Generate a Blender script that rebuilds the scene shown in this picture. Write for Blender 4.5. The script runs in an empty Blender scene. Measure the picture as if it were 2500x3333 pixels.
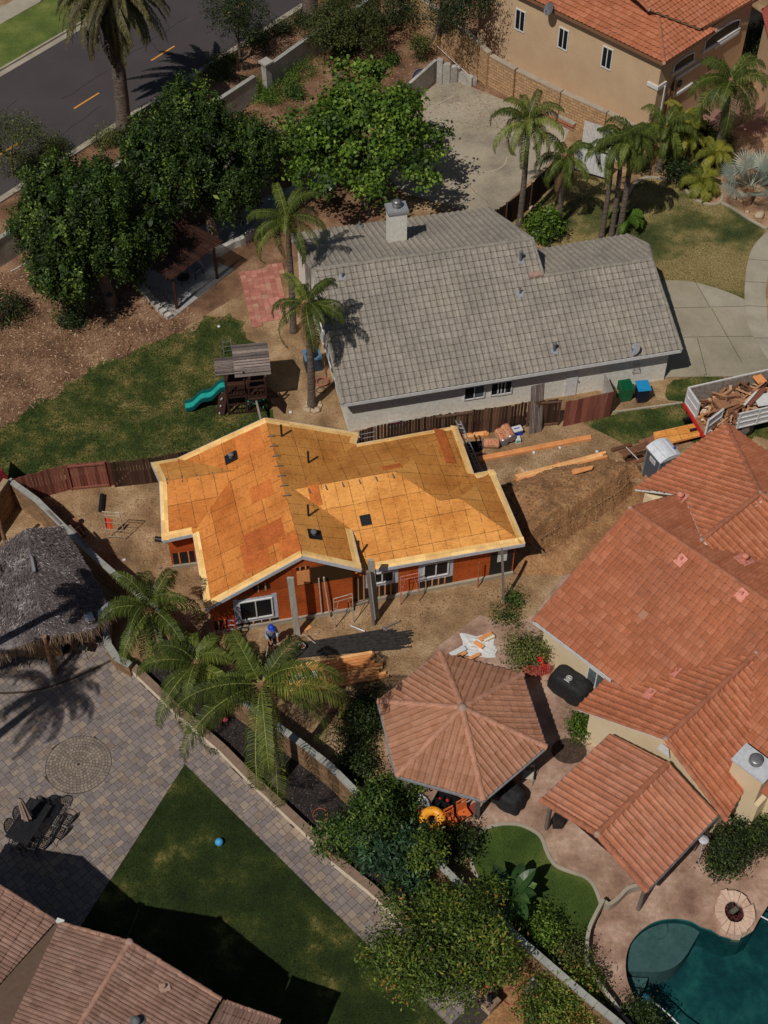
import bpy, math, random
import numpy as np
from mathutils import Vector
random.seed(7)
rng = np.random.default_rng(11)
SC = bpy.context.scene
COL = SC.collection
R_ = math.radians
# ------------------------------------------------ camera
CAM_H, PITCH, FPX = 52.0, 50.0, 4600.0
cd = bpy.data.cameras.new('camera'); cam = bpy.data.objects.new('camera', cd); COL.objects.link(cam)
cam.location = (0, 0, CAM_H); cam.rotation_euler = (R_(90 - PITCH), 0, 0)
cd.sensor_fit = 'HORIZONTAL'; cd.sensor_width = 36; cd.lens = 36 * FPX / 2500
cd.clip_start = 1; cd.clip_end = 3000
SC.camera = cam
SC.render.resolution_x = 768; SC.render.resolution_y = 1024
# ------------------------------------------------ light
SUN_EL = 54.5; SX, SY = -0.57, -0.822            # towards the sun, horizontally
w = bpy.data.worlds.new('World'); SC.world = w; w.use_nodes = True
nt = w.node_tree; bg = nt.nodes['Background']
sk = nt.nodes.new('ShaderNodeTexSky'); sk.sky_type = 'NISHITA'; sk.sun_disc = False
sk.sun_elevation = R_(SUN_EL); sk.sun_rotation = math.atan2(SX, SY)
nt.links.new(sk.outputs[0], bg.inputs[0]); bg.inputs[1].default_value = 0.05
ld = bpy.data.lights.new('sun', 'SUN'); ld.energy = 5.0; ld.angle = R_(0.5); ld.color = (1, .945, .87)
lo = bpy.data.objects.new('sun', ld); COL.objects.link(lo); lo.location = (0, 0, 80)
sdir = Vector((SX, SY, math.hypot(SX, SY) * math.tan(R_(SUN_EL)))).normalized()
lo.rotation_euler = sdir.to_track_quat('Z', 'Y').to_euler()
SC.view_settings.view_transform = 'Standard'; SC.view_settings.look = 'None'
SC.view_settings.exposure = -0.84; SC.view_settings.gamma = 1
# ------------------------------------------------ pixel of the photograph -> place in the world
ct, st = math.cos(R_(PITCH)), math.sin(R_(PITCH))
def ray(u, v):
    x = (u - 1250) / FPX; y = -(v - 1666.5) / FPX
    return Vector((x, ct + y * st, -st + y * ct))
CP = Vector((0, 0, CAM_H))
def P(u, v=None, z=0.0):
    if v is None: u, v = u
    d = ray(u, v); return CP + d * ((z - CAM_H) / d.z)
def RP(px, pl):                                    # on a plane (point, normal)
    d = ray(*px); return CP + d * ((pl[0] - CP).dot(pl[1]) / d.dot(pl[1]))
def UP(b, t):                                      # foot and top of something upright
    B = P(*b); d = ray(*t); return B, CP + d * (B.y / d.y)
def PL(p, up_deg, pitch):                          # roof plane through p, rising towards up_deg
    a = R_(up_deg); return (p, Vector((-pitch * math.cos(a), -pitch * math.sin(a), 1)))
def K(ox, oy, s=.5124): return lambda x, y: (ox + s * x, oy + s * y)
K1, K2, K3 = K(0, 0), K(825, 0), K(1650, 0)
K4, K5, K6 = K(0, 800), K(825, 800), K(1650, 800)
K7, K8, K9 = K(0, 1600), K(825, 1600), K(1650, 1600)
KA, KB, KC = K(0, 2483), K(825, 2483), K(1650, 2483)
def S(r, g, b, k=1.0):
    f = lambda c: ((c / 255 + .055) / 1.055) ** 2.4 if c > 10 else c / 255 / 12.92
    c = [f(r) * k, f(g) * k, f(b) * k]; l = .3 * c[0] + .6 * c[1] + .1 * c[2]
    return (c[0] * .95 + l * .05, c[1] * .95 + l * .05, c[2] * .95 + l * .05, 1)
# ------------------------------------------------ objects
ORG = {}
def tag(o, label=None, cat=None, group=None, kind=None):
    if label: o['label'] = label
    if cat: o['category'] = cat
    if group: o['group'] = group
    if kind: o['kind'] = kind
    return o
def thing(name, label, cat, loc=(0, 0, 0), rz=0, group=None):
    o = bpy.data.objects.new(name, None); COL.objects.link(o); o.empty_display_size = .3
    o.location = loc; o.rotation_euler = (0, 0, rz); ORG[o] = Vector(loc)
    return tag(o, label, cat, group)
def link(name, me, parent=None, local=False):
    o = bpy.data.objects.new(name, me); COL.objects.link(o)
    if parent is not None:
        o.parent = parent
        g = ORG.get(parent, Vector((0, 0, 0))); ORG[o] = g
        if not local and g.length > 0: me.transform(__import__('mathutils').Matrix.Translation(-g))
    return o
class MB:
    def __init__(s): s.v = []; s.f = []; s.m = []; s.uv = []; s.t = []; s.sm = []
    def face(s, vs, m=0, uv=None, t=0.5, sm=False):
        n = len(s.v); s.v.extend([tuple(p) for p in vs]); s.f.append(tuple(range(n, n + len(vs)))); s.m.append(m)
        s.uv.extend(uv if uv else [(0, 0)] * len(vs)); s.t.append(t); s.sm.append(sm)
    def shared(s, vs, fs, m=0, t=0.5, sm=False):
        n = len(s.v); s.v.extend([tuple(p) for p in vs])
        for f in fs:
            s.f.append(tuple(n + i for i in f)); s.m.append(m); s.uv.extend([(0, 0)] * len(f)); s.t.append(t); s.sm.append(sm)
    def box(s, c, d, rz=0, m=0, t=0.5, ax=None):   # centre, full sizes
        c = Vector(c)
        if ax is None: ax = (Vector((math.cos(rz), math.sin(rz), 0)), Vector((-math.sin(rz), math.cos(rz), 0)), Vector((0, 0, 1)))
        X, Y, Z = [a * (q / 2) for a, q in zip(ax, d)]
        vs = [c + X * i + Y * j + Z * k for k in (-1, 1) for j in (-1, 1) for i in (-1, 1)]
        s.shared(vs, [(0, 2, 3, 1), (4, 5, 7, 6), (0, 1, 5, 4), (1, 3, 7, 5), (3, 2, 6, 7), (2, 0, 4, 6)], m, t)
    def bar(s, p, q, w, h, m=0, t=0.5, up=(0, 0, 1)):
        p, q = Vector(p), Vector(q); d = q - p; L = d.length
        if L < 1e-6: return
        d.normalize(); u = Vector(up)
        if abs(d.dot(u)) > .98: u = Vector((1, 0, 0))
        y = u.cross(d).normalized(); z = d.cross(y)
        s.box((p + q) / 2, (L, w, h), ax=(d, y, z), m=m, t=t)
    def tube(s, pts, r, n=8, m=0, cap=True, t=0.5, sm=True):
        pts = [Vector(p) for p in pts]; k = len(pts)
        rr = r if isinstance(r, (list, tuple)) else [r] * k
        vs = []; prev = None
        for i, p in enumerate(pts):
            d = (pts[min(i + 1, k - 1)] - pts[max(i - 1, 0)]).normalized()
            if prev is None: a = d.orthogonal().normalized()
            else:
                a = prev - d * prev.dot(d)
                a = a.normalized() if a.length > 1e-5 else d.orthogonal().normalized()
            prev = a; b = d.cross(a)
            for j in range(n):
                th = 2 * math.pi * j / n; vs.append(p + (a * math.cos(th) + b * math.sin(th)) * rr[i])
        fs = [(i * n + j, i * n + (j + 1) % n, (i + 1) * n + (j + 1) % n, (i + 1) * n + j) for i in range(k - 1) for j in range(n)]
        s.shared(vs, fs, m, t, sm)
        if cap:
            s.shared(vs[:n][::-1], [tuple(range(n))], m, t); s.shared(vs[-n:], [tuple(range(n))], m, t)
    def lathe(s, c, prof, n=16, m=0, sm=True, t=.5, sx=1, sy=1, rz=0):  # prof: (r, z)
        c = Vector(c); vs = []
        for r, z in prof:
            for j in range(n):
                a = 2 * math.pi * j / n; x, y = r * math.cos(a) * sx, r * math.sin(a) * sy
                vs.append(c + Vector((x * math.cos(rz) - y * math.sin(rz), x * math.sin(rz) + y * math.cos(rz), z)))
        fs = [(i * n + j, i * n + (j + 1) % n, (i + 1) * n + (j + 1) % n, (i + 1) * n + j) for i in range(len(prof) - 1) for j in range(n)]
        s.shared(vs, fs, m, t, sm)
    def prism(s, poly, z0, z1, m=0, t=.5, zt=None):  # poly: 2D points, vertical prism, zt = top z per point
        n = len(poly); b = [Vector((p[0], p[1], z0)) for p in poly]
        tp = [Vector((p[0], p[1], (zt[i] if zt else z1))) for i, p in enumerate(poly)]
        s.shared(b + tp, [(i, (i + 1) % n, n + (i + 1) % n, n + i) for i in range(n)] + [tuple(range(n, 2 * n)), tuple(range(n))[::-1]], m, t)
    def slab(s, poly, th, m=0, t=.5, off=0):         # poly 3D, thickness downwards along the normal
        poly = [Vector(p) for p in poly]; nn = newell(poly); n = len(poly)
        a = [p + nn * off for p in poly]; b = [p + nn * (off - th) for p in poly]
        s.shared(a + b, [tuple(range(n)), tuple(range(2 * n - 1, n - 1, -1))] + [(i, n + i, n + (i + 1) % n, (i + 1) % n) for i in range(n)], m, t)
    def out(s, name, mats, parent=None, local=False): o = s.build(name, mats, parent, local); s.__init__(); return o
    def build(s, name, mats, parent=None, local=False, smooth=None):
        me = bpy.data.meshes.new(name); me.from_pydata(s.v, [], s.f)
        if not isinstance(mats, (list, tuple)): mats = [mats]
        for k in mats: me.materials.append(k)
        me.polygons.foreach_set('material_index', s.m)
        if any(s.sm): me.polygons.foreach_set('use_smooth', s.sm)
        uv = me.uv_layers.new(name='UVMap'); uv.data.foreach_set('uv', np.array(s.uv, dtype=np.float32).ravel())
        at = me.attributes.new('tint', 'FLOAT', 'FACE'); at.data.foreach_set('value', np.array(s.t, dtype=np.float32))
        me.update()
        return link(name, me, parent, local)
def newell(ps):
    n = Vector((0, 0, 0))
    for i, p in enumerate(ps):
        q = ps[(i + 1) % len(ps)]; n += Vector(((p.y - q.y) * (p.z + q.z), (p.z - q.z) * (p.x + q.x), (p.x - q.x) * (p.y + q.y)))
    return n.normalized()
def qmesh(name, V, T, mat, parent=None, local=False, nv=4):          # V: (n, nv, 3) arrays of small faces
    n = len(V); me = bpy.data.meshes.new(name)
    me.vertices.add(n * nv); me.vertices.foreach_set('co', V.astype(np.float32).ravel())
    me.loops.add(n * nv); me.loops.foreach_set('vertex_index', np.arange(n * nv, dtype=np.int32))
    me.polygons.add(n); me.polygons.foreach_set('loop_start', np.arange(0, n * nv, nv, dtype=np.int32))
    at = me.attributes.new('tint', 'FLOAT', 'FACE'); at.data.foreach_set('value', T.astype(np.float32))
    me.materials.append(mat); me.update(calc_edges=True); me.validate()
    return link(name, me, parent, local)
# ------------------------------------------------ materials
def newmat(name):
    m = bpy.data.materials.new(name); m.use_nodes = True
    return m, m.node_tree, m.node_tree.nodes['Principled BSDF']
def nn_(t, ty, **kw):
    n = t.nodes.new(ty)
    for k, v in kw.items():
        if k in n.inputs: n.inputs[k].default_value = v
        else: setattr(n, k, v)
    return n
def ramp(t, fac, cols):
    r = t.nodes.new('ShaderNodeValToRGB'); e = r.color_ramp.elements
    while len(e) < len(cols): e.new(.5)
    for q, (p, c) in zip(e, cols): q.position = p; q.color = c if len(c) == 4 else (*c, 1)
    t.links.new(fac, r.inputs[0]); return r.outputs[0]
def mul(t, a, b, f=1.0, ty='MULTIPLY'):
    m = t.nodes.new('ShaderNodeMix'); m.data_type = 'RGBA'; m.blend_type = ty; m.inputs[0].default_value = f
    for s_, k in ((a, 6), (b, 7)):
        if hasattr(s_, 'links'): t.links.new(s_, m.inputs[k])
        else: m.inputs[k].default_value = s_
    return m.outputs[2]
def coords(t, kind='Object', scale=(1, 1, 1), rot=0):
    tc = t.nodes.new('ShaderNodeTexCoord'); mp = t.nodes.new('ShaderNodeMapping')
    mp.inputs['Scale'].default_value = scale; mp.inputs['Rotation'].default_value = (0, 0, rot)
    t.links.new(tc.outputs[kind], mp.inputs[0]); return mp.outputs[0]
def noise(t, vec, sc, det=5, ro=.6, dist=0):
    n = nn_(t, 'ShaderNodeTexNoise', Scale=sc, Detail=det, Roughness=ro, Distortion=dist); t.links.new(vec, n.inputs['Vector']); return n.outputs[0]
def bump(t, b, h, st_, dist=.02):
    n = nn_(t, 'ShaderNodeBump', Strength=st_, Distance=dist); t.links.new(h, n.inputs['Height']); t.links.new(n.outputs[0], b.inputs['Normal'])
def M(name, cols, sc=1.5, fine=18, fv=(.72, 1.18), rough=.85, bmp=.35, bd=.02, kind='Object', stretch=(1, 1, 1), rot=0, spec=.25, metal=0, speck=None, attr=False, noisemix=None):
    m, t, b = newmat(name); vec = coords(t, kind, stretch, rot)
    n1 = noise(t, vec, sc, 6, .62)
    c = ramp(t, n1, cols)
    if attr:                                            # tint per face moves the ramp
        a = nn_(t, 'ShaderNodeAttribute', attribute_name='tint')
        c = ramp(t, a.outputs['Fac'], cols)
        c = mul(t, c, ramp(t, n1, [(.3, (.8, .8, .8, 1)), (.7, (1.15, 1.15, 1.15, 1))]))
    n2 = noise(t, vec, fine, 4, .65)
    c = mul(t, c, ramp(t, n2, [(.3, (fv[0],) * 3 + (1,)), (.72, (fv[1],) * 3 + (1,))]))
    if speck:                                           # (scale, threshold, colour)
        n3 = noise(t, vec, speck[0], 3, .7)
        k = ramp(t, n3, [(speck[1], (0, 0, 0, 1)), (speck[1] + .05, (1, 1, 1, 1))])
        mx = t.nodes.new('ShaderNodeMix'); mx.data_type = 'RGBA'
        t.links.new(k, mx.inputs[0]); t.links.new(c, mx.inputs[6]); mx.inputs[7].default_value = speck[2]; c = mx.outputs[2]
    t.links.new(c, b.inputs['Base Color'])
    b.inputs['Roughness'].default_value = rough; b.inputs['Specular IOR Level'].default_value = spec; b.inputs['Metallic'].default_value = metal
    if bmp: bump(t, b, n2, bmp, bd)
    return m
def flat(name, col, rough=.6, bmp=.1, v=.12, sc=6, metal=0, spec=.3):
    c = [x for x in col[:3]]
    return M(name, [(.35, tuple(x * (1 - v) for x in c) + (1,)), (.65, tuple(min(1, x * (1 + v)) for x in c) + (1,))], sc=sc, fine=40, fv=(.93, 1.05), rough=rough, bmp=bmp, bd=.005, metal=metal, spec=spec)
def leafmat(name, cols, trans=.3, rough=.55):
    m, t, b = newmat(name)
    a = nn_(t, 'ShaderNodeAttribute', attribute_name='tint'); c = ramp(t, a.outputs['Fac'], cols)
    t.links.new(c, b.inputs['Base Color']); b.inputs['Roughness'].default_value = rough; b.inputs['Specular IOR Level'].default_value = .35
    tr = t.nodes.new('ShaderNodeBsdfTranslucent'); t.links.new(mul(t, c, (1.0, 1.25, .45, 1)), tr.inputs[0])
    mx = t.nodes.new('ShaderNodeMixShader'); mx.inputs[0].default_value = trans
    t.links.new(b.outputs[0], mx.inputs[1]); t.links.new(tr.outputs[0], mx.inputs[2]); t.links.new(mx.outputs[0], t.nodes['Material Output'].inputs[0])
    return m
def tilemat(name, cols, dirt=(.75, 1.12), rough=.8, streak=1.0):
    m, t, b = newmat(name); tc = t.nodes.new('ShaderNodeTexCoord')
    fl = nn_(t, 'ShaderNodeVectorMath', operation='FLOOR'); t.links.new(tc.outputs['UV'], fl.inputs[0])
    wn = t.nodes.new('ShaderNodeTexWhiteNoise'); wn.noise_dimensions = '2D'; t.links.new(fl.outputs[0], wn.inputs['Vector'])
    c = ramp(t, wn.outputs['Value'], cols)
    v2 = coords(t, 'UV', (1, .35, 1)); n1 = noise(t, v2, 3.5 * streak, 5, .7)
    c = mul(t, c, ramp(t, n1, [(.32, (dirt[0],) * 3 + (1,)), (.68, (dirt[1],) * 3 + (1,))]))
    n0 = noise(t, coords(t, 'UV', (1, 1, 1)), .12, 4, .6)
    c = mul(t, c, ramp(t, n0, [(.35, (.84, .84, .86, 1)), (.65, (1.1, 1.08, 1.05, 1))]))
    t.links.new(c, b.inputs['Base Color']); b.inputs['Roughness'].default_value = rough; b.inputs['Specular IOR Level'].default_value = .2
    bump(t, b, noise(t, coords(t, 'UV'), 9, 4, .7), .25, .01)
    return m
def plymat(name, c1, c2, nail=.45, ang=0):
    m, t, b = newmat(name); vec = coords(t, 'UV', (1, 1, 1), ang)
    br = nn_(t, 'ShaderNodeTexBrick', Scale=1.0, Color1=c1, Color2=c2, Mortar=(.05, .025, .008, 1)); t.links.new(vec, br.inputs['Vector'])
    br.inputs['Mortar Size'].default_value = .006; br.inputs['Brick Width'].default_value = 2.44; br.inputs['Row Height'].default_value = 1.22; br.inputs['Mortar Smooth'].default_value = .3
    c = br.outputs[0]
    g = noise(t, coords(t, 'UV', (1.2, 5, 1), ang), 2.6, 8, .75, 1.6)
    c = mul(t, c, ramp(t, g, [(.34, (.6, .52, .4, 1)), (.5, (1, 1, 1, 1)), (.66, (1.2, 1.16, 1.1, 1))]))
    g2 = noise(t, coords(t, 'UV'), .5, 4, .6)
    c = mul(t, c, ramp(t, g2, [(.36, (.8, .7, .6, 1)), (.58, (1.08, 1.08, 1.08, 1))]))
    # lines of nails over the rafters, broken up
    sp = t.nodes.new('ShaderNodeSeparateXYZ'); t.links.new(vec, sp.inputs[0])
    def lines(out, period, w):
        a = nn_(t, 'ShaderNodeMath', operation='PINGPONG'); t.links.new(out, a.inputs[0]); a.inputs[1].default_value = period / 2
        l = nn_(t, 'ShaderNodeMath', operation='LESS_THAN'); t.links.new(a.outputs[0], l.inputs[0]); l.inputs[1].default_value = w
        return l.outputs[0]
    l1 = lines(sp.outputs[0], .61, .021); l2 = lines(sp.outputs[1], 1.22, .018)
    mxn = nn_(t, 'ShaderNodeMath', operation='MAXIMUM'); t.links.new(l1, mxn.inputs[0]); t.links.new(l2, mxn.inputs[1])
    dn = noise(t, coords(t, 'UV'), 7, 2, .5); dd = ramp(t, dn, [(.4, (0, 0, 0, 1)), (.5, (1, 1, 1, 1))])
    mm = nn_(t, 'ShaderNodeMath', operation='MULTIPLY'); t.links.new(mxn.outputs[0], mm.inputs[0]); t.links.new(dd, mm.inputs[1])
    m3 = nn_(t, 'ShaderNodeMath', operation='MULTIPLY'); t.links.new(mm.outputs[0], m3.inputs[0]); m3.inputs[1].default_value = nail
    mx = t.nodes.new('ShaderNodeMix'); mx.data_type = 'RGBA'; t.links.new(m3.outputs[0], mx.inputs[0]); t.links.new(c, mx.inputs[6]); mx.inputs[7].default_value = (.06, .03, .01, 1)
    t.links.new(mx.outputs[2], b.inputs['Base Color']); b.inputs['Roughness'].default_value = .8; b.inputs['Specular IOR Level'].default_value = .2
    bump(t, b, g, .15, .01)
    return m
def brickmat(name, c1, c2, mortar, bw=.4, bh=.2, rot=None, ms=.012, vert=True):
    m, t, b = newmat(name)
    vec = coords(t, 'UV')
    br = nn_(t, 'ShaderNodeTexBrick', Scale=1.0, Color1=c1, Color2=c2, Mortar=mortar); t.links.new(vec, br.inputs['Vector'])
    br.inputs['Mortar Size'].default_value = ms; br.inputs['Brick Width'].default_value = bw; br.inputs['Row Height'].default_value = bh
    g = noise(t, vec, 6, 5, .7)
    c = mul(t, br.outputs[0], ramp(t, g, [(.3, (.75, .75, .75, 1)), (.7, (1.15, 1.15, 1.15, 1))]))
    t.links.new(c, b.inputs['Base Color']); b.inputs['Roughness'].default_value = .9; b.inputs['Specular IOR Level'].default_value = .15
    bump(t, b, br.outputs[1], -.5, .01)
    return m
k = 1.5
m_dirt = M('bare_dirt', [(.3, S(100, 78, 54, k)), (.5, S(142, 113, 80, k)), (.68, S(172, 145, 110, k))], sc=.6, fine=11, fv=(.55, 1.2), bmp=1, bd=.07, speck=(14, .68, S(165, 142, 112, k)))
m_dirt2 = M('turned_soil', [(.3, S(108, 76, 47, k * 1.1)), (.5, S(134, 97, 62, k * 1.1)), (.7, S(152, 116, 78, k * 1.1))], sc=1.2, fine=9, fv=(.6, 1.2), bmp=.9, bd=.06)
m_slope = M('straw_mulch_soil', [(.34, S(76, 54, 38, k)), (.5, S(112, 82, 60, k)), (.66, S(140, 110, 84, k))], sc=.5, fine=11, fv=(.6, 1.25), bmp=.8, bd=.05)
m_lawn = M('patchy_lawn', [(.3, S(32, 48, 16, k)), (.46, S(54, 68, 24, k)), (.57, S(94, 90, 44, k)), (.7, S(130, 110, 66, k))], sc=.7, fine=16, fv=(.55, 1.3), bmp=.8, bd=.04)
m_lawn2 = M('clipped_lawn', [(.3, S(24, 36, 8, 1.3)), (.5, S(36, 50, 12, 1.3)), (.6, S(58, 66, 22, 1.3)), (.7, S(112, 102, 52, 1.3))], sc=.6, fine=26, fv=(.45, 1.5), bmp=.7, bd=.03)
m_lawn5 = M('fresh_green_lawn', [(.3, S(40, 58, 16, k)), (.55, S(58, 76, 24, k)), (.75, S(98, 100, 48, k))], sc=.5, fine=22, fv=(.6, 1.35), bmp=.7, bd=.03)
m_lawn3 = M('dry_front_lawn', [(.36, S(46, 58, 28, k)), (.45, S(84, 84, 44, k)), (.54, S(128, 112, 70, k)), (.75, S(140, 122, 80, k))], sc=.3, fine=18, fv=(.6, 1.25), bmp=.8, bd=.04)
m_lawn4 = M('bright_verge_lawn', [(.3, S(56, 72, 26, k)), (.5, S(78, 92, 36, k)), (.7, S(110, 112, 54, k))], sc=.4, fine=16, fv=(.65, 1.25), bmp=.7, bd=.04)
m_asphalt = M('asphalt', [(.3, S(58, 54, 54, 1.4)), (.7, S(68, 63, 63, 1.4))], sc=.25, fine=60, fv=(.85, 1.12), bmp=.3, bd=.008)
m_conc = M('concrete', [(.3, S(128, 120, 104, k)), (.7, S(150, 142, 126, k))], sc=.8, fine=20, fv=(.88, 1.08), bmp=.2, bd=.008)
m_drive = M('stained_concrete', [(.3, S(112, 105, 88, k)), (.5, S(132, 124, 106, k)), (.7, S(146, 138, 120, k))], sc=.25, fine=14, fv=(.86, 1.1), bmp=.2, bd=.008)
m_court = M('weathered_court_slab', [(.3, S(108, 100, 88, k)), (.48, S(140, 130, 112, k)), (.7, S(154, 144, 126, k))], sc=.22, fine=6, fv=(.84, 1.1), bmp=.2, bd=.01, speck=(.6, .7, S(146, 112, 70, k)))
m_stamp = M('stamped_pink_concrete', [(.3, S(108, 80, 66, k)), (.5, S(140, 112, 95, k)), (.7, S(168, 142, 124, k))], sc=.7, fine=5, fv=(.76, 1.16), bmp=.4, bd=.015, rough=.7)
m_mulch = M('dark_mulch', [(.3, S(26, 23, 23, k)), (.7, S(52, 46, 45, k))], sc=2, fine=24, fv=(.4, 1.6), bmp=1, bd=.04)
m_gravel = M('tan_gravel', [(.3, S(120, 88, 62, k)), (.7, S(172, 138, 108, k))], sc=2, fine=26, fv=(.5, 1.3), bmp=1, bd=.03)
m_yellowpaint = flat('yellow_road_paint', S(214, 140, 36, 1.2), .7)
m_stucco = flat('pale_stucco', S(182, 179, 170, 1.62), .9, .3)
m_stucco_y = M('tan_stucco', [(.3, S(172, 144, 114, 1.38)), (.7, S(182, 156, 124, 1.38))], sc=.6, fine=14, fv=(.9, 1.07), rough=.9, bmp=.3, bd=.01)
m_stucco_r = M('cream_stucco', [(.3, S(190, 170, 136, 1.4)), (.7, S(202, 186, 156, 1.4))], sc=.4, fine=30, fv=(.94, 1.04), rough=.9, bmp=.2, bd=.01)
m_stucco_b = flat('brown_stucco', S(120, 98, 78, 1.4), .9, .2)
m_white = flat('white_paint', S(196, 196, 194, 1.25), .5)
m_offwhite = flat('grey_white_paint', S(170, 172, 176, 1.4), .5)
m_glass = flat('dark_glass', (.012, .014, .017, 1), .25, 0, .1, spec=.15)
m_glass2 = flat('curtained_glass', (.1, .125, .13, 1), .25, 0, .3, 2, spec=.15)
m_black = flat('black_metal', (.016, .016, .018, 1), .45, .05)
m_blackcloth = flat('black_cover_fabric', (.02, .02, .022, 1), .75, .5, .3)
m_steel = flat('grey_steel', (.3, .3, .31, 1), .4, .1, .2, metal=.6)
m_vent = flat('dull_vent_metal', S(96, 98, 100, 1.2), .7, .1, .2)
m_galv = flat('galvanised_metal', (.5, .51, .53, 1), .38, .1, .15, metal=.5)
m_wall_cap = M('grey_wall_cap', [(.3, S(128, 128, 122, 1.35)), (.7, S(150, 150, 142, 1.35))], sc=2, fine=30, fv=(.85, 1.08), bmp=.3, bd=.01)
m_block = brickmat('tan_block', S(150, 118, 86, 1.3), S(118, 92, 68, 1.3), S(84, 68, 52), .4, .2)
m_block2 = brickmat('ochre_block', S(174, 140, 102, 1.4), S(150, 120, 88, 1.4), S(96, 76, 56), .4, .2)
m_whitewall = M('dirty_white_wall', [(.3, S(140, 134, 126, 1.3)), (.6, S(176, 172, 164, 1.3)), (.75, S(190, 186, 178, 1.3))], sc=.8, fine=7, fv=(.7, 1.1), bmp=.3, bd=.01)
m_redfence = M('red_stained_boards', [(.3, S(104, 58, 46, 1.4)), (.7, S(136, 82, 68, 1.4))], sc=1, fine=12, fv=(.7, 1.15), stretch=(6, 6, .5), bmp=.4, attr=True)
m_darkfence = M('dark_weathered_boards', [(0, S(46, 30, 22, 1.3)), (.5, S(78, 54, 42, 1.3)), (1, S(112, 84, 66, 1.3))], sc=1, fine=12, fv=(.6, 1.2), stretch=(6, 6, .5), bmp=.5, attr=True)
m_pergola = M('red_brown_timber', [(0, S(46, 28, 22, 1.1)), (1, S(76, 46, 36, 1.1))], sc=2, fine=14, fv=(.7, 1.2), bmp=.3, attr=True)
m_oldwood = M('grey_old_wood', [(0, S(92, 82, 78, 1.4)), (.5, S(116, 104, 98, 1.4)), (1, S(140, 126, 118, 1.4))], sc=2, fine=16, fv=(.7, 1.15), bmp=.4, attr=True)
m_lumber = M('fresh_lumber', [(0, S(180, 112, 58, 1.45)), (.5, S(204, 136, 78, 1.45)), (1, S(216, 164, 104, 1.45))], sc=1.5, fine=14, fv=(.8, 1.12), bmp=.2, attr=True)
m_starter = M('pale_starter_boards', [(0, S(214, 168, 96, 1.35)), (.5, S(226, 182, 112, 1.35)), (1, S(236, 198, 130, 1.35))], sc=2, fine=12, fv=(.86, 1.08), bmp=.15, attr=True)
m_demo = M('old_demolition_wood', [(0, S(76, 48, 34, 1.4)), (.35, S(120, 80, 56, 1.4)), (.7, S(160, 118, 84, 1.4)), (1, S(186, 150, 112, 1.4))], sc=2, fine=12, fv=(.7, 1.2), bmp=.3, attr=True)
m_ply_w = plymat('orange_sheathing', S(196, 124, 54, 1.3), S(184, 108, 42, 1.25))
m_ply_s = plymat('yellow_sheathing', S(212, 148, 72, 1.3), S(202, 134, 58, 1.3))
m_ply_t = plymat('tan_sheathing', S(196, 136, 64, 1.25), S(184, 122, 52, 1.25))
m_osb = plymat('red_wall_sheathing', S(168, 80, 26, 1.4), S(136, 58, 18, 1.4), nail=.2)
m_tile_g = tilemat('grey_roof_tile', [(0, S(130, 123, 112, 1.42)), (.5, S(136, 129, 119, 1.42)), (1, S(141, 134, 123, 1.42))], (.7, 1.12))
m_tile_r = tilemat('red_roof_tile', [(0, S(162, 96, 64, 1.25)), (.5, S(170, 102, 70, 1.25)), (1, S(178, 112, 81, 1.25))], (.78, 1.1))
m_tile_o = tilemat('terracotta_roof_tile', [(0, S(168, 108, 79, 1.25)), (.5, S(174, 114, 86, 1.25)), (1, S(182, 124, 97, 1.25))], (.78, 1.1))
m_tile_p = tilemat('dusty_pink_roof_tile', [(0, S(152, 106, 79, 1.25)), (.5, S(160, 113, 87, 1.25)), (1, S(168, 122, 97, 1.25))], (.78, 1.1))
m_tile_b = tilemat('brown_pink_roof_tile', [(0, S(126, 96, 82, 1.2)), (.5, S(136, 105, 91, 1.2)), (1, S(146, 116, 102, 1.2))], (.74, 1.12))
m_cap_r = flat('terracotta_ridge_tile', S(158, 98, 70, 1.2), .8, .3, .2, 3)
m_cap_g = flat('grey_ridge_tile', S(130, 124, 114, 1.25), .85, .4, .2, 3)
m_cap_p = flat('pink_ridge_tile', S(168, 120, 96, 1.25), .8, .3, .2, 3)
m_cap_b = flat('brown_pink_ridge_tile', S(154, 116, 98, 1.25), .8, .3, .2, 3)
m_mortar = flat('pale_mortar', S(164, 134, 118, 1.15), .9, .4, .2, 5)
m_thatch = M('old_thatch', [(.25, S(72, 64, 62, 1.35)), (.5, S(106, 97, 96, 1.35)), (.62, S(138, 128, 126, 1.35)), (.72, S(190, 186, 186, 1.35))], sc=1.3, fine=16, fv=(.5, 1.35), stretch=(1, 1, 1), bmp=1, bd=.08, rough=.95)
m_thatchblade = leafmat('thatch_blade', [(0, S(58, 50, 50, 1.3)), (.6, S(92, 82, 82, 1.3)), (.85, S(136, 126, 124, 1.3)), (1, S(200, 192, 190, 1.3))], 0, .9)
m_thatchfringe = leafmat('thatch_fringe', [(0, S(70, 56, 46)), (1, S(160, 132, 108))], .1, .9)
m_trunk = M('grey_bark', [(.3, S(84, 72, 62, 1.2)), (.7, S(124, 110, 98, 1.2))], sc=3, fine=10, fv=(.6, 1.2), bmp=.8, bd=.04)
m_palmtrunk = M('ringed_palm_bark', [(.3, S(78, 68, 62, 1.2)), (.7, S(120, 106, 94, 1.2))], sc=2, fine=4, fv=(.5, 1.25), stretch=(1, 1, 5), bmp=.8, bd=.03)
m_boot = M('tan_palm_crownshaft', [(.3, S(104, 74, 52, 1.2)), (.7, S(166, 126, 92, 1.2))], sc=4, fine=12, fv=(.6, 1.2), bmp=.8, bd=.04)
L_fic = leafmat('ficus_leaf', [(0, S(28, 40, 12)), (.45, S(52, 76, 20)), (.75, S(86, 114, 32)), (1, S(146, 164, 66))], .22)
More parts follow.
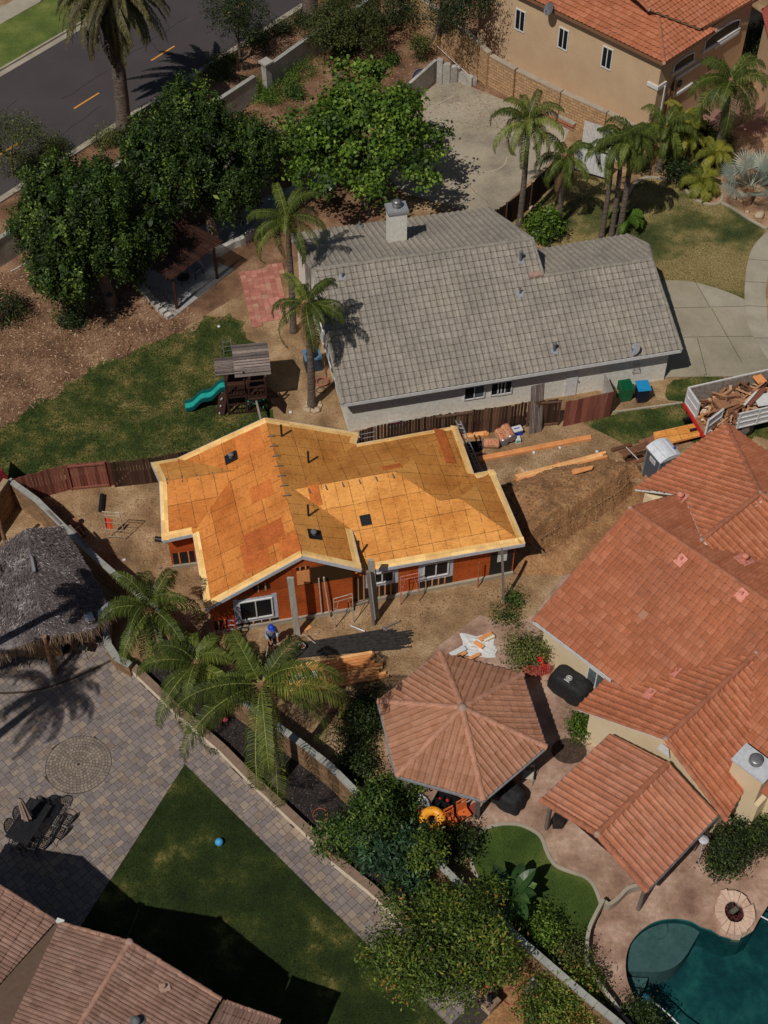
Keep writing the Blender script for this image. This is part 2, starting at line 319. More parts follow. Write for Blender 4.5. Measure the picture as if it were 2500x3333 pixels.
L_maple = leafmat('bright_green_leaf', [(0, S(46, 66, 18)), (.4, S(84, 116, 30)), (.75, S(124, 154, 46)), (1, S(166, 184, 76))], .32)
L_olive = leafmat('olive_leaf', [(0, S(48, 56, 24)), (.5, S(88, 98, 42)), (1, S(140, 144, 72))], .25)
L_citrus = leafmat('mixed_orange_green_leaf', [(0, S(46, 62, 18)), (.5, S(92, 116, 34)), (.84, S(152, 166, 62)), (1, S(186, 112, 54))], .3)
L_mango = leafmat('glossy_shrub_leaf', [(0, S(38, 56, 20)), (.5, S(76, 106, 36)), (1, S(136, 158, 68))], .25)
L_blue = leafmat('blue_green_leaf', [(0, S(34, 58, 38)), (.6, S(62, 98, 62)), (1, S(98, 136, 90))], .25)
L_dark = leafmat('dark_shrub_leaf', [(0, S(24, 34, 14)), (.6, S(50, 68, 26)), (1, S(96, 116, 48))], .2)
L_palm = leafmat('palm_leaflet', [(0, S(40, 48, 18)), (.45, S(80, 96, 32)), (.78, S(132, 142, 54)), (1, S(184, 182, 96))], .28)
L_palm2 = leafmat('yellow_palm_leaflet', [(0, S(84, 92, 30)), (.5, S(138, 140, 44)), (1, S(196, 172, 62))], .3)
L_date = leafmat('date_palm_leaflet', [(0, S(50, 42, 28)), (.45, S(84, 80, 44)), (1, S(146, 136, 84))], .15)
L_silver = leafmat('silver_fan_leaf', [(0, S(110, 124, 116)), (.6, S(146, 158, 148)), (1, S(184, 190, 172))], .15)
L_dry = leafmat('dry_frond', [(0, S(88, 62, 40)), (1, S(150, 116, 78))], .1, .9)
L_grass = leafmat('grass_blade', [(0, S(36, 50, 16)), (.6, S(62, 78, 26)), (1, S(124, 114, 60))], .25, .8); L_turf = leafmat('turf_blade', [(0, S(22, 34, 7)), (.65, S(38, 54, 12)), (1, S(90, 88, 36))], .15, .8)
# ================================================ THE SETTING
def jag(pts, step=.8, amp=.15, seed=1):            # a ragged version of a 2D outline
    r = random.Random(seed); out = []
    for i, a in enumerate(pts):
        b = pts[(i + 1) % len(pts)]; L = math.hypot(b[0] - a[0], b[1] - a[1]); n = max(1, int(L / step))
        for k in range(n):
            t = k / n; out.append((a[0] + (b[0] - a[0]) * t + r.uniform(-amp, amp), a[1] + (b[1] - a[1]) * t + r.uniform(-amp, amp)))
    return out
def px2(pts): return [tuple(P(*p)[:2]) for p in pts]
def inside(x, y, poly):
    c = False; j = len(poly) - 1
    for i in range(len(poly)):
        xi, yi = poly[i][0], poly[i][1]; xj, yj = poly[j][0], poly[j][1]
        if (yi > y) != (yj > y) and x < (xj - xi) * (y - yi) / (yj - yi) + xi: c = not c
        j = i
    return c
import bmesh
def sheet(name, pts, z, mat, kind='structure', holes=(), label=None, cat=None):
    bm = bmesh.new(); E = []
    for lp in [pts] + list(holes):
        vs = [bm.verts.new((p[0], p[1], z)) for p in lp]
        E += [bm.edges.new((vs[i], vs[(i + 1) % len(vs)])) for i in range(len(vs))]
    bmesh.ops.triangle_fill(bm, use_beauty=True, use_dissolve=False, edges=E)
    for f in bm.faces:
        if f.normal.z < 0: f.normal_flip()
    me = bpy.data.meshes.new(name); bm.to_mesh(me); bm.free(); me.materials.append(mat)
    o = link(name, me); tag(o, label, cat, kind=kind); return o
def ribbon(mb, pts, wd, z0, z1, closed=False, m=0, t=.5, side=0):
    n = len(pts); L, Rr = [], []
    for i, p in enumerate(pts):
        a = pts[(i - 1) % n] if (closed or i > 0) else p; b = pts[(i + 1) % n] if (closed or i < n - 1) else p
        d = Vector((b[0] - a[0], b[1] - a[1])).normalized(); q = Vector((-d.y, d.x))
        L.append(Vector((p[0], p[1])) + q * (wd / 2 + side)); Rr.append(Vector((p[0], p[1])) - q * (wd / 2 - side))
    acc = 0; rng_ = range(n if closed else n - 1)
    for i in rng_:
        j = (i + 1) % n; ln = (L[j] - L[i]).length
        l0, l1, r0, r1 = L[i], L[j], Rr[i], Rr[j]
        u0, u1 = acc, acc + ln; acc = u1
        mb.face([(l0.x, l0.y, z1), (r0.x, r0.y, z1), (r1.x, r1.y, z1), (l1.x, l1.y, z1)], m, [(u0, 0), (u0, wd), (u1, wd), (u1, 0)], t)
        mb.face([(l1.x, l1.y, z0), (l0.x, l0.y, z0), (l0.x, l0.y, z1), (l1.x, l1.y, z1)][::-1], m, [(u1, z1), (u0, z1), (u0, z0), (u1, z0)], t)
        mb.face([(r0.x, r0.y, z0), (r1.x, r1.y, z0), (r1.x, r1.y, z1), (r0.x, r0.y, z1)], m, [(u0, z0), (u1, z0), (u1, z1), (u0, z1)], t)
    if not closed:
        for i in (0, n - 1):
            mb.face([(L[i].x, L[i].y, z0), (Rr[i].x, Rr[i].y, z0), (Rr[i].x, Rr[i].y, z1), (L[i].x, L[i].y, z1)], m, [(0, z0), (wd, z0), (wd, z1), (0, z1)], t)
def smooth2(pts, k=4):                              # Catmull-Rom through open 2D points
    out = []; n = len(pts)
    for i in range(n - 1):
        p0, p1, p2, p3 = pts[max(i - 1, 0)], pts[i], pts[i + 1], pts[min(i + 2, n - 1)]
        for j in range(k):
            t = j / k
            out.append(tuple(.5 * (2 * p1[q] + (p2[q] - p0[q]) * t + (2 * p0[q] - 5 * p1[q] + 4 * p2[q] - p3[q]) * t * t + (3 * p1[q] - p0[q] - 3 * p2[q] + p3[q]) * t ** 3) for q in (0, 1)))
    out.append(tuple(pts[-1])); return out
# ground, with an opening where the pool is dug
pool_px = [KC(*p) for p in ((1235, 1045), (1170, 1008), (1090, 992), (1000, 996), (930, 1015), (860, 1060), (800, 1125), (765, 1200), (754, 1290), (765, 1380), (795, 1460), (835, 1545), (880, 1590), (960, 1680), (1100, 1800))]
pool_l = smooth2(px2(pool_px), 3)
pool_r = px2([(2550, 3480), (2760, 3300), (2760, 2800), KC(1720, 800), KC(1659, 905), KC(1600, 1000), KC(1562, 1070), KC(1500, 1108), KC(1420, 1118), KC(1350, 1098), KC(1300, 1064)])
pool = pool_l + pool_r
px0 = min(p[0] for p in pool) - .15; px1 = max(p[0] for p in pool) + .15; py0 = min(p[1] for p in pool) - .15; py1 = max(p[1] for p in pool) + .15
tr_line = px2([K9(215, 365), K9(300, 305), K9(420, 235), K9(520, 180), K9(640, 105), K9(760, 30), K9(830, -40)])
def offs(pl, w_):
    o = []
    for i, p in enumerate(pl):
        a, b = pl[max(i - 1, 0)], pl[min(i + 1, len(pl) - 1)]; d = Vector((b[0] - a[0], b[1] - a[1])).normalized(); o.append((p[0] - d.y * w_, p[1] + d.x * w_))
    return o
trench = offs(tr_line, .44) + offs(tr_line, -.44)[::-1]
sheet('ground', [(-400, -150), (400, -150), (400, 700), (-400, 700)], 0, m_dirt, holes=[[(px0, py0), (px1, py0), (px1, py1), (px0, py1)], trench])
deck_px = [K8(1085, 1085), K8(1180, 980), K8(1300, 885), K8(1440, 785), K8(1560, 836), K9(40, 838), K9(140, 800), K9(215, 730), K9(300, 610), (1900, 1800), (3100, 1900), (3100, 3900), (2160, 3560), KC(740, 1680), KC(680, 1560), KC(600, 1450), KC(515, 1340), KC(500, 1220), KC(520, 1090), KC(600, 960),
           KC(606, 912), KC(560, 790), KC(500, 725), KC(400, 690), KC(310, 650), KC(258, 570), KC(225, 480), KC(170, 430), KC(80, 392), KC(0, 386), KB(1560, 388), KB(1480, 410), KB(1410, 470), KB(1372, 550), KB(1200, 430), KB(1000, 330), KB(880, 200), K8(830, 1640), K8(850, 1400), K8(950, 1200)]
sheet('pool_deck', px2(deck_px), .02, m_stamp, holes=[pool])
# pool basin, ledge, water
mbp = MB()
n = len(pool)
for i in range(n):
    a, b = pool[i], pool[(i + 1) % n]
    mbp.face([(a[0], a[1], .02), (b[0], b[1], .02), (b[0], b[1], -1.7), (a[0], a[1], -1.7)])
mbp.face([(p[0], p[1], -1.7) for p in pool])
m_pool = M('pool_plaster', [(.3, S(24, 64, 68, 1.5)), (.5, S(36, 84, 86, 1.5)), (.7, S(60, 112, 106, 1.5))], sc=.9, fine=4, fv=(.8, 1.2), bmp=0)
m_ledge = M('pool_ledge_plaster', [(.3, S(104, 112, 108, 1.4)), (.7, S(134, 138, 134, 1.4))], sc=1.2, fine=6, fv=(.8, 1.15), bmp=0)
tag(mbp.build('pool_basin', m_pool), kind='structure')
mbl = MB()
ledge = smooth2(px2([KC(1240, 1040), KC(1195, 1120), KC(1150, 1195), KC(1085, 1262), KC(1000, 1295), KC(900, 1300), KC(752, 1294)]), 3)
top = [p for p in pool_l[:3 * 8 + 1]]
mbl.prism([(p[0], p[1]) for p in ledge[:-1] + top[::-1]], -1.69, -.42)
st2 = smooth2(px2([KC(915, 1318), KC(880, 1400), KC(812, 1455)]), 4)
mbl.prism(px2([KC(760, 1310)]) + [st2[0]] + st2[1:] + px2([KC(775, 1400)]), -1.69, -.75)
hs = smooth2(px2([KC(1026, 1000), KC(1028, 1050), KC(1000, 1090), KC(950, 1092), KC(900, 1046)]), 4)
mbl.prism(hs + px2([KC(930, 1022), KC(1000, 1000)]), -.43, -.3)
tag(mbl.build('pool_ledge', m_ledge), kind='structure')
m_water, t_, b_ = newmat('pool_water')
tr = t_.nodes.new('ShaderNodeBsdfTransparent'); tr.inputs[0].default_value = (.44, .62, .64, 1)
gl = t_.nodes.new('ShaderNodeBsdfGlossy'); gl.inputs['Roughness'].default_value = .04
fr = nn_(t_, 'ShaderNodeFresnel', IOR=1.33); mx = t_.nodes.new('ShaderNodeMixShader')
nb = noise(t_, coords(t_), 3, 3, .6); bp = nn_(t_, 'ShaderNodeBump', Strength=.15, Distance=.03); t_.links.new(nb, bp.inputs['Height'])
t_.links.new(bp.outputs[0], gl.inputs['Normal']); t_.links.new(bp.outputs[0], fr.inputs['Normal'])
t_.links.new(fr.outputs[0], mx.inputs[0]); t_.links.new(tr.outputs[0], mx.inputs[1]); t_.links.new(gl.outputs[0], mx.inputs[2]); t_.links.new(mx.outputs[0], t_.nodes['Material Output'].inputs[0])
sheet('water', pool, -.1, m_water)
# other ground surfaces
slope_px = [(-500, 1560), (0, 1405), K4(30, 1130), (133, 1307), (205, 1266), (287, 1210), (359, 1179), (461, 1133), (564, 1087), (600, 1060), (700, 1010), (900, 900), (1250, 700), (1300, 600), (1420, 300), (1560, 330), (1740, 370), (1870, 415), (2000, 500), (1500, -150), (900, -100), (-700, 900)]
sheet('slope_soil', jag(px2(slope_px), 1.5, .25, 3), .004, m_slope)
yard_px = [(-100, 1420), (0, 1394), (67, 1348), (133, 1307), (205, 1266), (287, 1210), (359, 1179), (461, 1133), (564, 1087), (620, 1062), (680, 1035), (760, 1030), (800, 1090), (850, 1180), (860, 1290), (900, 1380), (880, 1470), (600, 1490), (450, 1520), (100, 1560), (-40, 1580)]
yard = jag(px2(yard_px), .4, .34, 5)
sheet('yard_lawn', yard, .012, m_lawn)
# street
sd = (P(850, 95) - P(287, 456)).normalized(); sn = Vector((-sd.y, sd.x, 0)); s0 = P(287, 456)
Wst = (P(0, 251) - s0).dot(sn)
def SP(a, b, z=0): q = s0 + sd * a + sn * b; return (q.x, q.y, z)
def srect(name, a0, a1, b0, b1, z, mat):
    return sheet(name, [SP(a0, b0)[:2], SP(a1, b0)[:2], SP(a1, b1)[:2], SP(a0, b1)[:2]], z, mat)
srect('street', -90, 120, 0, Wst, .016, m_asphalt)
mk = MB()
p1, p2, p3 = P(*K1(470, 690)), P(*K1(630, 592)), P(*K1(957, 383))
a1 = (p1 - s0).dot(sd); bc = ((p1 + p2) / 2 - s0).dot(sn); per = (p3 - p1).dot(sd); dl = (p2 - p1).length
for kk in range(-8, 12):
    mk.prism([SP(a1 + kk * per, bc - .06)[:2], SP(a1 + kk * per + dl, bc - .06)[:2], SP(a1 + kk * per + dl, bc + .06)[:2], SP(a1 + kk * per, bc + .06)[:2]], .016, .022)
tag(mk.build('road_markings', m_yellowpaint), kind='structure')
for nm, b0, b1, z in (('curb', -.55, -.15, .13), ('curb', Wst + .45, Wst + .62, .14), ('gutter', Wst, Wst + .45, .022), ('gutter', -.15, 0, .022)):
    q = MB(); q.prism([SP(-90, b0)[:2], SP(120, b0)[:2], SP(120, b1)[:2], SP(-90, b1)[:2]], -.05, z); tag(q.build(nm, m_conc), kind='structure')
srect('verge_lawn', -90, 120, Wst + .6, Wst + 4.7, .11, m_lawn4)
q = MB(); q.prism([SP(-90, Wst + 4.6)[:2], SP(120, Wst + 4.6)[:2], SP(120, Wst + 6.2)[:2], SP(-90, Wst + 6.2)[:2]], -.05, .13); tag(q.build('pavement', m_conc), kind='structure')
def crack(mb, a, b, z, seed, wd=.035, amp=.12):
    g = random.Random(seed); n = 14; pts = [(a[0] + (b[0] - a[0]) * i / n + g.uniform(-amp, amp), a[1] + (b[1] - a[1]) * i / n + g.uniform(-amp, amp)) for i in range(n + 1)]; ribbon(mb, pts, wd, z - .004, z + .003)
ck = MB()
for i, (x0, y0, x1, y1) in enumerate(((-6, 1.2, 3, 2.0), (2, 4.4, 14, 4.9), (9, 1.0, 11, 7.5), (-9, 6, 0, 6.6), (16, 2, 26, 3), (20, 7, 21, 2))): crack(ck, SP(x0, y0), SP(x1, y1), .018, i)
tag(ck.build('road_cracks', flat('crack_sealant', S(34, 32, 32, 1.1), .8)), kind='structure')
# court slab
court_px = [K2(1165, 530), K2(1300, 515), K2(1400, 560), K2(1500, 600), K3(180, 720), K3(400, 820), K3(330, 985), K3(0, 1290), K2(1560, 1370), K2(1340, 1345), K2(1200, 1300), K2(960, 1230), K2(880, 1160), K2(800, 1000), K2(950, 700)]
court = px2(court_px); sheet('court_slab', court, .03, m_court)
cl = MB()
def court_line(pts, wd=.06): ribbon(cl, smooth2(px2(pts), 5), wd, .03, .036)
court_line([K2(1190, 665), K2(1240, 690), K2(1300, 680), K2(1320, 662), K2(1290, 655), K2(1250, 668)])
court_line([K2(1110, 665 + 30), K2(1270, 610)]); court_line([K3(0, 1000), K3(-8, 1030), K3(-30, 1060), K3(-90, 1088), K3(-150, 1095)])
court_line([K2(1150, 900), K2(1480, 790)], .04)
ck = MB()
for i, (a, b) in enumerate(((K2(1180, 760), K2(1650, 830)), (K2(1100, 950), K2(1500, 1300)), (K2(1390, 560), K3(10, 900)))): crack(ck, P(*a), P(*b), .032, 20 + i, .02, .05)
tag(ck.build('slab_cracks', flat('slab_crack_dirt', S(92, 80, 62, 1.2), .9)), kind='structure')
tag(cl.build('court_markings', flat('worn_white_line', S(160, 150, 130, 1.4), .8)), kind='structure')
# court's curved concrete apron and path beside the pergola
apr = px2([K2(340, 1140), K2(400, 1110), K2(570, 1040), K2(600, 1110), K2(450, 1250), K2(345, 1200), K1(1659, 1480), K1(1350, 1659), K4(1490, 150), K4(1085, 470), K4(870, 280), K4(900, 100), K4(1300, -140)])
sheet('patio_slab', apr, .03, flat('grey_slab_concrete', S(140, 138, 136, 1.35), .85, .2))  # slab in one even grey of its own
# brick patio by the gray house
mbk = MB(); q0, q1, q3 = P(*K4(1520, 180)), P(*K4(1659, 160)), P(*K4(1600, 515))
bp_ = px2([K4(1520, 175), K5(180, 110), K5(200, 470), K4(1600, 515)])
sheet('brick_base', bp_, .008, m_dirt)
for i in range(60):
    for j in range(60):
        cx, cy = -8 + i * .31, 48 + j * .31
        a = R_(12); x = -8 + i * .31 * math.cos(a) - j * .31 * math.sin(a); y = 48 + i * .31 * math.sin(a) + j * .31 * math.cos(a)
        if inside(x, y, bp_): mbk.box((x, y, .03), (.3, .3, .03), a, t=random.random())
tag(mbk.build('brick_patio', M('pink_patio_brick', [(0, S(150, 92, 78, 1.4)), (.8, S(172, 116, 100, 1.4)), (1, S(160, 130, 100, 1.4))], sc=2, attr=True)), kind='structure')
# driveway and curved pavement
drive = px2([K6(900, 225), K6(1000, 222), K6(1110, 222), K6(1200, 235), K6(1330, 270), K6(1440, 310), K6(1512, 345), K6(1530, 500), K6(1580, 610), K6(1700, 770), (2560, 1225), K6(1060, 835), K6(950, 845)])
sheet('driveway', drive, .03, m_drive)
sheet('driveway_panel', px2([K6(1200, 238), K6(1330, 272), K6(1440, 312), K6(1510, 346), K6(1515, 384), K6(1290, 392)]), .034, m_conc)
jt = MB()
for a, b in ((K6(1050, 398), K6(1290, 392)), (K6(1290, 392), K6(1520, 386)), (K6(1115, 583), K6(1570, 577)), (K6(1300, 400), K6(1490, 740)), (K6(1200, 238), K6(1290, 392)), (K6(1210, 590), K6(1270, 825))):
    ribbon(jt, px2([a, b]), .03, .03, .0375)
tag(jt.build('driveway_joints', flat('joint_dirt', S(84, 78, 66, 1.2))), kind='structure')
inner = [K3(1760, 1380), K3(1659, 1470), K6(1570, 0), K6(1530, 100), K6(1510, 250), K6(1512, 345), K6(1530, 500), K6(1580, 610), K6(1700, 790)]
outer = [(2700, 1240), K6(1760, 700), K6(1670, 540), K6(1650, 400), K6(1645, 280), K6(1680, 120), K6(1760, 10), K3(1900, 1440)]
sheet('curved_pavement', smooth2(px2(inner), 4) + smooth2(px2(outer), 4), .06, m_conc)
pj = MB()
for a, b in ((K6(1530, 90), K6(1665, 100)), (K6(1512, 232), K6(1650, 240)), (K6(1512, 385), K6(1652, 392)), (K6(1570, 590), K6(1690, 592))): ribbon(pj, px2([a, b]), .03, .06, .066)
tag(pj.build('pavement_joints', flat('pavement_joint_dirt', S(90, 84, 74, 1.2))), kind='structure')  # joints in one even dark dirt colour
front = [K3(300, 1050), K3(400, 1080), K3(650, 1150), K3(770, 1240), K3(800, 1180), K3(840, 1145), K3(900, 1130), K3(1010, 1140), K3(1130, 1200), K3(1220, 1280), K3(1300, 1300), K3(1360, 1275), K3(1500, 1360), K3(1650, 1455), K6(1570, 0), K6(1530, 100), K6(1510, 250), K6(1508, 338), K6(1440, 308), K6(1330, 268), K6(1200, 233), K6(950, 215), K6(800, 100), K3(100, 1540), K3(0, 1440), K3(110, 1330), K3(210, 1200)]
frontp = px2(front); sheet('front_lawn', frontp, .012, m_lawn3)
sheet('gravel_bed', px2([K3(1010, 1140), K3(1130, 1200), K3(1220, 1280), K3(1300, 1300), K3(1360, 1275), K3(1500, 1360), K3(1650, 1455), K3(2000, 1300), K3(2000, 800), K3(1659, 850), K3(1400, 820), K3(1000, 1000)]), .008, m_gravel)
sheet('entry_path', px2([K3(1180, 780), K3(1400, 820), K3(1659, 860), K3(2000, 900), K3(2000, 560), K3(1540, 560), K3(1100, 640)]), .016, M('pink_entry_concrete', [(.3, S(120, 88, 78, 1.35)), (.7, S(142, 108, 96, 1.35))], sc=1))
mc = MB()
edge = smooth2(px2([K3(768, 1245), K3(800, 1185), K3(845, 1148), K3(905, 1131), K3(1010, 1142), K3(1060, 1160)]), 4); ribbon(mc, edge, .18, 0, .1)
edge2 = smooth2(px2([K3(1130, 1205), K3(1170, 1250), K3(1220, 1283), K3(1290, 1302), K3(1345, 1295), K3(1366, 1262), K3(1355, 1235)]), 4); ribbon(mc, edge2, .16, 0, .1)
edge3 = smooth2(px2([K3(1360, 1290), K3(1430, 1325), K3(1520, 1385), K3(1590, 1425), K3(1650, 1458)]), 4); ribbon(mc, edge3, .16, 0, .1)
tag(mc.build('lawn_edging', m_conc), kind='structure')
# strip of lawn east of the fence, near the truck
sl = jag(px2([K6(480, 1110), K6(660, 1062), K6(1120, 1000), K6(1030, 990), K6(1010, 900), K6(1060, 840), K6(1300, 828), K6(1659, 828), (2560, 1230), (2560, 1420), (2300, 1440), K6(920, 1230), K6(760, 1260), K6(620, 1190), K6(520, 1150)]), .5, .18, 9)
sheet('side_lawn', sl, .012, m_lawn)
bb = MB(); ribbon(bb, px2([K6(660, 1062), K6(1115, 1000)]), .1, 0, .08); tag(bb.build('border_kerb', m_conc), kind='structure')
# bottom left: lawn, pavers, mulch bed
BL_lawn = px2([(602, 2488), (1455, 3333), (1650, 3520), (100, 3520), (150, 3200), (266, 3011)])
sheet('clipped_lawn', BL_lawn, .03, m_lawn2)
pav_poly = px2([(-250, 2000), (330, 1960), (362, 2050), (372, 2120), (425, 2180), (558, 2317), (727, 2456), (825, 2560), (1014, 2739), (1204, 2913), (1542, 3226), (1640, 3330), (1760, 3480), (1600, 3500)]) + px2([(1455, 3333), (602, 2488), (266, 3011), (150, 3200), (60, 3500), (-400, 3500), (-400, 2200)])
pav_in = pav_poly[:14] + px2([(1425, 3333), (602, 2530), (300, 3011), (180, 3200), (90, 3500), (-400, 3500), (-400, 2200)])
sheet('paver_base', pav_poly, .008, flat('paver_joint_sand', S(62, 54, 50, 1.2), .95))
cc = P(256, 2489); cr = 1.37
pv = MB(); g = .112; ang = R_(44.4); N_ = 310; occ = np.zeros((N_, N_), bool); o0 = P(100, 2700)
ca, sa = math.cos(ang), math.sin(ang); r = random.Random(4)
for i in range(N_):
    for j in range(N_):
        if occ[i, j]: continue
        opts = [(2, 2), (3, 2), (2, 1), (2, 3), (1, 2), (3, 3), (1, 1)]; r.shuffle(opts); opts.sort(key=lambda q: -q[0] * q[1] * r.uniform(.3, 1))
        for a_, b_2 in opts:
            if i + a_ <= N_ and j + b_2 <= N_ and not occ[i:i + a_, j:j + b_2].any():
                occ[i:i + a_, j:j + b_2] = True; break
        X = (i + a_ / 2 - N_ / 2) * g; Y = (j + b_2 / 2 - N_ / 2) * g
        x = o0.x + X * ca - Y * sa; y = o0.y + X * sa + Y * ca
        if not (-22 < x < 8 and 14 < y < 38): continue
        if not inside(x, y, pav_in) or math.hypot(x - cc.x, y - cc.y) < cr - .1: continue
        hx, hy = a_ * g / 2 - .008, b_2 * g / 2 - .008; zz = .024 + r.uniform(-.002, .002)
        q = [(x + dx * ca - dy * sa, y + dx * sa + dy * ca, zz) for dx, dy in ((-hx, -hy), (hx, -hy), (hx, hy), (-hx, hy))]
        pv.face(q, t=r.random())
tag(pv.build('patio_pavers', M('mixed_pavers', [(0, S(112, 103, 102, 1.3)), (.35, S(124, 114, 110, 1.3)), (.6, S(132, 120, 112, 1.3)), (.85, S(142, 127, 112, 1.3)), (1, S(122, 106, 96, 1.3))], sc=1.5, fine=26, fv=(.8, 1.12), attr=True, bmp=.3, bd=.006)), kind='structure')
sheet('circle_base', [(cc.x + cr * 1.01 * math.cos(i * .2), cc.y + cr * 1.01 * math.sin(i * .2)) for i in range(31)], .0275, bpy.data.materials['paver_joint_sand'])
pc = MB()
for i in range(1, 11):
    rr = i * cr / 10.6; nn2 = max(6, int(2 * math.pi * rr / .15)); off = r.random()
    for j in range(nn2):
        a0, a1_ = 2 * math.pi * (j + off) / nn2, 2 * math.pi * (j + 1 + off) / nn2 - .018 / rr
        r0, r1 = rr - .057, rr + .057; z = .034 + r.uniform(-.003, .003)
        pc.face([(cc.x + q * math.cos(a), cc.y + q * math.sin(a), z) for q, a in ((r0, a0), (r1, a0), (r1, a1_), (r0, a1_))], t=r.random())
tag(pc.build('paver_circle', M('circle_pavers', [(0, S(112, 102, 94, 1.3)), (1, S(140, 126, 112, 1.3))], sc=2, attr=True)), kind='structure')
mulch_px = [(700, 2290), (760, 2290), (1000, 2470), (1180, 2640), (1400, 2840), (1600, 3060), (1560, 3200), (1204, 2900), (1020, 2725), (830, 2545), (730, 2440), (560, 2300), (440, 2165), (600, 2150)]
sheet('mulch_bed', px2(mulch_px), .02, m_mulch)
# oval lawn beside the gazebo
oval = px2([KB(1560, 388), KB(1480, 410), KB(1410, 470), KB(1372, 550), KB(1380, 660), KB(1440, 760), KB(1540, 880), KB(1620, 990), KC(100, 1100), KC(300, 1300), KC(500, 1330), KC(500, 1220), KC(520, 1090), KC(600, 960), KC(606, 912), KC(560, 790), KC(500, 725), KC(400, 690), KC(310, 650), KC(258, 570), KC(225, 480), KC(170, 430), KC(80, 392), KC(0, 386)])
sheet('oval_lawn', oval, .016, m_lawn5)
oc = MB(); ribbon(oc, smooth2(px2([KB(1420, 740), KB(1385, 660), KB(1376, 560), KB(1412, 470), KB(1482, 412), KB(1560, 390), KC(0, 386), KC(80, 392), KC(170, 430), KC(225, 480), KC(258, 570), KC(310, 650), KC(400, 690), KC(500, 725), KC(560, 790), KC(606, 912)]), 3), .14, 0, .06, side=-.03)
tag(oc.build('lawn_kerb', m_conc), kind='structure')
ow = MB(); wl = smooth2(px2([KC(600, 915), KC(545, 1020), KC(508, 1110), KC(494, 1240), KC(508, 1340), KC(590, 1465), KC(660, 1560), KC(740, 1670), KC(860, 1800)]), 4); ribbon(ow, wl, .14, 0, .7)
tag(ow.build('curved_planter_wall', m_conc), 'low curved planter wall beside the oval lawn and the pool deck', 'wall')
cs = MB(); ribbon(cs, smooth2(px2([KC(860, 800), KC(760, 830), KC(700, 890), KC(640, 930), KC(608, 905)]), 4), .14, 0, .5); tag(cs.build('low_step_wall', m_conc), 'short low wall running to the patio cover post', 'wall')
sheet('dirt_bed', jag(px2([KC(60, 1110), KC(500, 1480), KC(700, 1640), (2100, 3420), (1500, 3420), (1600, 3290), KB(1400, 1400), KB(1500, 1000), (1680, 3060)]), .6, .05, 4), .012, m_dirt2)
sheet('round_dirt_bed', [(P(1852, 2445).x + .75 * math.cos(a * .4), P(1852, 2445).y + .62 * math.sin(a * .4)) for a in range(16)], .026, M('dark_bed_soil', [(.3, S(56, 44, 36, 1.2)), (.7, S(84, 66, 54, 1.2))], sc=3, fine=14, fv=(.5, 1.4), bmp=.8, bd=.04))

# ================================================ WALLS AND FENCES
def wall_thing(name, label, pts, h, th, mat, capmat, caph=.08, capw=.08, cat='wall', group=None, step=None, capt=True):
    mid = pts[len(pts) // 2]; t = thing(name, label, cat, (mid[0], mid[1], 0), group=group)
    b = MB(); ribbon(b, pts, th, 0, h); b.build('masonry', mat, t)
    if capt:
        c = MB(); tot = 0
        for i in range(len(pts) - 1):
            a, e = Vector((*pts[i], 0)), Vector((*pts[i + 1], 0)); L = (e - a).length; n_ = max(1, round(L / .42)) if step is None else max(1, round(L / step))
            d = (e - a) / n_
            for k_ in range(n_):
                p_ = a + d * (k_ + .5); c.box((p_.x, p_.y, h + caph / 2 + random.uniform(0, .004)), (d.length - .012, th + capw, caph), math.atan2(d.y, d.x), t=random.random())
        c.build('cap', capmat, t)
    return t
def pz(pts, z): return [tuple(P(u, v, z)[:2]) for u, v in pts]
wall_thing('block_wall', 'long tan block wall with grey cap between the building site and the paved yard', pz([(28, 1560), (118, 1625), (200, 1706), (318, 1820), (425, 1912), (512, 1984), (575, 2055), (680, 2180), (763, 2262), (860, 2330), (990, 2425), (1076, 2493), (1184, 2601), (1358, 2739), (1491, 2872), (1600, 2965), (1681, 3047), (1906, 3241), (2009, 3325), (2200, 3500)], 1.7), 1.62, .2, m_block, m_wall_cap)
wall_thing('block_wall', 'tan block wall running out at the left edge beside the thatched shelter', pz([(20, 1560), (-120, 1760), (-260, 1950)], 1.9), 1.85, .2, m_block, M('tan_wall_cap', [(.3, S(140, 120, 90, 1.3)), (.7, S(160, 138, 106, 1.3))]))
m_pale_face = flat('pale_cream_face', S(200, 186, 164, 1.3), .9)
wall_thing('planter_wall', 'low cream planter wall with brown cap along the paved path', pz([(425, 2160), (560, 2290), (727, 2436), (825, 2536), (1014, 2712), (1040, 2738)], .45), .42, .3, m_pale_face, flat('brown_stone_cap', S(122, 100, 84, 1.3)), .06, .04, step=.9)
wall_thing('planter_wall', 'low cream planter wall under the shrubs between the two stone pillars', pz([(1085, 2790), (1204, 2885), (1400, 3065), (1560, 3215)], .45), .42, .3, m_pale_face, bpy.data.materials['brown_stone_cap'], .06, .04, step=.9)
wall_thing('round_planter_wall', 'curved tan block wall at the end of the thatched shelter', pz([(352, 1990), (345, 2060), (352, 2100), (378, 2140), (425, 2165)], .8), .76, .25, m_block, m_wall_cap)
wall_thing('stucco_wall', 'long weathered white wall running along the street slope', pz([(-500, 1100), (0, 772), (420, 510), (700, 330), (828, 246)], 1.75), 1.68, .22, m_whitewall, m_wall_cap, .08, .06, step=1.4)
wall_thing('stucco_wall', 'weathered white wall right of the square pillar on the street slope', pz([(876, 210), (1030, 100), (1150, 30), (1250, -40), (1500, -220)], 1.75), 1.68, .22, m_whitewall, m_wall_cap, .08, .06, step=1.4)
t = thing('wall_pillar', 'square white pillar with flat cap in the street wall', 'pillar', P(866, 285)); c = P(872, 290)
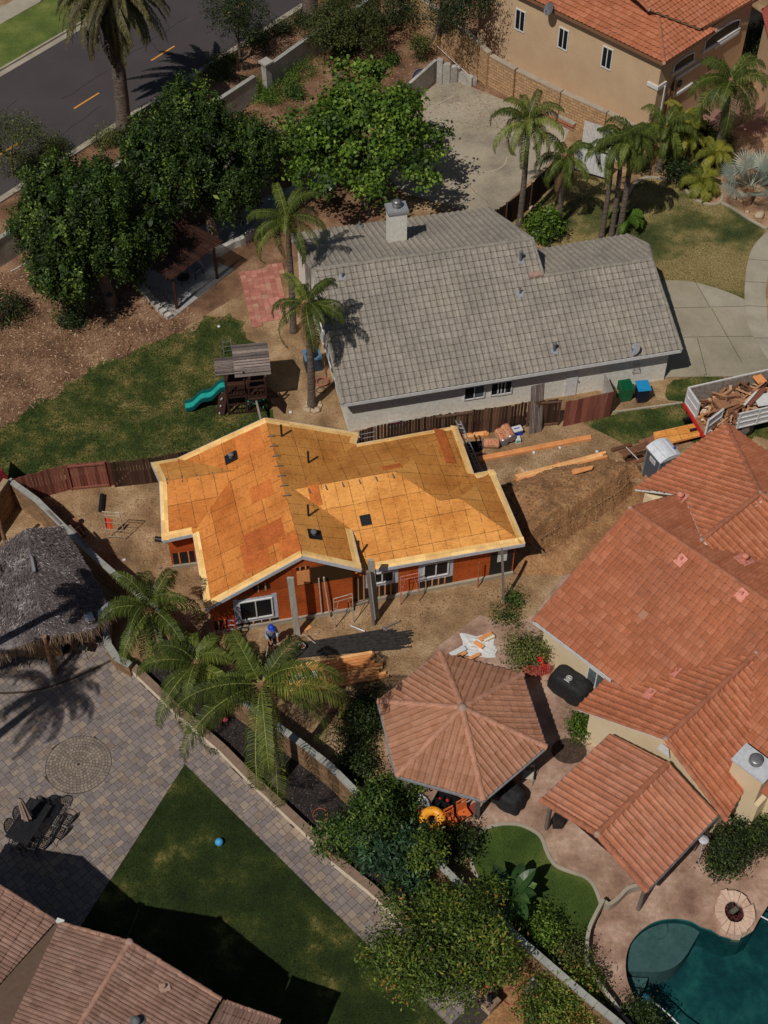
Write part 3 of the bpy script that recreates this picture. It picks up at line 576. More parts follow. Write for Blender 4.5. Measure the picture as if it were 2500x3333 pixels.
b = MB(); b.box((c.x, c.y, .95), (.45, .45, 1.9), R_(45)); b.build('shaft', m_whitewall, t); b = MB(); b.box((c.x, c.y, 1.97), (.7, .7, .14), R_(45)); b.build('cap', m_whitewall, t)
# retaining wall of the tan house, stepped top
t = thing('retaining_wall', 'stepped ochre block retaining wall below the tan house', 'wall', P(1750, 400)); b = MB(); c = MB()
rw = [((1180, -130), (1430, 30), 3.0), ((1430, 30), (1563, 138), 2.6), ((1563, 142), (1594, 169), 2.4), ((1594, 175), (1680, 222), 2.15), ((1680, 222), (1829, 295), 2.0), ((1829, 295), (1978, 362), 1.9), ((1978, 362), (2130, 440), 1.8)]
for a, e, h in rw:
    pp = pz([a, e], h); ribbon(b, pp, .3, 0, h - .08); ribbon(c, pp, .36, h - .08, h)
b.build('masonry', m_block2, t); c.build('cap', M('warm_cap', [(.3, S(150, 136, 118, 1.3)), (.7, S(170, 156, 136, 1.3))]), t)
# court walls
wall_thing('court_wall', 'grey white back wall of the court behind the bright green tree', pz([K2(900, 610), K2(1160, 380)], 1.5), 1.48, .2, m_whitewall, m_whitewall, .05, 0)
t = thing('stepped_wall', 'stained white wall with a stepped zigzag top at the court corner', 'wall', P(*K2(1230, 530))); b = MB()
for i, (x, y, x2, y2, h) in enumerate(((1165, 525, 1200, 530, 1.75), (1200, 530, 1245, 530, 1.45), (1245, 530, 1285, 520, 1.2), (1285, 520, 1305, 500, .9))):
    ribbon(b, px2([K2(x, y), K2(x2, y2)]), .3, 0, h)
b.build('wall_segment', m_whitewall, t)
wall_thing('low_wall', 'low stained white wall at the right of the stepped court wall', px2([K2(1300, 510), K2(1392, 548)]), .62, .3, m_whitewall, m_whitewall, .04, .02)
# fences of upright boards
def fence(label, top_pts, h, mat, frames=(), bw=.14, gap=.01, seed=1, cat='fence', rails=True, group=None, flip=1, tr=(0, 1)):
    pts = pz(top_pts, h); mid = pts[0]; r = random.Random(seed)
    t = thing('wooden_fence', label, cat, (mid[0], mid[1], 0), group=group)
    b = MB(); rl = MB(); po = []
    for i in range(len(pts) - 1):
        a, e = Vector((*pts[i], 0)), Vector((*pts[i + 1], 0)); d = e - a; L = d.length; d.normalize(); q = Vector((-d.y, d.x, 0)) * flip; az = math.atan2(d.y, d.x)
        n_ = max(1, int(L / (bw + gap)))
        for k_ in range(n_):
            p_ = a + d * ((k_ + .5) * L / n_); hh = h * r.uniform(.965, 1.01)
            b.box((p_.x, p_.y, hh / 2), (bw, .022, hh), az + r.uniform(-.03, .03), t=r.uniform(*tr))
        if rails:
            for z in (.35, h - .35): rl.bar(a + q * -.04 + Vector((0, 0, z)), e + q * -.04 + Vector((0, 0, z)), .05, .09, t=.4)
            po.append(a); 
            if i == len(pts) - 2: po.append(e)
        for f0, f1 in frames:
            if f0 // 1 == i:
                A = a + d * ((f0 % 1) * L) - q * .05; Bq = a + d * ((f1 % 1) * L) - q * .05
                for z in (.12, h - .12): rl.bar(A + Vector((0, 0, z)), Bq + Vector((0, 0, z)), .06, .1, t=.9)
                for z0 in (A, Bq): rl.bar(z0 + Vector((0, 0, 0)), z0 + Vector((0, 0, h)), .09, .05, t=.6)
    b.build('board', mat, t)
    if rl.v: rl.build('rail', mat, t)
    for p_ in po:
        c_ = MB(); c_.box((p_.x, p_.y, (h + .05) / 2), (.1, .1, h + .05)); c_.build('post', mat, t)
    return t
fence('reddish board fence with a framed panel at the left of the building site', [(36, 1560), (190, 1518), (215, 1512), (345, 1500), (352, 1498)], 1.8, m_redfence, frames=((2.0, 2.95),), seed=2, rails=False)
fence('dark weathered board fence behind the left corner of the new house', [(355, 1505), (492, 1490), (640, 1462), (700, 1452)], 1.8, m_darkfence, seed=3, rails=False, tr=(0, .6))
fence('brown weathered board fence between the grey house and the building site', [(1120, 1420), K5(760, 1148), K5(870, 1125), K5(1140, 1078), K5(1410, 1040), K5(1659, 1012), K6(110, 990), K6(205, 990)], 1.8, m_darkfence, frames=((3.05, 3.95),), seed=4, rails=False)
fence('dark framed fence panel right of the leaning slatted sheet', [K6(205, 985), K6(350, 975)], 1.8, m_darkfence, frames=((0.02, .97),), seed=5, rails=False, tr=(0, .5))
fence('red stained fence panel next to the green bin', [K6(375, 990), K6(680, 925)], 1.8, m_redfence, seed=6, rails=False, bw=.3, gap=.004)
fence('whitish return panel of the side fence beside the green bin', [K6(680, 925), K6(625, 800)], 1.8, m_whitewall, seed=7, rails=False)
fence('dark board fence along the right edge of the court', [K3(310, 1010), K3(160, 1165), K3(0, 1290), K2(1540, 1335), K2(1420, 1390)], 1.8, m_darkfence, seed=8, tr=(0, .3), rails=True)
t = thing('white_gate', 'white metal sheet gate among the palms by the court', 'gate', P(*K3(530, 1120))); b = MB()
A_, B_ = P(*K3(425, 1080)), P(*K3(640, 1145)); d_ = (B_ - A_).normalized()
for i in range(9): p_ = A_ + (B_ - A_) * ((i + .5) / 9); b.box((p_.x, p_.y, .95), ((B_ - A_).length / 9 - .015, .03, 1.8), math.atan2(d_.y, d_.x), t=random.random())
b.build('sheet_panel', m_white, t); b = MB(); b2_ = [P(*K3(470, 960)), P(*K3(700, 1040))]
for i in range(26): p_ = b2_[0] + (b2_[1] - b2_[0]) * ((i + .5) / 26); b.box((p_.x, p_.y, 1.15), (.07, .03, 2.1), math.atan2(d_.y, d_.x))
b.build('picket_panel', m_white, t); b = MB(); b.bar(A_ + Vector((0, -.04, 1.84)), B_ + Vector((0, -.04, 1.84)), .06, .06); b.bar(A_ + Vector((0, -.04, .1)), B_ + Vector((0, -.04, .1)), .06, .06); b.build('gate_frame', m_black, t)
wall_thing('mow_wall', 'low brick edging strip at the foot of the tan house wall', px2([K3(250, 720), K3(430, 810)]), .25, .3, m_block2, m_wall_cap, .04, 0)
# ================================================ ROOFS
m_gap_shade = flat('tile_gap_shade', S(40, 32, 28, 1.1), .95)  # shade in the gaps under tile courses, put into the riser colour
def clip(poly, a0, a1, b0, b1):
    def cl(ps, f, q):
        out = []
        for i in range(len(ps)):
            p, s_ = ps[i], ps[i - 1]; fp, fs = f(p), f(s_)
            if (fp >= 0) != (fs >= 0):
                k_ = fs / (fs - fp); out.append((s_[0] + (p[0] - s_[0]) * k_, s_[1] + (p[1] - s_[1]) * k_))
            if fp >= 0: out.append(p)
        return out
    for f in (lambda p: p[0] - a0, lambda p: a1 - p[0], lambda p: p[1] - b0, lambda p: b1 - p[1]):
        poly = cl(poly, f, 0)
        if len(poly) < 3: return []
    return poly
PROF = {'S': [(0, 0), (.14, .7), (.28, 1), (.42, .7), (.56, 0), (1, 0)], 'M': [(0, 0), (.1, .8), (.3, .8), (.42, .1), (.58, .1), (.7, .8), (.9, .8), (1, 0)]}
def tiles(mb, poly, eave_dir, wid=.3, course=.34, th=.03, amp=.05, prof='S', m=0):
    poly = [Vector(p) for p in poly]; N = newell(poly)
    if N.z < 0: N = -N; poly = poly[::-1]
    X = Vector(eave_dir); X = (X - N * X.dot(N)).normalized(); Y = N.cross(X)
    if Y.z < 0: X = -X; Y = -Y
    O = poly[0]; q = [((p - O).dot(X), (p - O).dot(Y)) for p in poly]
    amin, amax = min(p[0] for p in q), max(p[0] for p in q); bmin, bmax = min(p[1] for p in q), max(p[1] for p in q)
    pr = PROF[prof]; r = random.Random(int(amax * 97 + bmax * 31))
    def ins(x, y): return inside(x, y, q)
    nb = math.ceil((bmax - bmin) / course)
    for j in range(nb):
        b0 = bmin + j * course; b1 = b0 + course
        for i in range(math.floor(amin / wid), math.ceil(amax / wid)):
            base = i * wid; dz = r.uniform(-.004, .006)
            corners = [ins(base, b0 + .001), ins(base + wid, b0 + .001), ins(base, b1 - .001), ins(base + wid, b1 - .001)]
            if not any(corners) and not ins(base + wid / 2, (b0 + b1) / 2):
                if not clip(q, base, base + wid, b0, b1): continue
            full = all(corners)
            for k_ in range(len(pr) - 1):
                a0, a1 = base + pr[k_][0] * wid, base + pr[k_ + 1][0] * wid; h0, h1 = pr[k_][1] * amp + dz, pr[k_ + 1][1] * amp + dz
                pc = [(a0, b0), (a1, b0), (a1, b1), (a0, b1)] if full else clip(q, a0, a1, b0, b1)
                if not pc: continue
                vs = []
                for (a, b) in pc:
                    u = (a - a0) / (a1 - a0); v_ = (b - b0) / course
                    vs.append(O + X * a + Y * b + N * (h0 + (h1 - h0) * u + th * (1 - v_)))
                mb.face(vs, m, [(a / wid + .001, b / course) for a, b in pc])
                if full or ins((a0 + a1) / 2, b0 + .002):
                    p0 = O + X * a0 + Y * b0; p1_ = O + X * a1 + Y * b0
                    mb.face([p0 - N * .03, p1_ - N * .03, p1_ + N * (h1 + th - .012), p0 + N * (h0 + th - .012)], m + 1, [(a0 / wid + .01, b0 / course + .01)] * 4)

def ridge(mb, p0, p1, r=.11, L=.4, m=0, seed=0):
    p0, p1 = Vector(p0), Vector(p1); d = p1 - p0; n = max(1, round(d.length / L)); rr = random.Random(seed)
    d = d / n; D = d.normalized(); side = Vector((-D.y, D.x, 0)).normalized(); up = D.cross(side); up = up if up.z > 0 else -up
    for i in range(n):
        a = p0 + d * i - D * .03; b = p0 + d * (i + 1) + D * .02; ra, rb = r * 1.12, r * .92; vs = []
        o = rr.uniform(-.008, .008)
        for p, q in ((a, ra), (b, rb)):
            for k_ in range(7):
                th = math.pi * k_ / 6; vs.append(p + side * (math.cos(th) * q + o) + up * (math.sin(th) * q * .85 - .02))
        mb.shared(vs, [(k_, k_ + 1, 8 + k_, 7 + k_) for k_ in range(6)] + [tuple(range(7))[::-1], tuple(range(7, 14))], m, rr.random(), False)
def fascia(mb, pts, h=.18, th=.04, drop=.02, m=0):
    for a, b in zip(pts[:-1], pts[1:]):
        a, b = Vector(a), Vector(b); mb.bar(a - Vector((0, 0, drop + h / 2)), b - Vector((0, 0, drop + h / 2)), th, h, m)
def underside(mb, poly, th=.05, off=-.04):
    mb.slab(poly, th, off=off)
def cen(pts): 
    s = Vector((0, 0, 0))
    for p in pts: s += Vector(p)
    return s / len(pts)
class Wall:                                           # vertical wall plane through two ground points
    def __init__(s, a, b):
        s.a = Vector((a[0], a[1], 0)); e = Vector((b[0], b[1], 0)); s.L = (e - s.a).length; s.d = (e - s.a).normalized()
        n = Vector((s.d.y, -s.d.x, 0)); s.n = n if n.dot(Vector((0, 0, CAM_H)) - s.a) > 0 and n.y < 0 or n.dot(-s.a) > 0 else -n
    def sz(s, px): p = RP(px, (s.a, s.n)); return ((p - s.a).dot(s.d), p.z)
    def pt(s, u, z, off=0): return s.a + s.d * u + Vector((0, 0, z)) + s.n * off
    def rect(s, mb, u0, u1, z0, z1, off=.01, th=.04, m=0, t=.5):
        c = s.pt((u0 + u1) / 2, (z0 + z1) / 2, off + th / 2); mb.box(c, (abs(u1 - u0), abs(z1 - z0), th), ax=(s.d, Vector((0, 0, 1)), s.n), m=m, t=t)
def window(wall, parent, u0, u1, z0, z1, fm, gm, panes=2, fw=.06, label=None, sill=False, depth=.06, gm2=None):
    if u0 > u1: u0, u1 = u1, u0
    f = MB()
    wall.rect(f, u0, u1, z0, z0 + fw, 0, depth); wall.rect(f, u0, u1, z1 - fw, z1, 0, depth)
    wall.rect(f, u0, u0 + fw, z0 + fw, z1 - fw, 0, depth); wall.rect(f, u1 - fw, u1, z0 + fw, z1 - fw, 0, depth)
    for k_ in range(1, panes):
        c = u0 + (u1 - u0) * k_ / panes; wall.rect(f, c - fw * .4, c + fw * .4, z0 + fw, z1 - fw, 0, depth - .004)
    wnd = f.build('window', fm, parent)
    if label: wnd['label'] = label
    for k_ in range(panes):
        a = u0 + (u1 - u0) * k_ / panes + fw * .4; b = u0 + (u1 - u0) * (k_ + 1) / panes - fw * .4
        p_ = MB(); wall.rect(p_, a, b, z0 + fw * .9, z1 - fw * .9, .003, .012); p_.build('pane', gm2 if (gm2 and k_ == panes - 1) else gm, wnd)
    return wnd
def window_px(wall, parent, pxs, fm, gm, **kw):
    q = [wall.sz(p) for p in pxs]; us = sorted(a for a, _ in q); zs = sorted(b for _, b in q)
    return window(wall, parent, (us[0] + us[1]) / 2, (us[-1] + us[-2]) / 2, (zs[0] + zs[1]) / 2, (zs[-1] + zs[-2]) / 2, fm, gm, **kw)
def vent(roof, plane_pt, n, mat, r=.06, h=.45, cap=None, flash=None, fmat=None, cone=False):
    p = Vector(plane_pt); b = MB(); b.tube([p - Vector((0, 0, .1)), p + Vector((0, 0, h))], r, 10)
    if cap: b.lathe(p + Vector((0, 0, h - .02)), [(0, .14), (r * 1.0, .1), (r * 1.4, .05), (r * 1.4, 0), (r * .8, -.01)], 12)
    v_ = b.build('roof_vent', mat, roof)
    if flash:
        f = MB(); X = Vector((1, 0, 0)); X = (X - n * X.dot(n)).normalized(); Y = n.cross(X)
        if isinstance(flash, tuple): a = R_(flash[1]); X, Y = X * math.cos(a) + Y * math.sin(a), Y * math.cos(a) - X * math.sin(a); fs = flash[0]
        else: fs = flash
        f.box(p + n.normalized() * .07, (fs, fs * .8, .03), ax=(X, Y, n.normalized())); f.build('vent_flashing', fmat or mat, roof)
    return v_
# ------------------------------------------------ grey tiled house
ze = 2.6; A, B, D = P(1114, 1315, ze), P(940, 763, ze), P(2219, 1137, ze)
ua = math.degrees(math.atan2((D - A).y, (D - A).x)) + 90; ed = (D - A).normalized()
GF = PL(A, ua, .43); GR = PL(B, ua - 180, .43)
rl = RP((1020, 876), GF); rr_ = RP((1733, 776), GF); g1 = RP((1770, 897), GF); g2 = RP((2121, 841), GF)
b2 = RP((1588, 676), PL(rr_, ua - 180, .43)); b1_ = RP((940, 763), PL(rl, ua - 180, .43))
gh = thing('tiled_house', 'pale stucco house with a large grey tile roof and a single white chimney', 'house', cen([A, D, b2, b1_]) * Vector((1, 1, 0)) if False else (cen([A, D, b2, b1_]).x, cen([A, D, b2, b1_]).y, 0))
rf = MB()
tiles(rf, [A, D, g2, g1, rr_, rl], ed, .33, .36, .045, .055, 'S')
tiles(rf, [b1_, rl, rr_, b2], ed, .33, .36, .045, .055, 'S')
GB = PL(g1, ua - 180, .43); h1, h2, h3 = RP((1744, 812), GB), RP((2045, 763), GB), RP((2111, 796), GB)
tiles(rf, [g1, g2, h3, h2, h1], ed, .33, .36, .045, .055, 'S')
groof = rf.build('roof', [m_tile_g, m_gap_shade], gh)
rc = MB()
ridge(rc, rl, rr_, .12); ridge(rc, g1, g2, .12); ridge(rc, rr_, g1, .08); ridge(rc, A, rl, .09); ridge(rc, rl, b1_, .09); ridge(rc, b2, rr_, .09); ridge(rc, D, g2, .09); ridge(rc, g2, h3, .08); ridge(rc, h3, h2, .08)
h4 = RP((2055, 800), GB); ridge(rc, h4, g2 + (h3 - g2) * .3, .08)
rc.build('ridge_cap', m_cap_g, groof)
ev = MB(); fascia(ev, [A, D], .2); fascia(ev, [A, rl, b1_], .18); fascia(ev, [D, g2], .18); fascia(ev, [b2, rr_], .18)
ev.build('fascia', m_white, gh)
un = MB()
for pl in ([A, D, g2, g1, rr_, rl], [b1_, rl, rr_, b2], [g1, g2, h3, h2, h1]): underside(un, pl)
un.build('roof_deck', m_white, gh)
# walls a little inside the eaves
q_ = Vector((-ed.y, ed.x, 0)); ov = .55
wa = A + ed * .35 + q_ * ov; wd_ = D - ed * .35 + q_ * ov
def flat2(v): return (v.x, v.y)
def on(pl, x, y, off=-.06): p, n = pl; return p.z - ((x - p.x) * n.x + (y - p.y) * n.y) / n.z + off
wr = rl + ed * .35; wb = b1_ + ed * .35 - q_ * ov; wb2 = b2 - ed * .35 - q_ * ov; wrr = rr_ - ed * .35; ws = Vector((wrr.x, wrr.y, 0)); wg2 = g2 - ed * .35
foot = [wa, wd_, wg2, h3 - ed * .35 - q_ * .4, h2 - ed * .3 - q_ * .4, Vector((h1.x, h1.y, 0)) + ed * .1 - q_ * .3]
GRr = PL(rl, ua - 180, .43)
wl_ = MB()
wl_.prism([flat2(p) for p in (wa, wd_, wg2, foot[3], foot[5])], 0, 0, zt=[on(GF, *flat2(wa)), on(GF, *flat2(wd_)), on(GF, *flat2(wg2)), on(GB, *flat2(foot[3])), on(GB, *flat2(foot[5]))])
wfr = wrr - q_ * ((wrr - wa).dot(q_) - .02)
wl_.prism([flat2(p) for p in (wa + ed * .01 + q_ * .02, wfr, wrr, wb2, wb, wr)], 0, 0, zt=[on(GF, *flat2(wa)), on(GF, *flat2(wfr)), rr_.z - .1, on(GRr, *flat2(wb2)), on(GRr, *flat2(wb)), rl.z - .1])
wl_.build('wall', m_stucco, gh)
W = Wall(wa, wd_)
window_px(W, gh, [K5(1335, 900), K5(1470, 875), K5(1470, 960), K5(1335, 980)], m_white, m_glass, gm2=m_glass2)
window_px(W, gh, [K5(1505, 870), K5(1645, 850), K5(1640, 935), K5(1505, 950)], m_white, m_glass, gm2=m_glass2)
window_px(W, gh, [K6(-60, 850), K6(38, 850), K6(30, 935), K6(-60, 950)], m_white, m_glass, panes=2)
q = [W.sz(K6(*p)) for p in ((375, 780), (465, 775), (440, 955), (360, 970))]
dm = MB(); W.rect(dm, min(a for a, _ in q) + .08, max(a for a, _ in q) - .08, .02, 2.1, .01, .05); dr = dm.build('door', m_white, gh)
dm = MB(); u_ = W.sz(K6(445, 878))[0]; W.rect(dm, u_ - .03, u_ + .03, 1.0, 1.06, .06, .06); dm.build('handle', m_steel, dr)
dm = MB(); W.rect(dm, q[0][0] - .1, q[1][0] + .5, 2.44, 2.52, .3, .12); dm.build('gutter', m_white, gh)
# chimney
cb = RP(K2(918, 1535), GRr); hx_ = RP(K2(865, 1530), GRr); ww = .62
ch = MB(); cp_ = Vector((cb.x, cb.y, 0)) + q_ * .35; _, ctp = UP(tuple([*K2(918, 1535)]), tuple(K2(918, 1360)))
zt_ = CP.z + ray(*K2(918, 1355)).z * (cb.y / ray(*K2(918, 1355)).y)
ch.box((cp_.x, cp_.y, (zt_ + 2) / 2), (.95, .7, zt_ - 2), R_(ua - 90)); chim = ch.build('chimney', m_stucco, groof)
ch = MB(); ch.box((cp_.x, cp_.y, zt_ + .06), (1.1, .84, .16), R_(ua - 90)); ch.box((cp_.x, cp_.y, zt_ - .08), (1.02, .77, .06), R_(ua - 90)); ch.build('chimney_cap', m_galv, groof)
ch = MB(); ch.lathe((cp_.x, cp_.y, zt_ + .14), [(.2, 0), (.2, .1), (.24, .1), (.24, .28), (.2, .3), (.26, .34), (.12, .42), (0, .44)], 16); ch.build('chimney_flue', m_steel, groof)
for px_, r_, h_, cp in ((K5(566, 205), .05, .35, False), (K6(85, 100), .07, .6, True), (K6(82, 310), .05, .45, False), (K6(300, 670), .08, .5, True), (K2(675, 1440), .05, .25, True)):
    pl = GRr if px_ == K2(675, 1440) else GF
    vent(groof, RP(px_, pl), pl[1], m_vent, r_, h_, cap=cp, flash=.4, fmat=m_galv)
vv = MB(); p_ = RP(K6(180, 180), GF); vv.box(p_ + Vector((0, 0, .05)), (.7, .5, .1), R_(ua - 90)); vv.build('low_roof_vent', m_mortar, groof)
# meter things on the west gable wall
Wg = Wall(wb, wa)
for px_ in ((1040, 985), (1056, 1060), (1078, 1190), (1096, 1255)):
    u_, z_ = Wg.sz(px_); o_ = window(Wg, gh, u_ - .45, u_ + .45, 1.0, 2.0, m_white, m_glass, panes=1)
def dish(name, label, foot_, arm, size, az, el, mat, bracket=True):
    t = thing(name, label, 'dish', foot_); f = Vector(foot_); c = f + Vector(arm)
    d = Vector((math.cos(R_(az)) * math.cos(R_(el)), math.sin(R_(az)) * math.cos(R_(el)), math.sin(R_(el))))
    b = MB(); X = Vector((-d.y, d.x, 0)).normalized(); Y = d.cross(X); vs = []; rings = 5; n = 18
    for i in range(rings + 1):
        rr = size / 2 * i / rings
        for j in range(n): a = 2 * math.pi * j / n; vs.append(c + X * (rr * math.cos(a)) + Y * (rr * math.sin(a) * 1.1) + d * (.35 * rr * rr / size))
    b.shared(vs, [(i * n + j, i * n + (j + 1) % n, (i + 1) * n + (j + 1) % n, (i + 1) * n + j) for i in range(rings) for j in range(n)], sm=True)
    b.build('reflector', mat, t)
    b = MB(); b.tube([f, f + Vector((0, 0, .15)), c - d * .02], .025, 6); b.tube([c - Y * size * .5, c + d * size * .55], .012, 5); b.box(c + d * size * .55, (.07, .07, .05)); b.build('arm', m_steel, t)
    return t
fd = RP(K6(812, 690), GF); dish('satellite_dish', 'pale satellite dish on the front eave of the grey tiled house', fd, (.02, .05, .3), .6, -160, 38, m_galv)
b = MB(); us_, zs_ = W.sz(K6(806, 740)); ut = thing('antenna_bracket', 'thin metal ladder-like bracket on the pale wall under the satellite dish', 'bracket', W.pt(us_, .9, .05))
for du in (0, .42): b.tube([W.pt(us_ + du * .1, 2.2, .08), W.pt(us_ + du, .95, .1)], .012, 5)
for z in (1.0, 1.25, 1.55): b.tube([W.pt(us_, z, .1), W.pt(us_ + .38, z, .1)], .012, 5)
b.build('bracket_frame', m_steel, ut)
# ------------------------------------------------ red-roofed house on the right
def mkroof(parent, planes, mat, wid=.33, course=.36, th=.045, amp=.055, prof='S', deckm=m_white):
    rf = MB(); un = MB()
    for poly, e in planes:
        tiles(rf, poly, e, wid, course, th, amp, prof); 
        pp = [Vector(p) for p in poly]; pp = pp if newell(pp).z > 0 else pp[::-1]; underside(un, pp)
    o = rf.build('roof', [mat, m_gap_shade], parent); un.build('roof_deck', deckm, parent); return o
def D2(a): return Vector((math.cos(R_(a)), math.sin(R_(a)), 0))
RA = -44.7                                            # main ridge direction
E1, E2 = P(1737, 2020, 2.9), P(1978, 2202, 2.9); e1, e2 = D2(RA), D2(RA + 90)
RM = PL(E1, RA + 90, .38); R0 = RP((2052, 1654), RM); R1 = R0 + e1 * 16
RN = PL(R0, RA - 90, .38); N0 = RP((2214, 1608), RN); N1 = N0 + e1 * 16
# lower cross wing with its gable to the patio
WG0 = RP((2460, 2125), RM)                            # where the wing's ridge meets the main slope
wz = WG0.z
wr0 = P(2167, 2404, wz); WW = PL(wr0, RA + 0, .52); WE = PL(wr0, RA + 180, .52)
wc1 = RP((1878, 2304), WW); wv = RP((1978, 2202), WW)
wc2 = RP((2365, 2667), WE); wv2 = RP((2490, 2430), WE)
# upper wing
UW = PL(P(2065, 1592, 3.2), RA + 0, .4); u0, u1, u2 = RP((2065, 1592), UW), RP((2362, 1374), UW), RP((2475, 1604), UW); u3 = RP((2285, 1756), UW); uv_ = RP((2225, 1612), UW)
UE = PL(u3, RA + 180, .4)
rh = thing('tiled_house', 'large cream house with terracotta tile roofs on the right beside the pool deck', 'house', (P(2300, 2000).x, P(2300, 2000).y, 0))
planes = [([E1, E1 + e1 * 16, R1, R0], e1), ([R0, R1, N1, N0], e1), ([wc1, wr0, WG0, wv], e2), ([wr0, wc2, wv2 + e2 * 1.0, WG0 + e2 * .3], e2),
          ([u0, uv_, u3, u2, u1], e2), ([u1, u2, u2 + D2(RA + 45) * 4.2 - Vector((0, 0, 1.25))], e1), ([u3, u3 + e1 * 7 - Vector((0, 0, 2.6)), u2 + e1 * 7 + D2(RA + 90) * 3 - Vector((0, 0, 2.6)), u2], e2)]
rroof = mkroof(rh, planes, m_tile_r)
rc = MB()
ridge(rc, R0, R1, .12); ridge(rc, E1, R0, .09, seed=2); ridge(rc, R0, N0, .09); ridge(rc, wr0, WG0, .12); ridge(rc, wc1 + (wr0 - wc1) * .0, wr0, .07); ridge(rc, wc2, wr0, .12)
ridge(rc, u3, u2, .12); ridge(rc, u2, u1, .12); ridge(rc, u2, u2 + D2(RA + 45) * 0.01 + e1 * 2, .12)
rc.build('ridge_cap', m_cap_r, rroof)
ev = MB(); fascia(ev, [E1, E2 + e1 * .2], .2); fascia(ev, [wc1, wr0, wc2], .12); fascia(ev, [E1, R0], .16); ev.build('fascia', m_white, rh)
bl_ = MB()
for p, n_ in ((R0, 0), (wr0, 0), (u2, 0), (u3, 0), (WG0, 0)): bl_.lathe(p + Vector((0, 0, .02)), [(.12, -.05), (.11, .03), (.07, .07), (0, .09)], 10); bl_.out('ridge_mortar', m_mortar, rroof)
ov = .45
w0 = E1 + e1 * .3 + e2 * ov; w1 = E2 + e1 * 2.5 + e2 * ov; wp0 = Vector((wc1.x, wc1.y, 0)) + e1 * ov + e2 * .35; wp1 = Vector((wr0.x, wr0.y, 0)) + e2 * .35; wp2 = Vector((wc2.x, wc2.y, 0)) - e1 * ov + e2 * .35
wl_ = MB(); r0_ = R0 + e1 * .3
wl_.prism([flat2(w0), flat2(w1 + e1 * 9), flat2(r0_ + e1 * 14), flat2(N0 + e1 * 14 - e2 * .4), flat2(N0 + e1 * .3 - e2 * .4), flat2(r0_)], 0, 0, zt=[on(RM, *flat2(w0)), on(RM, *flat2(w1 + e1 * 9)), R0.z - .1, on(RN, *flat2(N0 - e2 * .4)), on(RN, *flat2(N0 - e2 * .4)), R0.z - .1])
wl_.prism([flat2(wp0), flat2(wp1), flat2(wp2), flat2(wp2 + e2 * 3.2), flat2(wp1 + e2 * 4.5), flat2(wp0 + e2 * 3)], 0, 0, zt=[on(WW, *flat2(wp0)), wr0.z - .1, on(WE, *flat2(wp2)), on(WE, *flat2(wp2 + e2 * 3.2)), wr0.z - .1, on(WW, *flat2(wp0))])
ui = Vector((u0.x, u0.y, 0)) + e1 * .4 + e2 * .3; uj = Vector((u1.x, u1.y, 0)) + e1 * .4 - e2 * .4
wl_.prism([flat2(ui), flat2(ui + e1 * 6), flat2(uj + e1 * 6), flat2(uj)], 0, 2.95)
wl_.build('wall', m_stucco_r, rh)
W1 = Wall(w0, w1); W2 = Wall(wp0, wp2)
window_px(W1, rh, [K9(520, 1100), K9(640, 1190), K9(620, 1270), K9(500, 1225)], m_white, m_glass2, panes=2, fw=.07)
q = [W2.sz(K9(*p)) for p in ((950, 1595), (1020, 1650))]
lv = MB(); uu = [a for a, _ in q]; zz = [z for _, z in q]; um = W2.sz(K9(1000, 1640))[0]
for i in range(7): W2.rect(lv, um - .3 + i * .02, um + .3 - i * .02, W2.sz(K9(1000, 1640))[1] - .25 + i * .08, W2.sz(K9(1000, 1640))[1] - .19 + i * .08, .01, .03)
lv.build('gable_vent', m_white, rh)
for px_, pl in ((K9(1105, 440), RM), (K9(1490, 660), RM), (K9(1070, 1150), WW), (K9(910, 1290), WW)):
    vent(rroof, RP(px_, pl), pl[1], flat('pink_vent_pipe', S(190, 120, 100, 1.3)), .05, .28, flash=(.5, 40), fmat=flat('pink_flashing', S(200, 130, 112, 1.3)))
for px_, pl in ((K9(1505, 440), RN), (K9(1095, 50), UW)):
    vent(rroof, RP(px_, pl), pl[1], bpy.data.materials['pink_vent_pipe'], .12, .35, cap=True, flash=(.8, 40), fmat=bpy.data.materials['pink_flashing'])
rt = MB(); p_ = RP(K9(868, 788), RM); n_ = RM[1].normalized(); Xr = (e1 - n_ * e1.dot(n_)).normalized(); rt.box(p_ + n_ * .09, (.33, .36, .02), ax=(Xr, n_.cross(Xr), n_)); rt.build('pale_replacement_tile', m_tile_p, rroof)
# red house chimney
cbx, ctx_ = UP(KC(1484, 455), KC(1640, 130)); cm = MB(); az = R_(RA); cx_ = cbx + e2 * .5 - e1 * .68
zc = ctx_.z; print('chimney z', zc)
top_c = P(*KC(1590, 60), zc)
cm.box((cx_.x, cx_.y, zc / 2), (1.35, .85, zc), az); cm.box((cx_.x, cx_.y, 1.2), (1.75, .8, 2.4), az)
rch = cm.build('chimney', m_stucco_r, rroof); cm = MB(); cm.box((cx_.x, cx_.y, zc + .04), (1.5, 1.0, .1), az); cm.build('chimney_cap', m_offwhite, rroof)
cm = MB(); cm.lathe((cx_.x, cx_.y, zc + .09), [(.2, 0), (.2, .12), (.27, .12), (.27, .3), (.2, .34), (0, .36)], 16); cm.build('chimney_flue', m_steel, rroof)
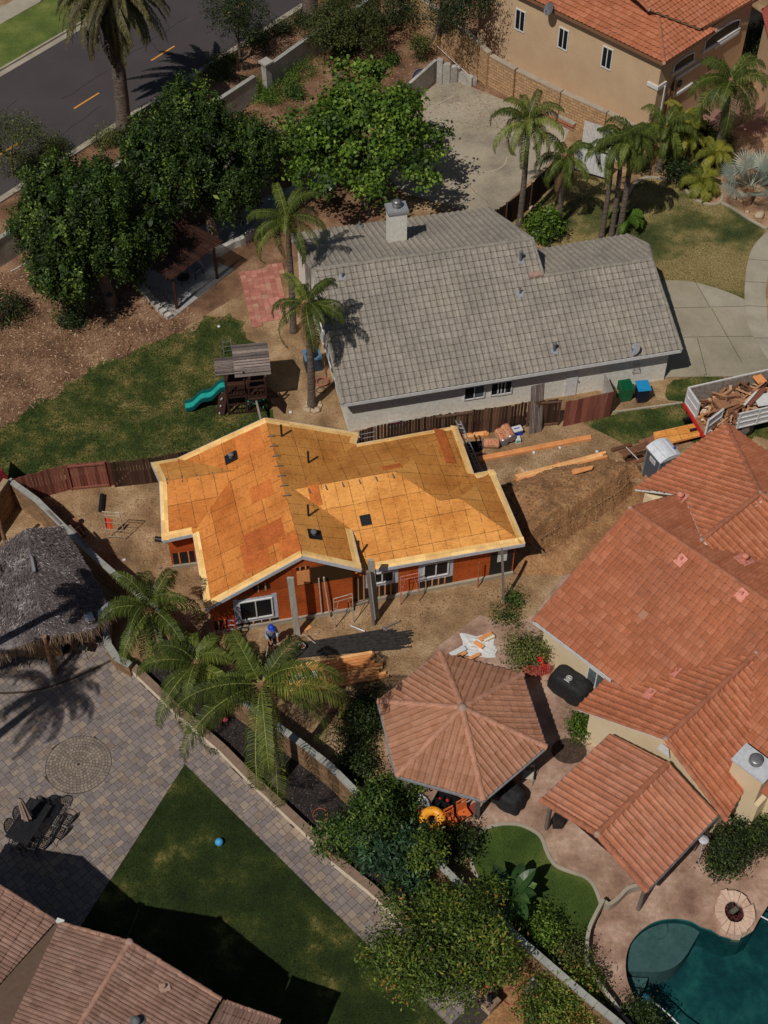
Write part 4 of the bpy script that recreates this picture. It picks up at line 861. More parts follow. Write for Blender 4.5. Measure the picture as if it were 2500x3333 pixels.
# ------------------------------------------------ patio cover
zp = 2.6; L0, L1_, Q0, Q1 = P(1763, 2603, zp), P(1988, 2389, zp), P(2106, 2898, zp), P(2337, 2652, zp)
pr0 = P(1945, 2714, 3.53); pr1 = pr0 + (L1_ - L0) * 1.02
pc_ = thing('patio_cover', 'open patio cover with a gabled terracotta tile roof on timber posts by the pool', 'patio cover', (pr0.x + 1, pr0.y + 1, 0))
dd = (L1_ - L0).normalized()
prf = mkroof(pc_, [([L0, L1_, pr1, pr0], dd), ([Q0, Q1, pr1, pr0], dd)], m_tile_o, .3, .36, .03, .055, deckm=m_pergola)
rc = MB(); ridge(rc, pr0, pr1, .13); ridge(rc, L0, pr0, .13); ridge(rc, Q0, pr0, .13); rc.build('ridge_cap', m_cap_r, prf)
bl_ = MB(); bl_.lathe(pr0, [(.15, -.06), (.13, .04), (.07, .09), (0, .11)], 10); bl_.build('ridge_mortar', m_mortar, prf)
ev = MB(); 
for a, b in ((L0, L1_), (Q0, Q1)): 
    o_ = Vector((0, 0, -.1)); ev.bar(a + o_, b + o_, .12, .1); 
ev.build('gutter', m_steel, pc_)
for a, s1 in ((L0 + dd * .35 + (pr0 - L0).normalized() * .25, 0), (Q0 + dd * .35 + (pr0 - Q0).normalized() * .25, 0), (L1_ - dd * .5 + (pr0 - L0).normalized() * .25, 0), (Q1 - dd * .5 + (pr0 - Q0).normalized() * .25, 0)):
    b = MB(); b.box((a.x, a.y, 1.25), (.14, .14, 2.5), R_(45), t=.3); b.build('post', m_oldwood if a.y < 30 else m_pergola, pc_)
b = MB(); b.bar(L0 + dd * .35 + Vector((0, 0, -.22)), Q0 + dd * .35 + Vector((0, 0, -.22)), .1, .2); b.bar(L0 + Vector((.2, 0, -.22)), L1_ + Vector((.2, 0, -.22)), .1, .2); b.bar(Q0 + Vector((-.1, 0.2, -.22)), Q1 + Vector((-.1, 0.2, -.22)), .1, .2); b.build('beam', m_pergola, pc_)
# ------------------------------------------------ hexagonal gazebo
hx = [P(u, v, 2.5) for u, v in ((1230, 2281), (1425, 2130), (1695, 2188), (1778, 2429), (1581, 2603), (1296, 2529))]
hc = cen(hx); Rh = sum((p - hc).length for p in hx) / 6; a0_ = math.atan2((hx[0] - hc).y, (hx[0] - hc).x)
hx = [hc + Vector((math.cos(a0_ - i * math.pi / 3), math.sin(a0_ - i * math.pi / 3), 0)) * Rh for i in range(6)]
apx = Vector((hc.x, hc.y, 3.72)); gz = thing('gazebo', 'six-sided gazebo with a pinkish tile roof beside the building site', 'gazebo', (hc.x, hc.y, 0))
grf = mkroof(gz, [([hx[i], hx[(i + 1) % 6], apx], (hx[(i + 1) % 6] - hx[i])) for i in range(6)], m_tile_p, .27, .36, .03, .055, deckm=m_pergola)
rc = MB(); [ridge(rc, hx[i], apx, .13, .38, seed=i) for i in range(6)]; rc.build('ridge_cap', m_cap_p, grf)
b = MB(); b.lathe(apx, [(.22, -.06), (.2, .04), (.1, .1), (0, .12)], 8); b.build('peak_mortar', m_mortar, grf)
b = MB()
for i in range(6): b.bar(hx[i] + Vector((0, 0, -.1)), hx[(i + 1) % 6] + Vector((0, 0, -.1)), .12, .1)
b.build('gutter', m_galv, gz)
for i in range(6):
    p_ = hc + (hx[i] - hc) * .84; b = MB(); b.box((p_.x, p_.y, 1.25), (.17, .17, 2.5), a0_ - i * math.pi / 3, t=.2); b.build('post', m_oldwood, gz)
b = MB()
for i in range(6): b.bar(hc + (hx[i] - hc) * .86 + Vector((0, 0, -.2)), hc + (hx[(i + 1) % 6] - hc) * .86 + Vector((0, 0, -.2)), .1, .2)
b.build('beam', m_pergola, gz)
# ------------------------------------------------ tan two-storey house
zy = 5.5; yd1, yd2 = D2(136), D2(44.8); Y0 = P(2162, 205, zy); YS = PL(Y0, 44.8, .38); YE = PL(Y0, 136, .38)
yn = RP((2142, 43), YS); y2_ = RP((2331, 97), YE)
yup = RP((2112, 30), YS)
zm = 5.9; ye0, ye1 = P(2290, 88, zm), P(2500, -26, zm); YM = PL(ye0, 136, .38)
ym = RP((2112, 30), YM)
yh = thing('stucco_house', 'tan two-storey stucco house with a red tile roof above the block retaining wall', 'house', (Y0.x - 4, Y0.y + 5, 0))
planes = [([Y0, yn, yn + yd1 * .3 + yd2 * 5 + Vector((0, 0, 1.9)), Y0 + yd1 * 13 + yd2 * 6 + Vector((0, 0, 2.28)), Y0 + yd1 * 13], yd1),
          ([Y0, y2_, yn], yd2), ([ye0 - yd2 * .3, ye1 + yd2 * 2, ye1 + yd2 * 2 + yd1 * 5 + Vector((0, 0, 1.9)), ym + yd1 * 1.5 + Vector((0, 0, .57)), ym], yd2)]
yroof = mkroof(yh, planes, m_tile_r, deckm=m_stucco_b)
rc = MB(); ridge(rc, Y0, yn, .12); ridge(rc, yn, y2_, .11); ridge(rc, ym, ym + yd1 * 4 + Vector((0, 0, 1.5)), .12); rc.build('ridge_cap', m_cap_r, yroof)
bl_ = MB(); 
for p in (Y0, yn, ym, y2_): bl_.lathe(p, [(.12, -.06), (.11, .03), (.06, .08), (0, .1)], 10); bl_.out('ridge_mortar', m_mortar, yroof)
ov = .4; c0 = Y0 + yd1 * ov + yd2 * ov
wend = P(1558, 0, 4.6)
wl_ = MB(); Lw = Wall(c0 + yd1 * 20, c0).L - Wall(c0 + yd1 * 20, c0).sz((1560, 10))[0]; print('Lw', Lw)
wl_.prism([flat2(c0 + yd1 * Lw), flat2(c0), flat2(c0 + yd2 * 9), flat2(c0 + yd2 * 9 + yd1 * Lw)], 0, zy - .06); wl_.build('wall', m_stucco_y, yh)
# shorten the long wall to the photographed end
W3 = Wall(c0 + yd1 * Lw, c0); W4 = Wall(c0, c0 + yd2 * 9)
ev = MB(); fascia(ev, [Y0, Y0 + yd1 * 13], .2); fascia(ev, [Y0, y2_], .2); fascia(ev, [ye0, ye1], .2); ev.build('fascia', flat('brown_fascia', S(120, 84, 60, 1.3)), yh)
for q in ((60, 50, 125, 75, 110, 205, 50, 185), (335, 170, 398, 190, 385, 325, 322, 300), (610, 285, 680, 315, 662, 445, 598, 425)):
    window_px(W3, yh, [K3(q[i], q[i + 1]) for i in (0, 2, 4, 6)], m_white, m_glass, panes=2, fw=.07)
def arch(wall, parent, pxs):
    q = [wall.sz(p) for p in pxs]; us = [a for a, _ in q]; zs = [z for _, z in q]; a, b, z0, z1 = min(us), max(us), min(zs), max(zs); z1 = min(z1, zy - .25)
    f = MB(); n = 12; outer = []; inn = []
    for i in range(n + 1):
        th = math.pi * i / n; cx = (a + b) / 2; rx = (b - a) / 2; hz = (z1 - z0) * .4
        outer.append((cx - rx * math.cos(th), z1 - hz + hz * math.sin(th))); inn.append((cx - (rx - .12) * math.cos(th), z1 - hz + (hz - .12) * math.sin(th)))
    outer = [(a, z0)] + outer + [(b, z0)]; inn = [(a + .12, z0 + .1)] + inn + [(b - .12, z0 + .1)]
    for i in range(len(outer) - 1):
        f.face([wall.pt(*outer[i], .06), wall.pt(*outer[i + 1], .06), wall.pt(*inn[i + 1], .06), wall.pt(*inn[i], .06)])
        f.face([wall.pt(*outer[i], 0), wall.pt(*outer[i + 1], 0), wall.pt(*outer[i + 1], .06), wall.pt(*outer[i], .06)])
    wall.rect(f, a - .1, b + .1, z0 - .12, z0 + .05, 0, .1)
    wn_ = f.build('arched_window', m_white, parent); g_ = MB(); g_.face([wall.pt(*p, .02) for p in inn]); g_.build('pane', m_glass, wn_)
arch(W4, yh, [K3(1065, 440), K3(1060, 400), K3(1180, 320), K3(1185, 380)]); arch(W4, yh, [K3(1255, 290), K3(1260, 240), K3(1460, 110), K3(1470, 180)])
tb = MB()
for a, b_, h_ in ((K3(1070, 490), K3(1235, 395), .2), (K3(1055, 610), K3(1175, 530), .2), (K3(1310, 300), K3(1465, 205), .2)):
    p, q2 = W4.sz(a), W4.sz(b_); z = (p[1] + q2[1]) / 2; W4.rect(tb, p[0], q2[0], z - h_ / 2, z + h_ / 2, 0, .12); tb.out('trim_band', m_white, yh)
p = W3.sz(K3(895, 525)); W3.rect(tb, p[0], W3.L, p[1] - .15, p[1] + .12, 0, .08); p2 = W4.sz(K3(1010, 525)); W4.rect(tb, -.08, p2[0], p[1] - .15, p[1] + .12, 0, .08)
tb.build('trim_band', m_white, yh)
ds = MB(); u_ = W4.sz(K3(985, 600))[0]; ds.tube([W4.pt(u_, p[1] - .1, .12), W4.pt(u_, .1, .12)], .05, 6); ds.build('downpipe', m_white, yh)
iw = MB(); u_, z_ = W4.sz(K3(1095, 530))
for k_ in range(5):
    pts = [W4.pt(u_ + .25 * math.cos(th * .5 + k_) * (1 - th / 20), z_ + .25 * math.sin(th * .5 + k_) * (1 - th / 20), .04) for th in range(12)]; iw.tube(pts, .015, 4)
iw.build('scroll_ornament', m_black, yh)
fd = W3.pt(*W3.sz(K3(300, 120)), .05); fd.z = 5.2; dish('satellite_dish', 'grey satellite dish mounted at the eave of the tan two-storey house', fd, tuple(W3.n * .55 + Vector((0, 0, .35))), .75, -150, 30, m_steel)
# corner of the neighbouring roof at the right edge
nb_ = thing('tiled_house', 'corner of a red-roofed house at the top right edge of the picture', 'house', P(2600, 60)); a_ = P(2478, 30, 4.5)
pl = [[a_, P(2520, 200, 4.5), P(2700, 200, 6), P(2700, -80, 6)]]
mkroof(nb_, [(pl[0], pl[0][1] - pl[0][0])], flat('plain_red_roof', S(140, 66, 56, 1.3), .8, .4)); b = MB(); b.prism([flat2(a_ + Vector((.4, 0, 0))), flat2(pl[0][1] + Vector((.4, .4, 0))), flat2(pl[0][2]), flat2(pl[0][3])], 0, 4.3); b.build('wall', m_stucco_y, nb_)
# ------------------------------------------------ brown-roofed house at the bottom left
zb = 4.7; g0 = D2(65.3)
rg = P(*KA(820, 1140), 5.7); eR1 = P(*KA(1400, 1500), zb); eL1 = P(*KA(380, 1020), zb)
rgb_ = rg - g0 * 9
bh = thing('tiled_house', 'two-storey house with a brown-pink tile roof at the bottom left corner', 'house', (rg.x - 2, rg.y - 6, 0))
dR = (eR1 - rg); dLv = (eL1 - rg)
pR = [rg, eR1, eR1 - g0 * 9, rgb_]; nL = newell([rg, rgb_, eL1 - g0 * 9, eL1]); PLb = (rg, nL); vL1, vL2 = RP(KA(75, 1659), PLb), RP(KA(-260, 2300), PLb); pL = [rg, rgb_, vL2, vL1, eL1]
eA, eB = P(*KA(-300, 590), zb), P(*KA(350, 1010), zb)
vb_ = P(*KA(0, 1405), 4.5); gL = [eA, eB, vb_ - (eB - vb_) * .0, vb_ - (eB - vb_) * .7, eA - (eB - vb_) * 1.6 + Vector((0, 0, -.0))]
upv = Vector((0, 0, 1.6))
rgA = eB - dR * .9; rgA.z = 5.7; nA_ = newell([rgA, eB, eB - g0 * 5]); PA_ = (eB, nA_); vA1 = RP(KA(0, 1405), PA_); vA2 = RP(KA(-420, 1880), PA_); pA = [rgA, eB, vA1, vA2, rgA - g0 * 8]; eA2 = rgA + dLv * 1.0; print('rgA', rgA, 'want', P(205, 2785) - Vector((2.68, 3.05, 0)))
broof = mkroof(bh, [(pR, g0), (pL, g0), (pA, g0), ([rgA, rgA - g0 * 8, eA2 - g0 * 8, eA2], g0)], m_tile_b, .3, .42, .035, .04, 'M', deckm=m_stucco_b)
fz = MB(); zz_ = Vector((0, 0, -.04)); fz.face([eL1 + zz_, P(*KA(350, 1012), 4.62), vA1 + zz_, vA2 + zz_, vL2 + zz_, vL1 + zz_])
fz.build('valley_pan', flat('brown_valley_metal', S(96, 76, 62, 1.2), .8, .2), broof)
eC, eD = P(*KA(1440, 1522), 4.6), P(*KA(1780, 1640), 4.6)
pC = [eC, eC - g0 * 5, eD - g0 * 5 + Vector((0, 0, -.0)), eD]
cr_ = MB(); tiles(cr_, [eC, eD, eD - g0 * 5 + Vector((0, 0, 1.2)), eC - g0 * 5 + Vector((0, 0, 1.2))], (eD - eC), .3, .42, .035, .04, 'M'); cr_.build('low_roof_slope', [m_tile_b, m_gap_shade], bh)
fz = MB(); fz.slab([P(*KA(1405, 1500), 4.4), P(*KA(1440, 1520), 4.4), P(*KA(1370, 1720), 4.4), P(*KA(1290, 1720), 4.4)], .1); fz.build('valley_pan', bpy.data.materials['brown_valley_metal'], broof)
rc = MB(); ridge(rc, rg, rgb_, .1, .42); ridge(rc, eR1, rg, .09, .42); ridge(rc, rg, eL1, .09, .42); ridge(rc, rgA, eB, .09, .42); ridge(rc, rgA, eA2, .09, .42); ridge(rc, eC, eD, .09, .42); rc.build('ridge_cap', m_cap_b, broof)
b = MB(); b.lathe(rg, [(.16, -.06), (.14, .04), (.08, .08), (0, .1)], 10); b.build('ridge_mortar', m_mortar, broof)
b = MB(); p_ = P(*KA(383, 1008), 4.7); b.box(p_, (.28, .16, .12), R_(-20)); b.build('gutter_end', m_white, bh)
PRb = (rg, newell([Vector(p) for p in pR]) if newell([Vector(p) for p in pR]).z > 0 else -newell([Vector(p) for p in pR]))
vent(broof, RP(KA(1045, 1430), PRb), PRb[1], m_mortar, .06, .22, flash=(.36, 20), fmat=m_mortar); vent(broof, RP(KA(870, 1655), PRb), PRb[1], m_vent, .11, .25, cap=True, flash=.5)
wl_ = MB(); gi = g0 * .45
wl_.prism([flat2(eL1 - gi - dLv.normalized() * .4), flat2(rg - gi), flat2(eR1 - gi - dR.normalized() * .4), flat2(eR1 - g0 * 9 - dR.normalized() * .4), flat2(eL1 - g0 * 9 - dLv.normalized() * .4)], 0, 0, zt=[zb - .1, 5.55, zb - .1, zb - .1, zb - .1])
wl_.prism([flat2(p - gi) for p in (eA2, rgA, eB, eL1, eL1 - g0 * 5, eB - g0 * 5, rgA - g0 * 6, eA2 - g0 * 6)], 0, 0, zt=[4.4, 5.5, 4.5, 4.5, 4.4, 4.4, 5.5, 4.4])
eCD = (eD - eC).normalized(); nC = Vector((eCD.y, -eCD.x, 0)); wl_.prism([flat2(eC + nC * .4 - eCD * 1.3), flat2(eD + nC * .4), flat2(eD + nC * 4), flat2(eC + nC * 4)], 0, 4.35)
wl_.build('wall', m_stucco_b, bh)
# ------------------------------------------------ new house under construction
zo = 2.7; pt = .43; OD = 14.0; od, on_ = D2(OD), D2(OD + 90)
OWp = PL(P(669, 1982, zo), OD, pt)
rS, rN = RP((984, 1810), OWp), RP((868, 1358), OWp)
rS = rS; rN = rS + on_ * (rN - rS).dot(on_)
OEp = PL(rS, OD + 180, pt)
eSW = RP((669, 1982), OWp); eW2 = RP((628, 1738), OWp)
eSE = RP((1176, 1853), OEp); eNE = RP((1168, 1410), OEp)
eNW = RP((579, 1492), OWp)
OSp = PL(P(1225, 1853, zo), OD + 90, pt); r2w, r2e = RP((958, 1592), OSp), RP((1286, 1535), OSp)
r2w = RP((958, 1592), OEp); 
S1, S2 = RP((1225, 1853), OSp), RP((1709, 1769), OSp); ONp = PL(r2e, OD - 90, pt)
n0, n1 = RP((1158, 1446), ONp), RP((1486, 1387), ONp)
nt1 = RP((1542, 1543), PL(n1, OD + 180, pt)); vl = RP((1430, 1630), OSp); a2 = RP((1496, 1622), OSp)
e2a = P(1606, 1530, zo)
vS = RP((1145, 1723), OSp)
wgR0 = RP((769, 1533), OWp); wW = P(520, 1568, wgR0.z); wNW = P(492, 1507, zo); wSW = P(528, 1759, zo)
nh = thing('unfinished_house', 'unfinished house with bare orange and yellow plywood sheathing on roof and walls', 'house', (cen([eSW, S2, n1]).x, cen([eSW, S2, n1]).y, 0))
def ply(mb, poly, ed_, m, off=0.0):
    poly = [Vector(p) for p in poly]; N = newell(poly)
    if N.z < 0: N = -N; poly = poly[::-1]
    X = Vector(ed_).normalized(); X = (X - N * X.dot(N)).normalized(); Y = N.cross(X); O = poly[0]
    if Y.z < 0: X, Y = -X, -Y
    mb.face([p + N * off for p in poly], m, [((p - O).dot(X), (p - O).dot(Y)) for p in poly])
    return N
rf = MB()
ply(rf, [eSW, rS, rN, eNW, wgR0, eW2], on_, 0)
ply(rf, [rS, eSE, vS, r2w], on_, 2)
ply(rf, [rS, r2w, n0, eNE, rN], on_, 2)
ply(rf, [eNW, wNW, wW, wgR0], od, 1); ply(rf, [wW, wSW, eW2, wgR0], od, 0)
ply(rf, [r2w, vS - od * .1, S1 - od * .95, S1, S2, a2, vl, r2e], od, 1)
ply(rf, [r2w, r2e, n1, n0], od, 2); ply(rf, [r2e, vl, nt1, n1], on_, 2)
ply(rf, [vl, a2, e2a, nt1], od, 2); ply(rf, [a2, S2, e2a], on_, 2)
nroof = rf.build('roof', [m_ply_w, m_ply_s, m_ply_t], nh)
# odd coloured panels
m_odd = M('red_brown_panels', [(0, S(172, 88, 34, 1.3)), (.3, S(190, 102, 40, 1.3)), (1, S(208, 128, 54, 1.35))], sc=2, fine=10, fv=(.7, 1.2), attr=True)
pp = MB()
def panel(pl, ed_, px_, w_, h_, t):
    p = RP(px_, pl); N = pl[1].normalized(); X = (ed_ - N * ed_.dot(N)).normalized(); pp.box(p + N * .006, (w_, h_, .012), ax=(X, N.cross(X), N), t=t); pp.out('odd_panel', m_odd, nroof)
panel(OWp, on_, K8(70, 290), 1.2, 1.9, .0); panel(OWp, on_, K8(230, 340), 1.2, .9, .25); panel(OWp, on_, K7(1620, 400), 1.6, 1.2, .1); panel(OWp, on_, K5(50, 1560), .9, 1.1, .4)
panel(ONp, od, K5(880, 1405), .9, .45, .15); panel(PL(n1, OD + 180, pt), on_, K5(1215, 1270), 2.2, .55, .15); panel(OSp, od, K8(390, 25), .5, 1.0, .35)
panel(OWp, on_, K4(1580, 1240), 1.5, 1.3, .6)
# pale starter boards along the eaves and rakes, with grey fascia
sb = MB(); fs = MB()
def starter(a, b, inn, wdt=.32, f=True):
    a, b = Vector(a), Vector(b); d = (b - a).normalized(); v_ = Vector(inn) - a; v_ = (v_ - d * v_.dot(d)).normalized(); N = d.cross(v_); N = N if N.z > 0 else -N
    L = (b - a).length; n = max(1, round(L / 1.1)); 
    for i in range(n):
        for j in range(2):
            c = a + d * (L * (i + .5) / n) + v_ * (wdt / 4 + j * wdt / 2) + N * .012; sb.box(c, (L / n - .004, wdt / 2 - .005, .02), ax=(d, v_, N), t=random.random())
    if f: fs.bar(a - Vector((0, 0, .09)), b - Vector((0, 0, .09)), .05, .2)
for a, b, c in ((eSW, rS, rN), (rS, eSE, r2w), (eSW, eW2, wgR0), (eW2, wSW, wW), (wSW, wW, wgR0), (wNW, wW, wgR0), (wNW, eNW, wgR0), (eNW, rN, eSW), (rN, eNE, rS), (eNE, n0, r2w), (n0, n1, r2w), (n1, nt1, vl), (nt1, e2a, vl), (e2a, S2, a2), (S1, S2, a2), (eSE, vS, rS)):
    starter(a, b, c)
sb.build('starter_board', m_starter, nh); fs.build('fascia', m_offwhite, nh)
un = MB()
for pl in ([eSW, rS, rN, eNW, wgR0, eW2], [rS, eSE, vS, r2w, n0, eNE, rN], [r2w, vS, S1, S2, a2, vl, r2e], [r2w, r2e, n1, n0], [r2e, vl, nt1, n1]):
    q2 = [Vector(p) for p in pl]; q2 = q2 if newell(q2).z > 0 else q2[::-1]; un.face([p - Vector((0, 0, .06)) for p in q2])
un.build('roof_underside', m_lumber, nh)
clp = MB()
def clips(pl, a, b, n, sc_=1):
    for i in range(n):
        p = RP((a[0] + (b[0] - a[0]) * (i + .5) / n, a[1] + (b[1] - a[1]) * (i + .5) / n), pl); clp.box(p + pl[1].normalized() * .03, (.05, .34, .02), R_(OD + (0 if sc_ else 90))); clp.out('metal_strap', m_steel, nroof)
clips(OSp, K5(300, 1560), K5(940, 1450), 6); clips(OEp, K5(100, 1180), K5(215, 1620), 7, 0); clips(PL(P(528, 1759, zo), OD + 90, pt), K4(1010, 1500), K4(1400, 1450), 4)
for px_, pl, h_ in ((K5(180, 1210), OEp, .75), (K5(350, 1378), OEp, .75), (K8(350, 155), OEp, .75), (K8(668, 370), OEp, .6)): vent(nroof, RP(px_, pl), pl[1], m_black, .05, h_)
for px_, pl in ((K4(1470, 1350), OWp), (K8(385, 278), OEp)):
    vent(nroof, RP(px_, pl), pl[1], m_vent, .1, .25, cap=True, flash=(.62, OD), fmat=m_black)
hb = MB(); p = RP(K8(713, 182), OSp); N = OSp[1].normalized(); X = od; hb.box(p + N * .02, (.48, .5, .03), ax=(X, N.cross(X), N)); hb.build('roof_hatch', m_black, nroof)
# walls
gA, gB_ = P(700, 2060), P(1150, 1984); gd = (gB_ - gA).normalized(); wS1, wS2 = P(1150, 1966), P(1668, 1866)
WA = Wall(gA, gB_); WB = Wall(wS1, wS2)
gm = rS + (gA - rS) * 0; rx = (Vector((rS.x, rS.y, 0)) - gA).dot(gd); gR = gA + gd * rx
wl_ = MB()
def wq(a, b, z1a, z1b, m=0):
    a, b = Vector((a[0], a[1], 0)), Vector((b[0], b[1], 0)); L = (b - a).length
    wl_.face([a, b, b + Vector((0, 0, z1b)), a + Vector((0, 0, z1a))], m, [(0, 0), (L, 0), (L, z1b), (0, z1a)])
zA = on(OWp, gA.x, gA.y); zB = on(OEp, gB_.x, gB_.y)
wq(gA, gR, zA, rS.z - .12); wq(gR, gB_, rS.z - .12, zB); wq(gB_, wS1, zB, zB); wq(wS1, wS2, 2.6, 2.6)
nE1 = Vector((e2a.x, e2a.y, 0)) - od * .45 - on_ * .45; wq(wS2, nE1, 2.6, 2.6); nE2 = Vector((n1.x, n1.y, 0)) - od * .45 - on_ * .45; wq(nE1, Vector((nt1.x, nt1.y, 0)) - od * .45, 2.6, 2.6); wq(Vector((nt1.x, nt1.y, 0)) - od * .45, nE2, 2.6, 2.6)
nW = Vector((n0.x, n0.y, 0)) - on_ * .4; wq(nE2, nW, 2.55, 2.55); nN = Vector((eNW.x, eNW.y, 0)) + od * .4 - on_ * .4; wq(nW, Vector((rN.x, rN.y, 0)) - on_ * .4, 2.6, rN.z - .4); wq(Vector((rN.x, rN.y, 0)) - on_ * .4, nN, rN.z - .1, 2.6)
wWn = Vector((wNW.x, wNW.y, 0)) + od * .4 - on_ * .4; wWs = P(*K7(1098, 482)); wEs = P(*K7(1252, 462)); wq(nN, wWn, 2.6, 2.6); wq(wWn, wWs, 2.6, 2.6); wq(wWs, wEs, 2.6, 2.6); wq(wEs, gA, 2.6, zA)
wl_.build('wall', m_osb, nh)
fd_ = MB()
for a, b in ((gA, gB_), (wS1, wS2), (wWs, wEs)):
    d = (Vector(b) - Vector(a)); n_ = Vector((d.y, -d.x, 0)).normalized() * .06; fd_.bar(Vector(a) + n_ + Vector((0, 0, .1)), Vector(b) + n_ + Vector((0, 0, .1)), .12, .2)
fd_.build('foundation', m_conc, nh)
wsc = MB(); wsc.bar(gA + Vector((0, -.13, .22)), gB_ + Vector((0, -.13, .22)), .03, .06); wsc.build('weep_screed', m_galv, nh)
m_wrap = M('window_wrap', [(.3, S(150, 158, 176, 1.3)), (.62, S(176, 180, 188, 1.3)), (.74, S(90, 120, 178, 1.3))], sc=6, fine=12, fv=(.85, 1.1))
def wrapped(wall, pxs):
    q = [wall.sz(p) for p in pxs]; us = sorted(a for a, _ in q); zs = sorted(b for _, b in q); a, b, z0, z1 = (us[0] + us[1]) / 2, (us[2] + us[3]) / 2, (zs[0] + zs[1]) / 2, (zs[2] + zs[3]) / 2
    z1 = min(z1, 2.45)
    wn_ = window(wall, nh, a, b, z0, z1, m_white, m_glass, 2, .06, depth=.08)
    f = MB(); e = .22
    for u0, u1, v0, v1 in ((a - e, a, z0 - e, z1 + e), (b, b + e, z0 - e, z1 + e), (a, b, z1, z1 + e * .6), (a, b, z0 - e, z0)): wall.rect(f, u0, u1, v0, v1, .004, .012)
    f.build('flashing_wrap', m_wrap, wn_)
    st_ = MB(); g = MB(); wall.rect(g, a - e, b + e, .2, max(.3, z0 - e), .002, .004); g.build('framing_shade', m_black, nh)  # black sheet behind the studs paints the dark interior
    for k_ in range(4): u = a + (b - a) * (k_ + .5) / 4; wall.rect(st_, u - .03, u + .03, .2, max(.3, z0 - e), .012, .03, t=.3); st_.out('stud', m_lumber, nh)
def Z6(x, y): return (680 + .3617 * x, 1850 + .3617 * y)
wrapped(WA, [Z6(262, 305), Z6(565, 250), Z6(582, 405), Z6(285, 478)])
wrapped(WB, [K8(740, 520), K8(890, 495), K8(890, 560), K8(745, 590)]); wrapped(WB, [K8(1075, 458), K8(1240, 430), K8(1238, 520), K8(1080, 548)])
g = MB(); s_ = MB()
def opening(wall, pxs, zc=None):
    q = [wall.sz(p) for p in pxs]; us = sorted(a for a, _ in q); zs = sorted(b for _, b in q); wall.rect(g, (us[0] + us[1]) / 2, (us[2] + us[3]) / 2, (zs[0] + zs[1]) / 2, (zs[2] + zs[3]) / 2, .002, .006)
    g_o = g.build('opening_shade', m_black, nh); g.__init__()  # flat black panel paints in the dark inside of the opening
    if zc:
        WB.rect(g, us[1] + .3, us[1] + .75, 1.1, 2.1, .012, .01); g.build('white_sheet', m_white, nh); g.__init__(); return
    for k_ in range(2): u = us[0] + (us[-1] - us[0]) * (k_ + .7) / 2.4; wall.rect(s_, u - .03, u + .03, zs[0], zs[-1], .012, .03, t=.2); s_.out('stud', m_lumber, nh)
opening(WB, [K8(1505, 390), K8(1650, 372), K8(1640, 515), K8(1500, 530)], 1); opening(WB, [K8(640, 540), K8(725, 530), K8(725, 690), K8(640, 700)])
opening(WA, [Z6(55, 470), Z6(180, 460), Z6(185, 560), Z6(60, 575)]); opening(WA, [K8(270, 485), K8(355, 470), K8(355, 490), K8(272, 500)])
opening(WA, [K8(0, 620), K8(105, 570), K8(105, 610), K8(0, 640)])
opening(Wall(wWs, wEs), [K7(1095, 392), K7(1235, 375), K7(1240, 460), K7(1110, 485)])
lp = MB(); WA.rect(lp, *[f_(WA.sz(K8(272, 500))[0], WA.sz(K8(360, 590))[0]) for f_ in (min, max)], WA.sz(K8(300, 590))[1], WA.sz(K8(300, 505))[1], .005, .015); lp.build('wall_patch', m_lumber, nh)
up_ = MB(); a, b = WA.sz(K8(358, 480)), WA.sz(K8(632, 545)); WA.rect(up_, a[0], b[0], 2.45, zB - .02, .005, .012); up_.build('gable_sheathing', m_ply_t, nh)
# ------------------------------------------------ thatched shelter
tr_ = [P(85, 1718, 4.0), P(205, 1712, 3.1), P(372, 1990, 2.5), P(300, 2050, 2.4), P(145, 2080, 2.5), P(0, 2125, 2.4), P(-260, 2200, 2.4), P(-320, 1950, 2.5), P(-60, 1830, 3.4)]
T0, T1, T2, T3, T4, T5, T6, T7, T8 = tr_
T0 = P(85, 1720, 3.9); T4 = P(146, 2074, 2.5)
th_ = thing('thatched_shelter', 'large dark thatched palapa shelter with pale bald patches at the left edge', 'shelter', (T4.x, T4.y + 2, 0))
b = MB()
for f in ([T0, T4, T3, T2, T1], [T0, T8, T7, T6, T5, T4]): 
    q2 = [Vector(p) for p in f]; q2 = q2 if newell(q2).z > 0 else q2[::-1]; b.slab(q2, .22)
roof_t = b.build('thatch', m_thatch, th_)
def scatter_poly(poly, n, rg_):
    poly = [Vector(p) for p in poly]; out = []
    tris = [(poly[0], poly[i], poly[i + 1]) for i in range(1, len(poly) - 1)]; ar = [((q[1] - q[0]).cross(q[2] - q[0])).length for q in tris]; tot = sum(ar)
    for q, a in zip(tris, ar):
        k_ = int(n * a / tot); u, v = rg_.random(k_), rg_.random(k_); m_ = u + v > 1; u[m_], v[m_] = 1 - u[m_], 1 - v[m_]
        A0, B0, C0 = (np.array(x) for x in q); out.append(A0 + u[:, None] * (B0 - A0) + v[:, None] * (C0 - A0))
    return np.concatenate(out)
V = []; T = []
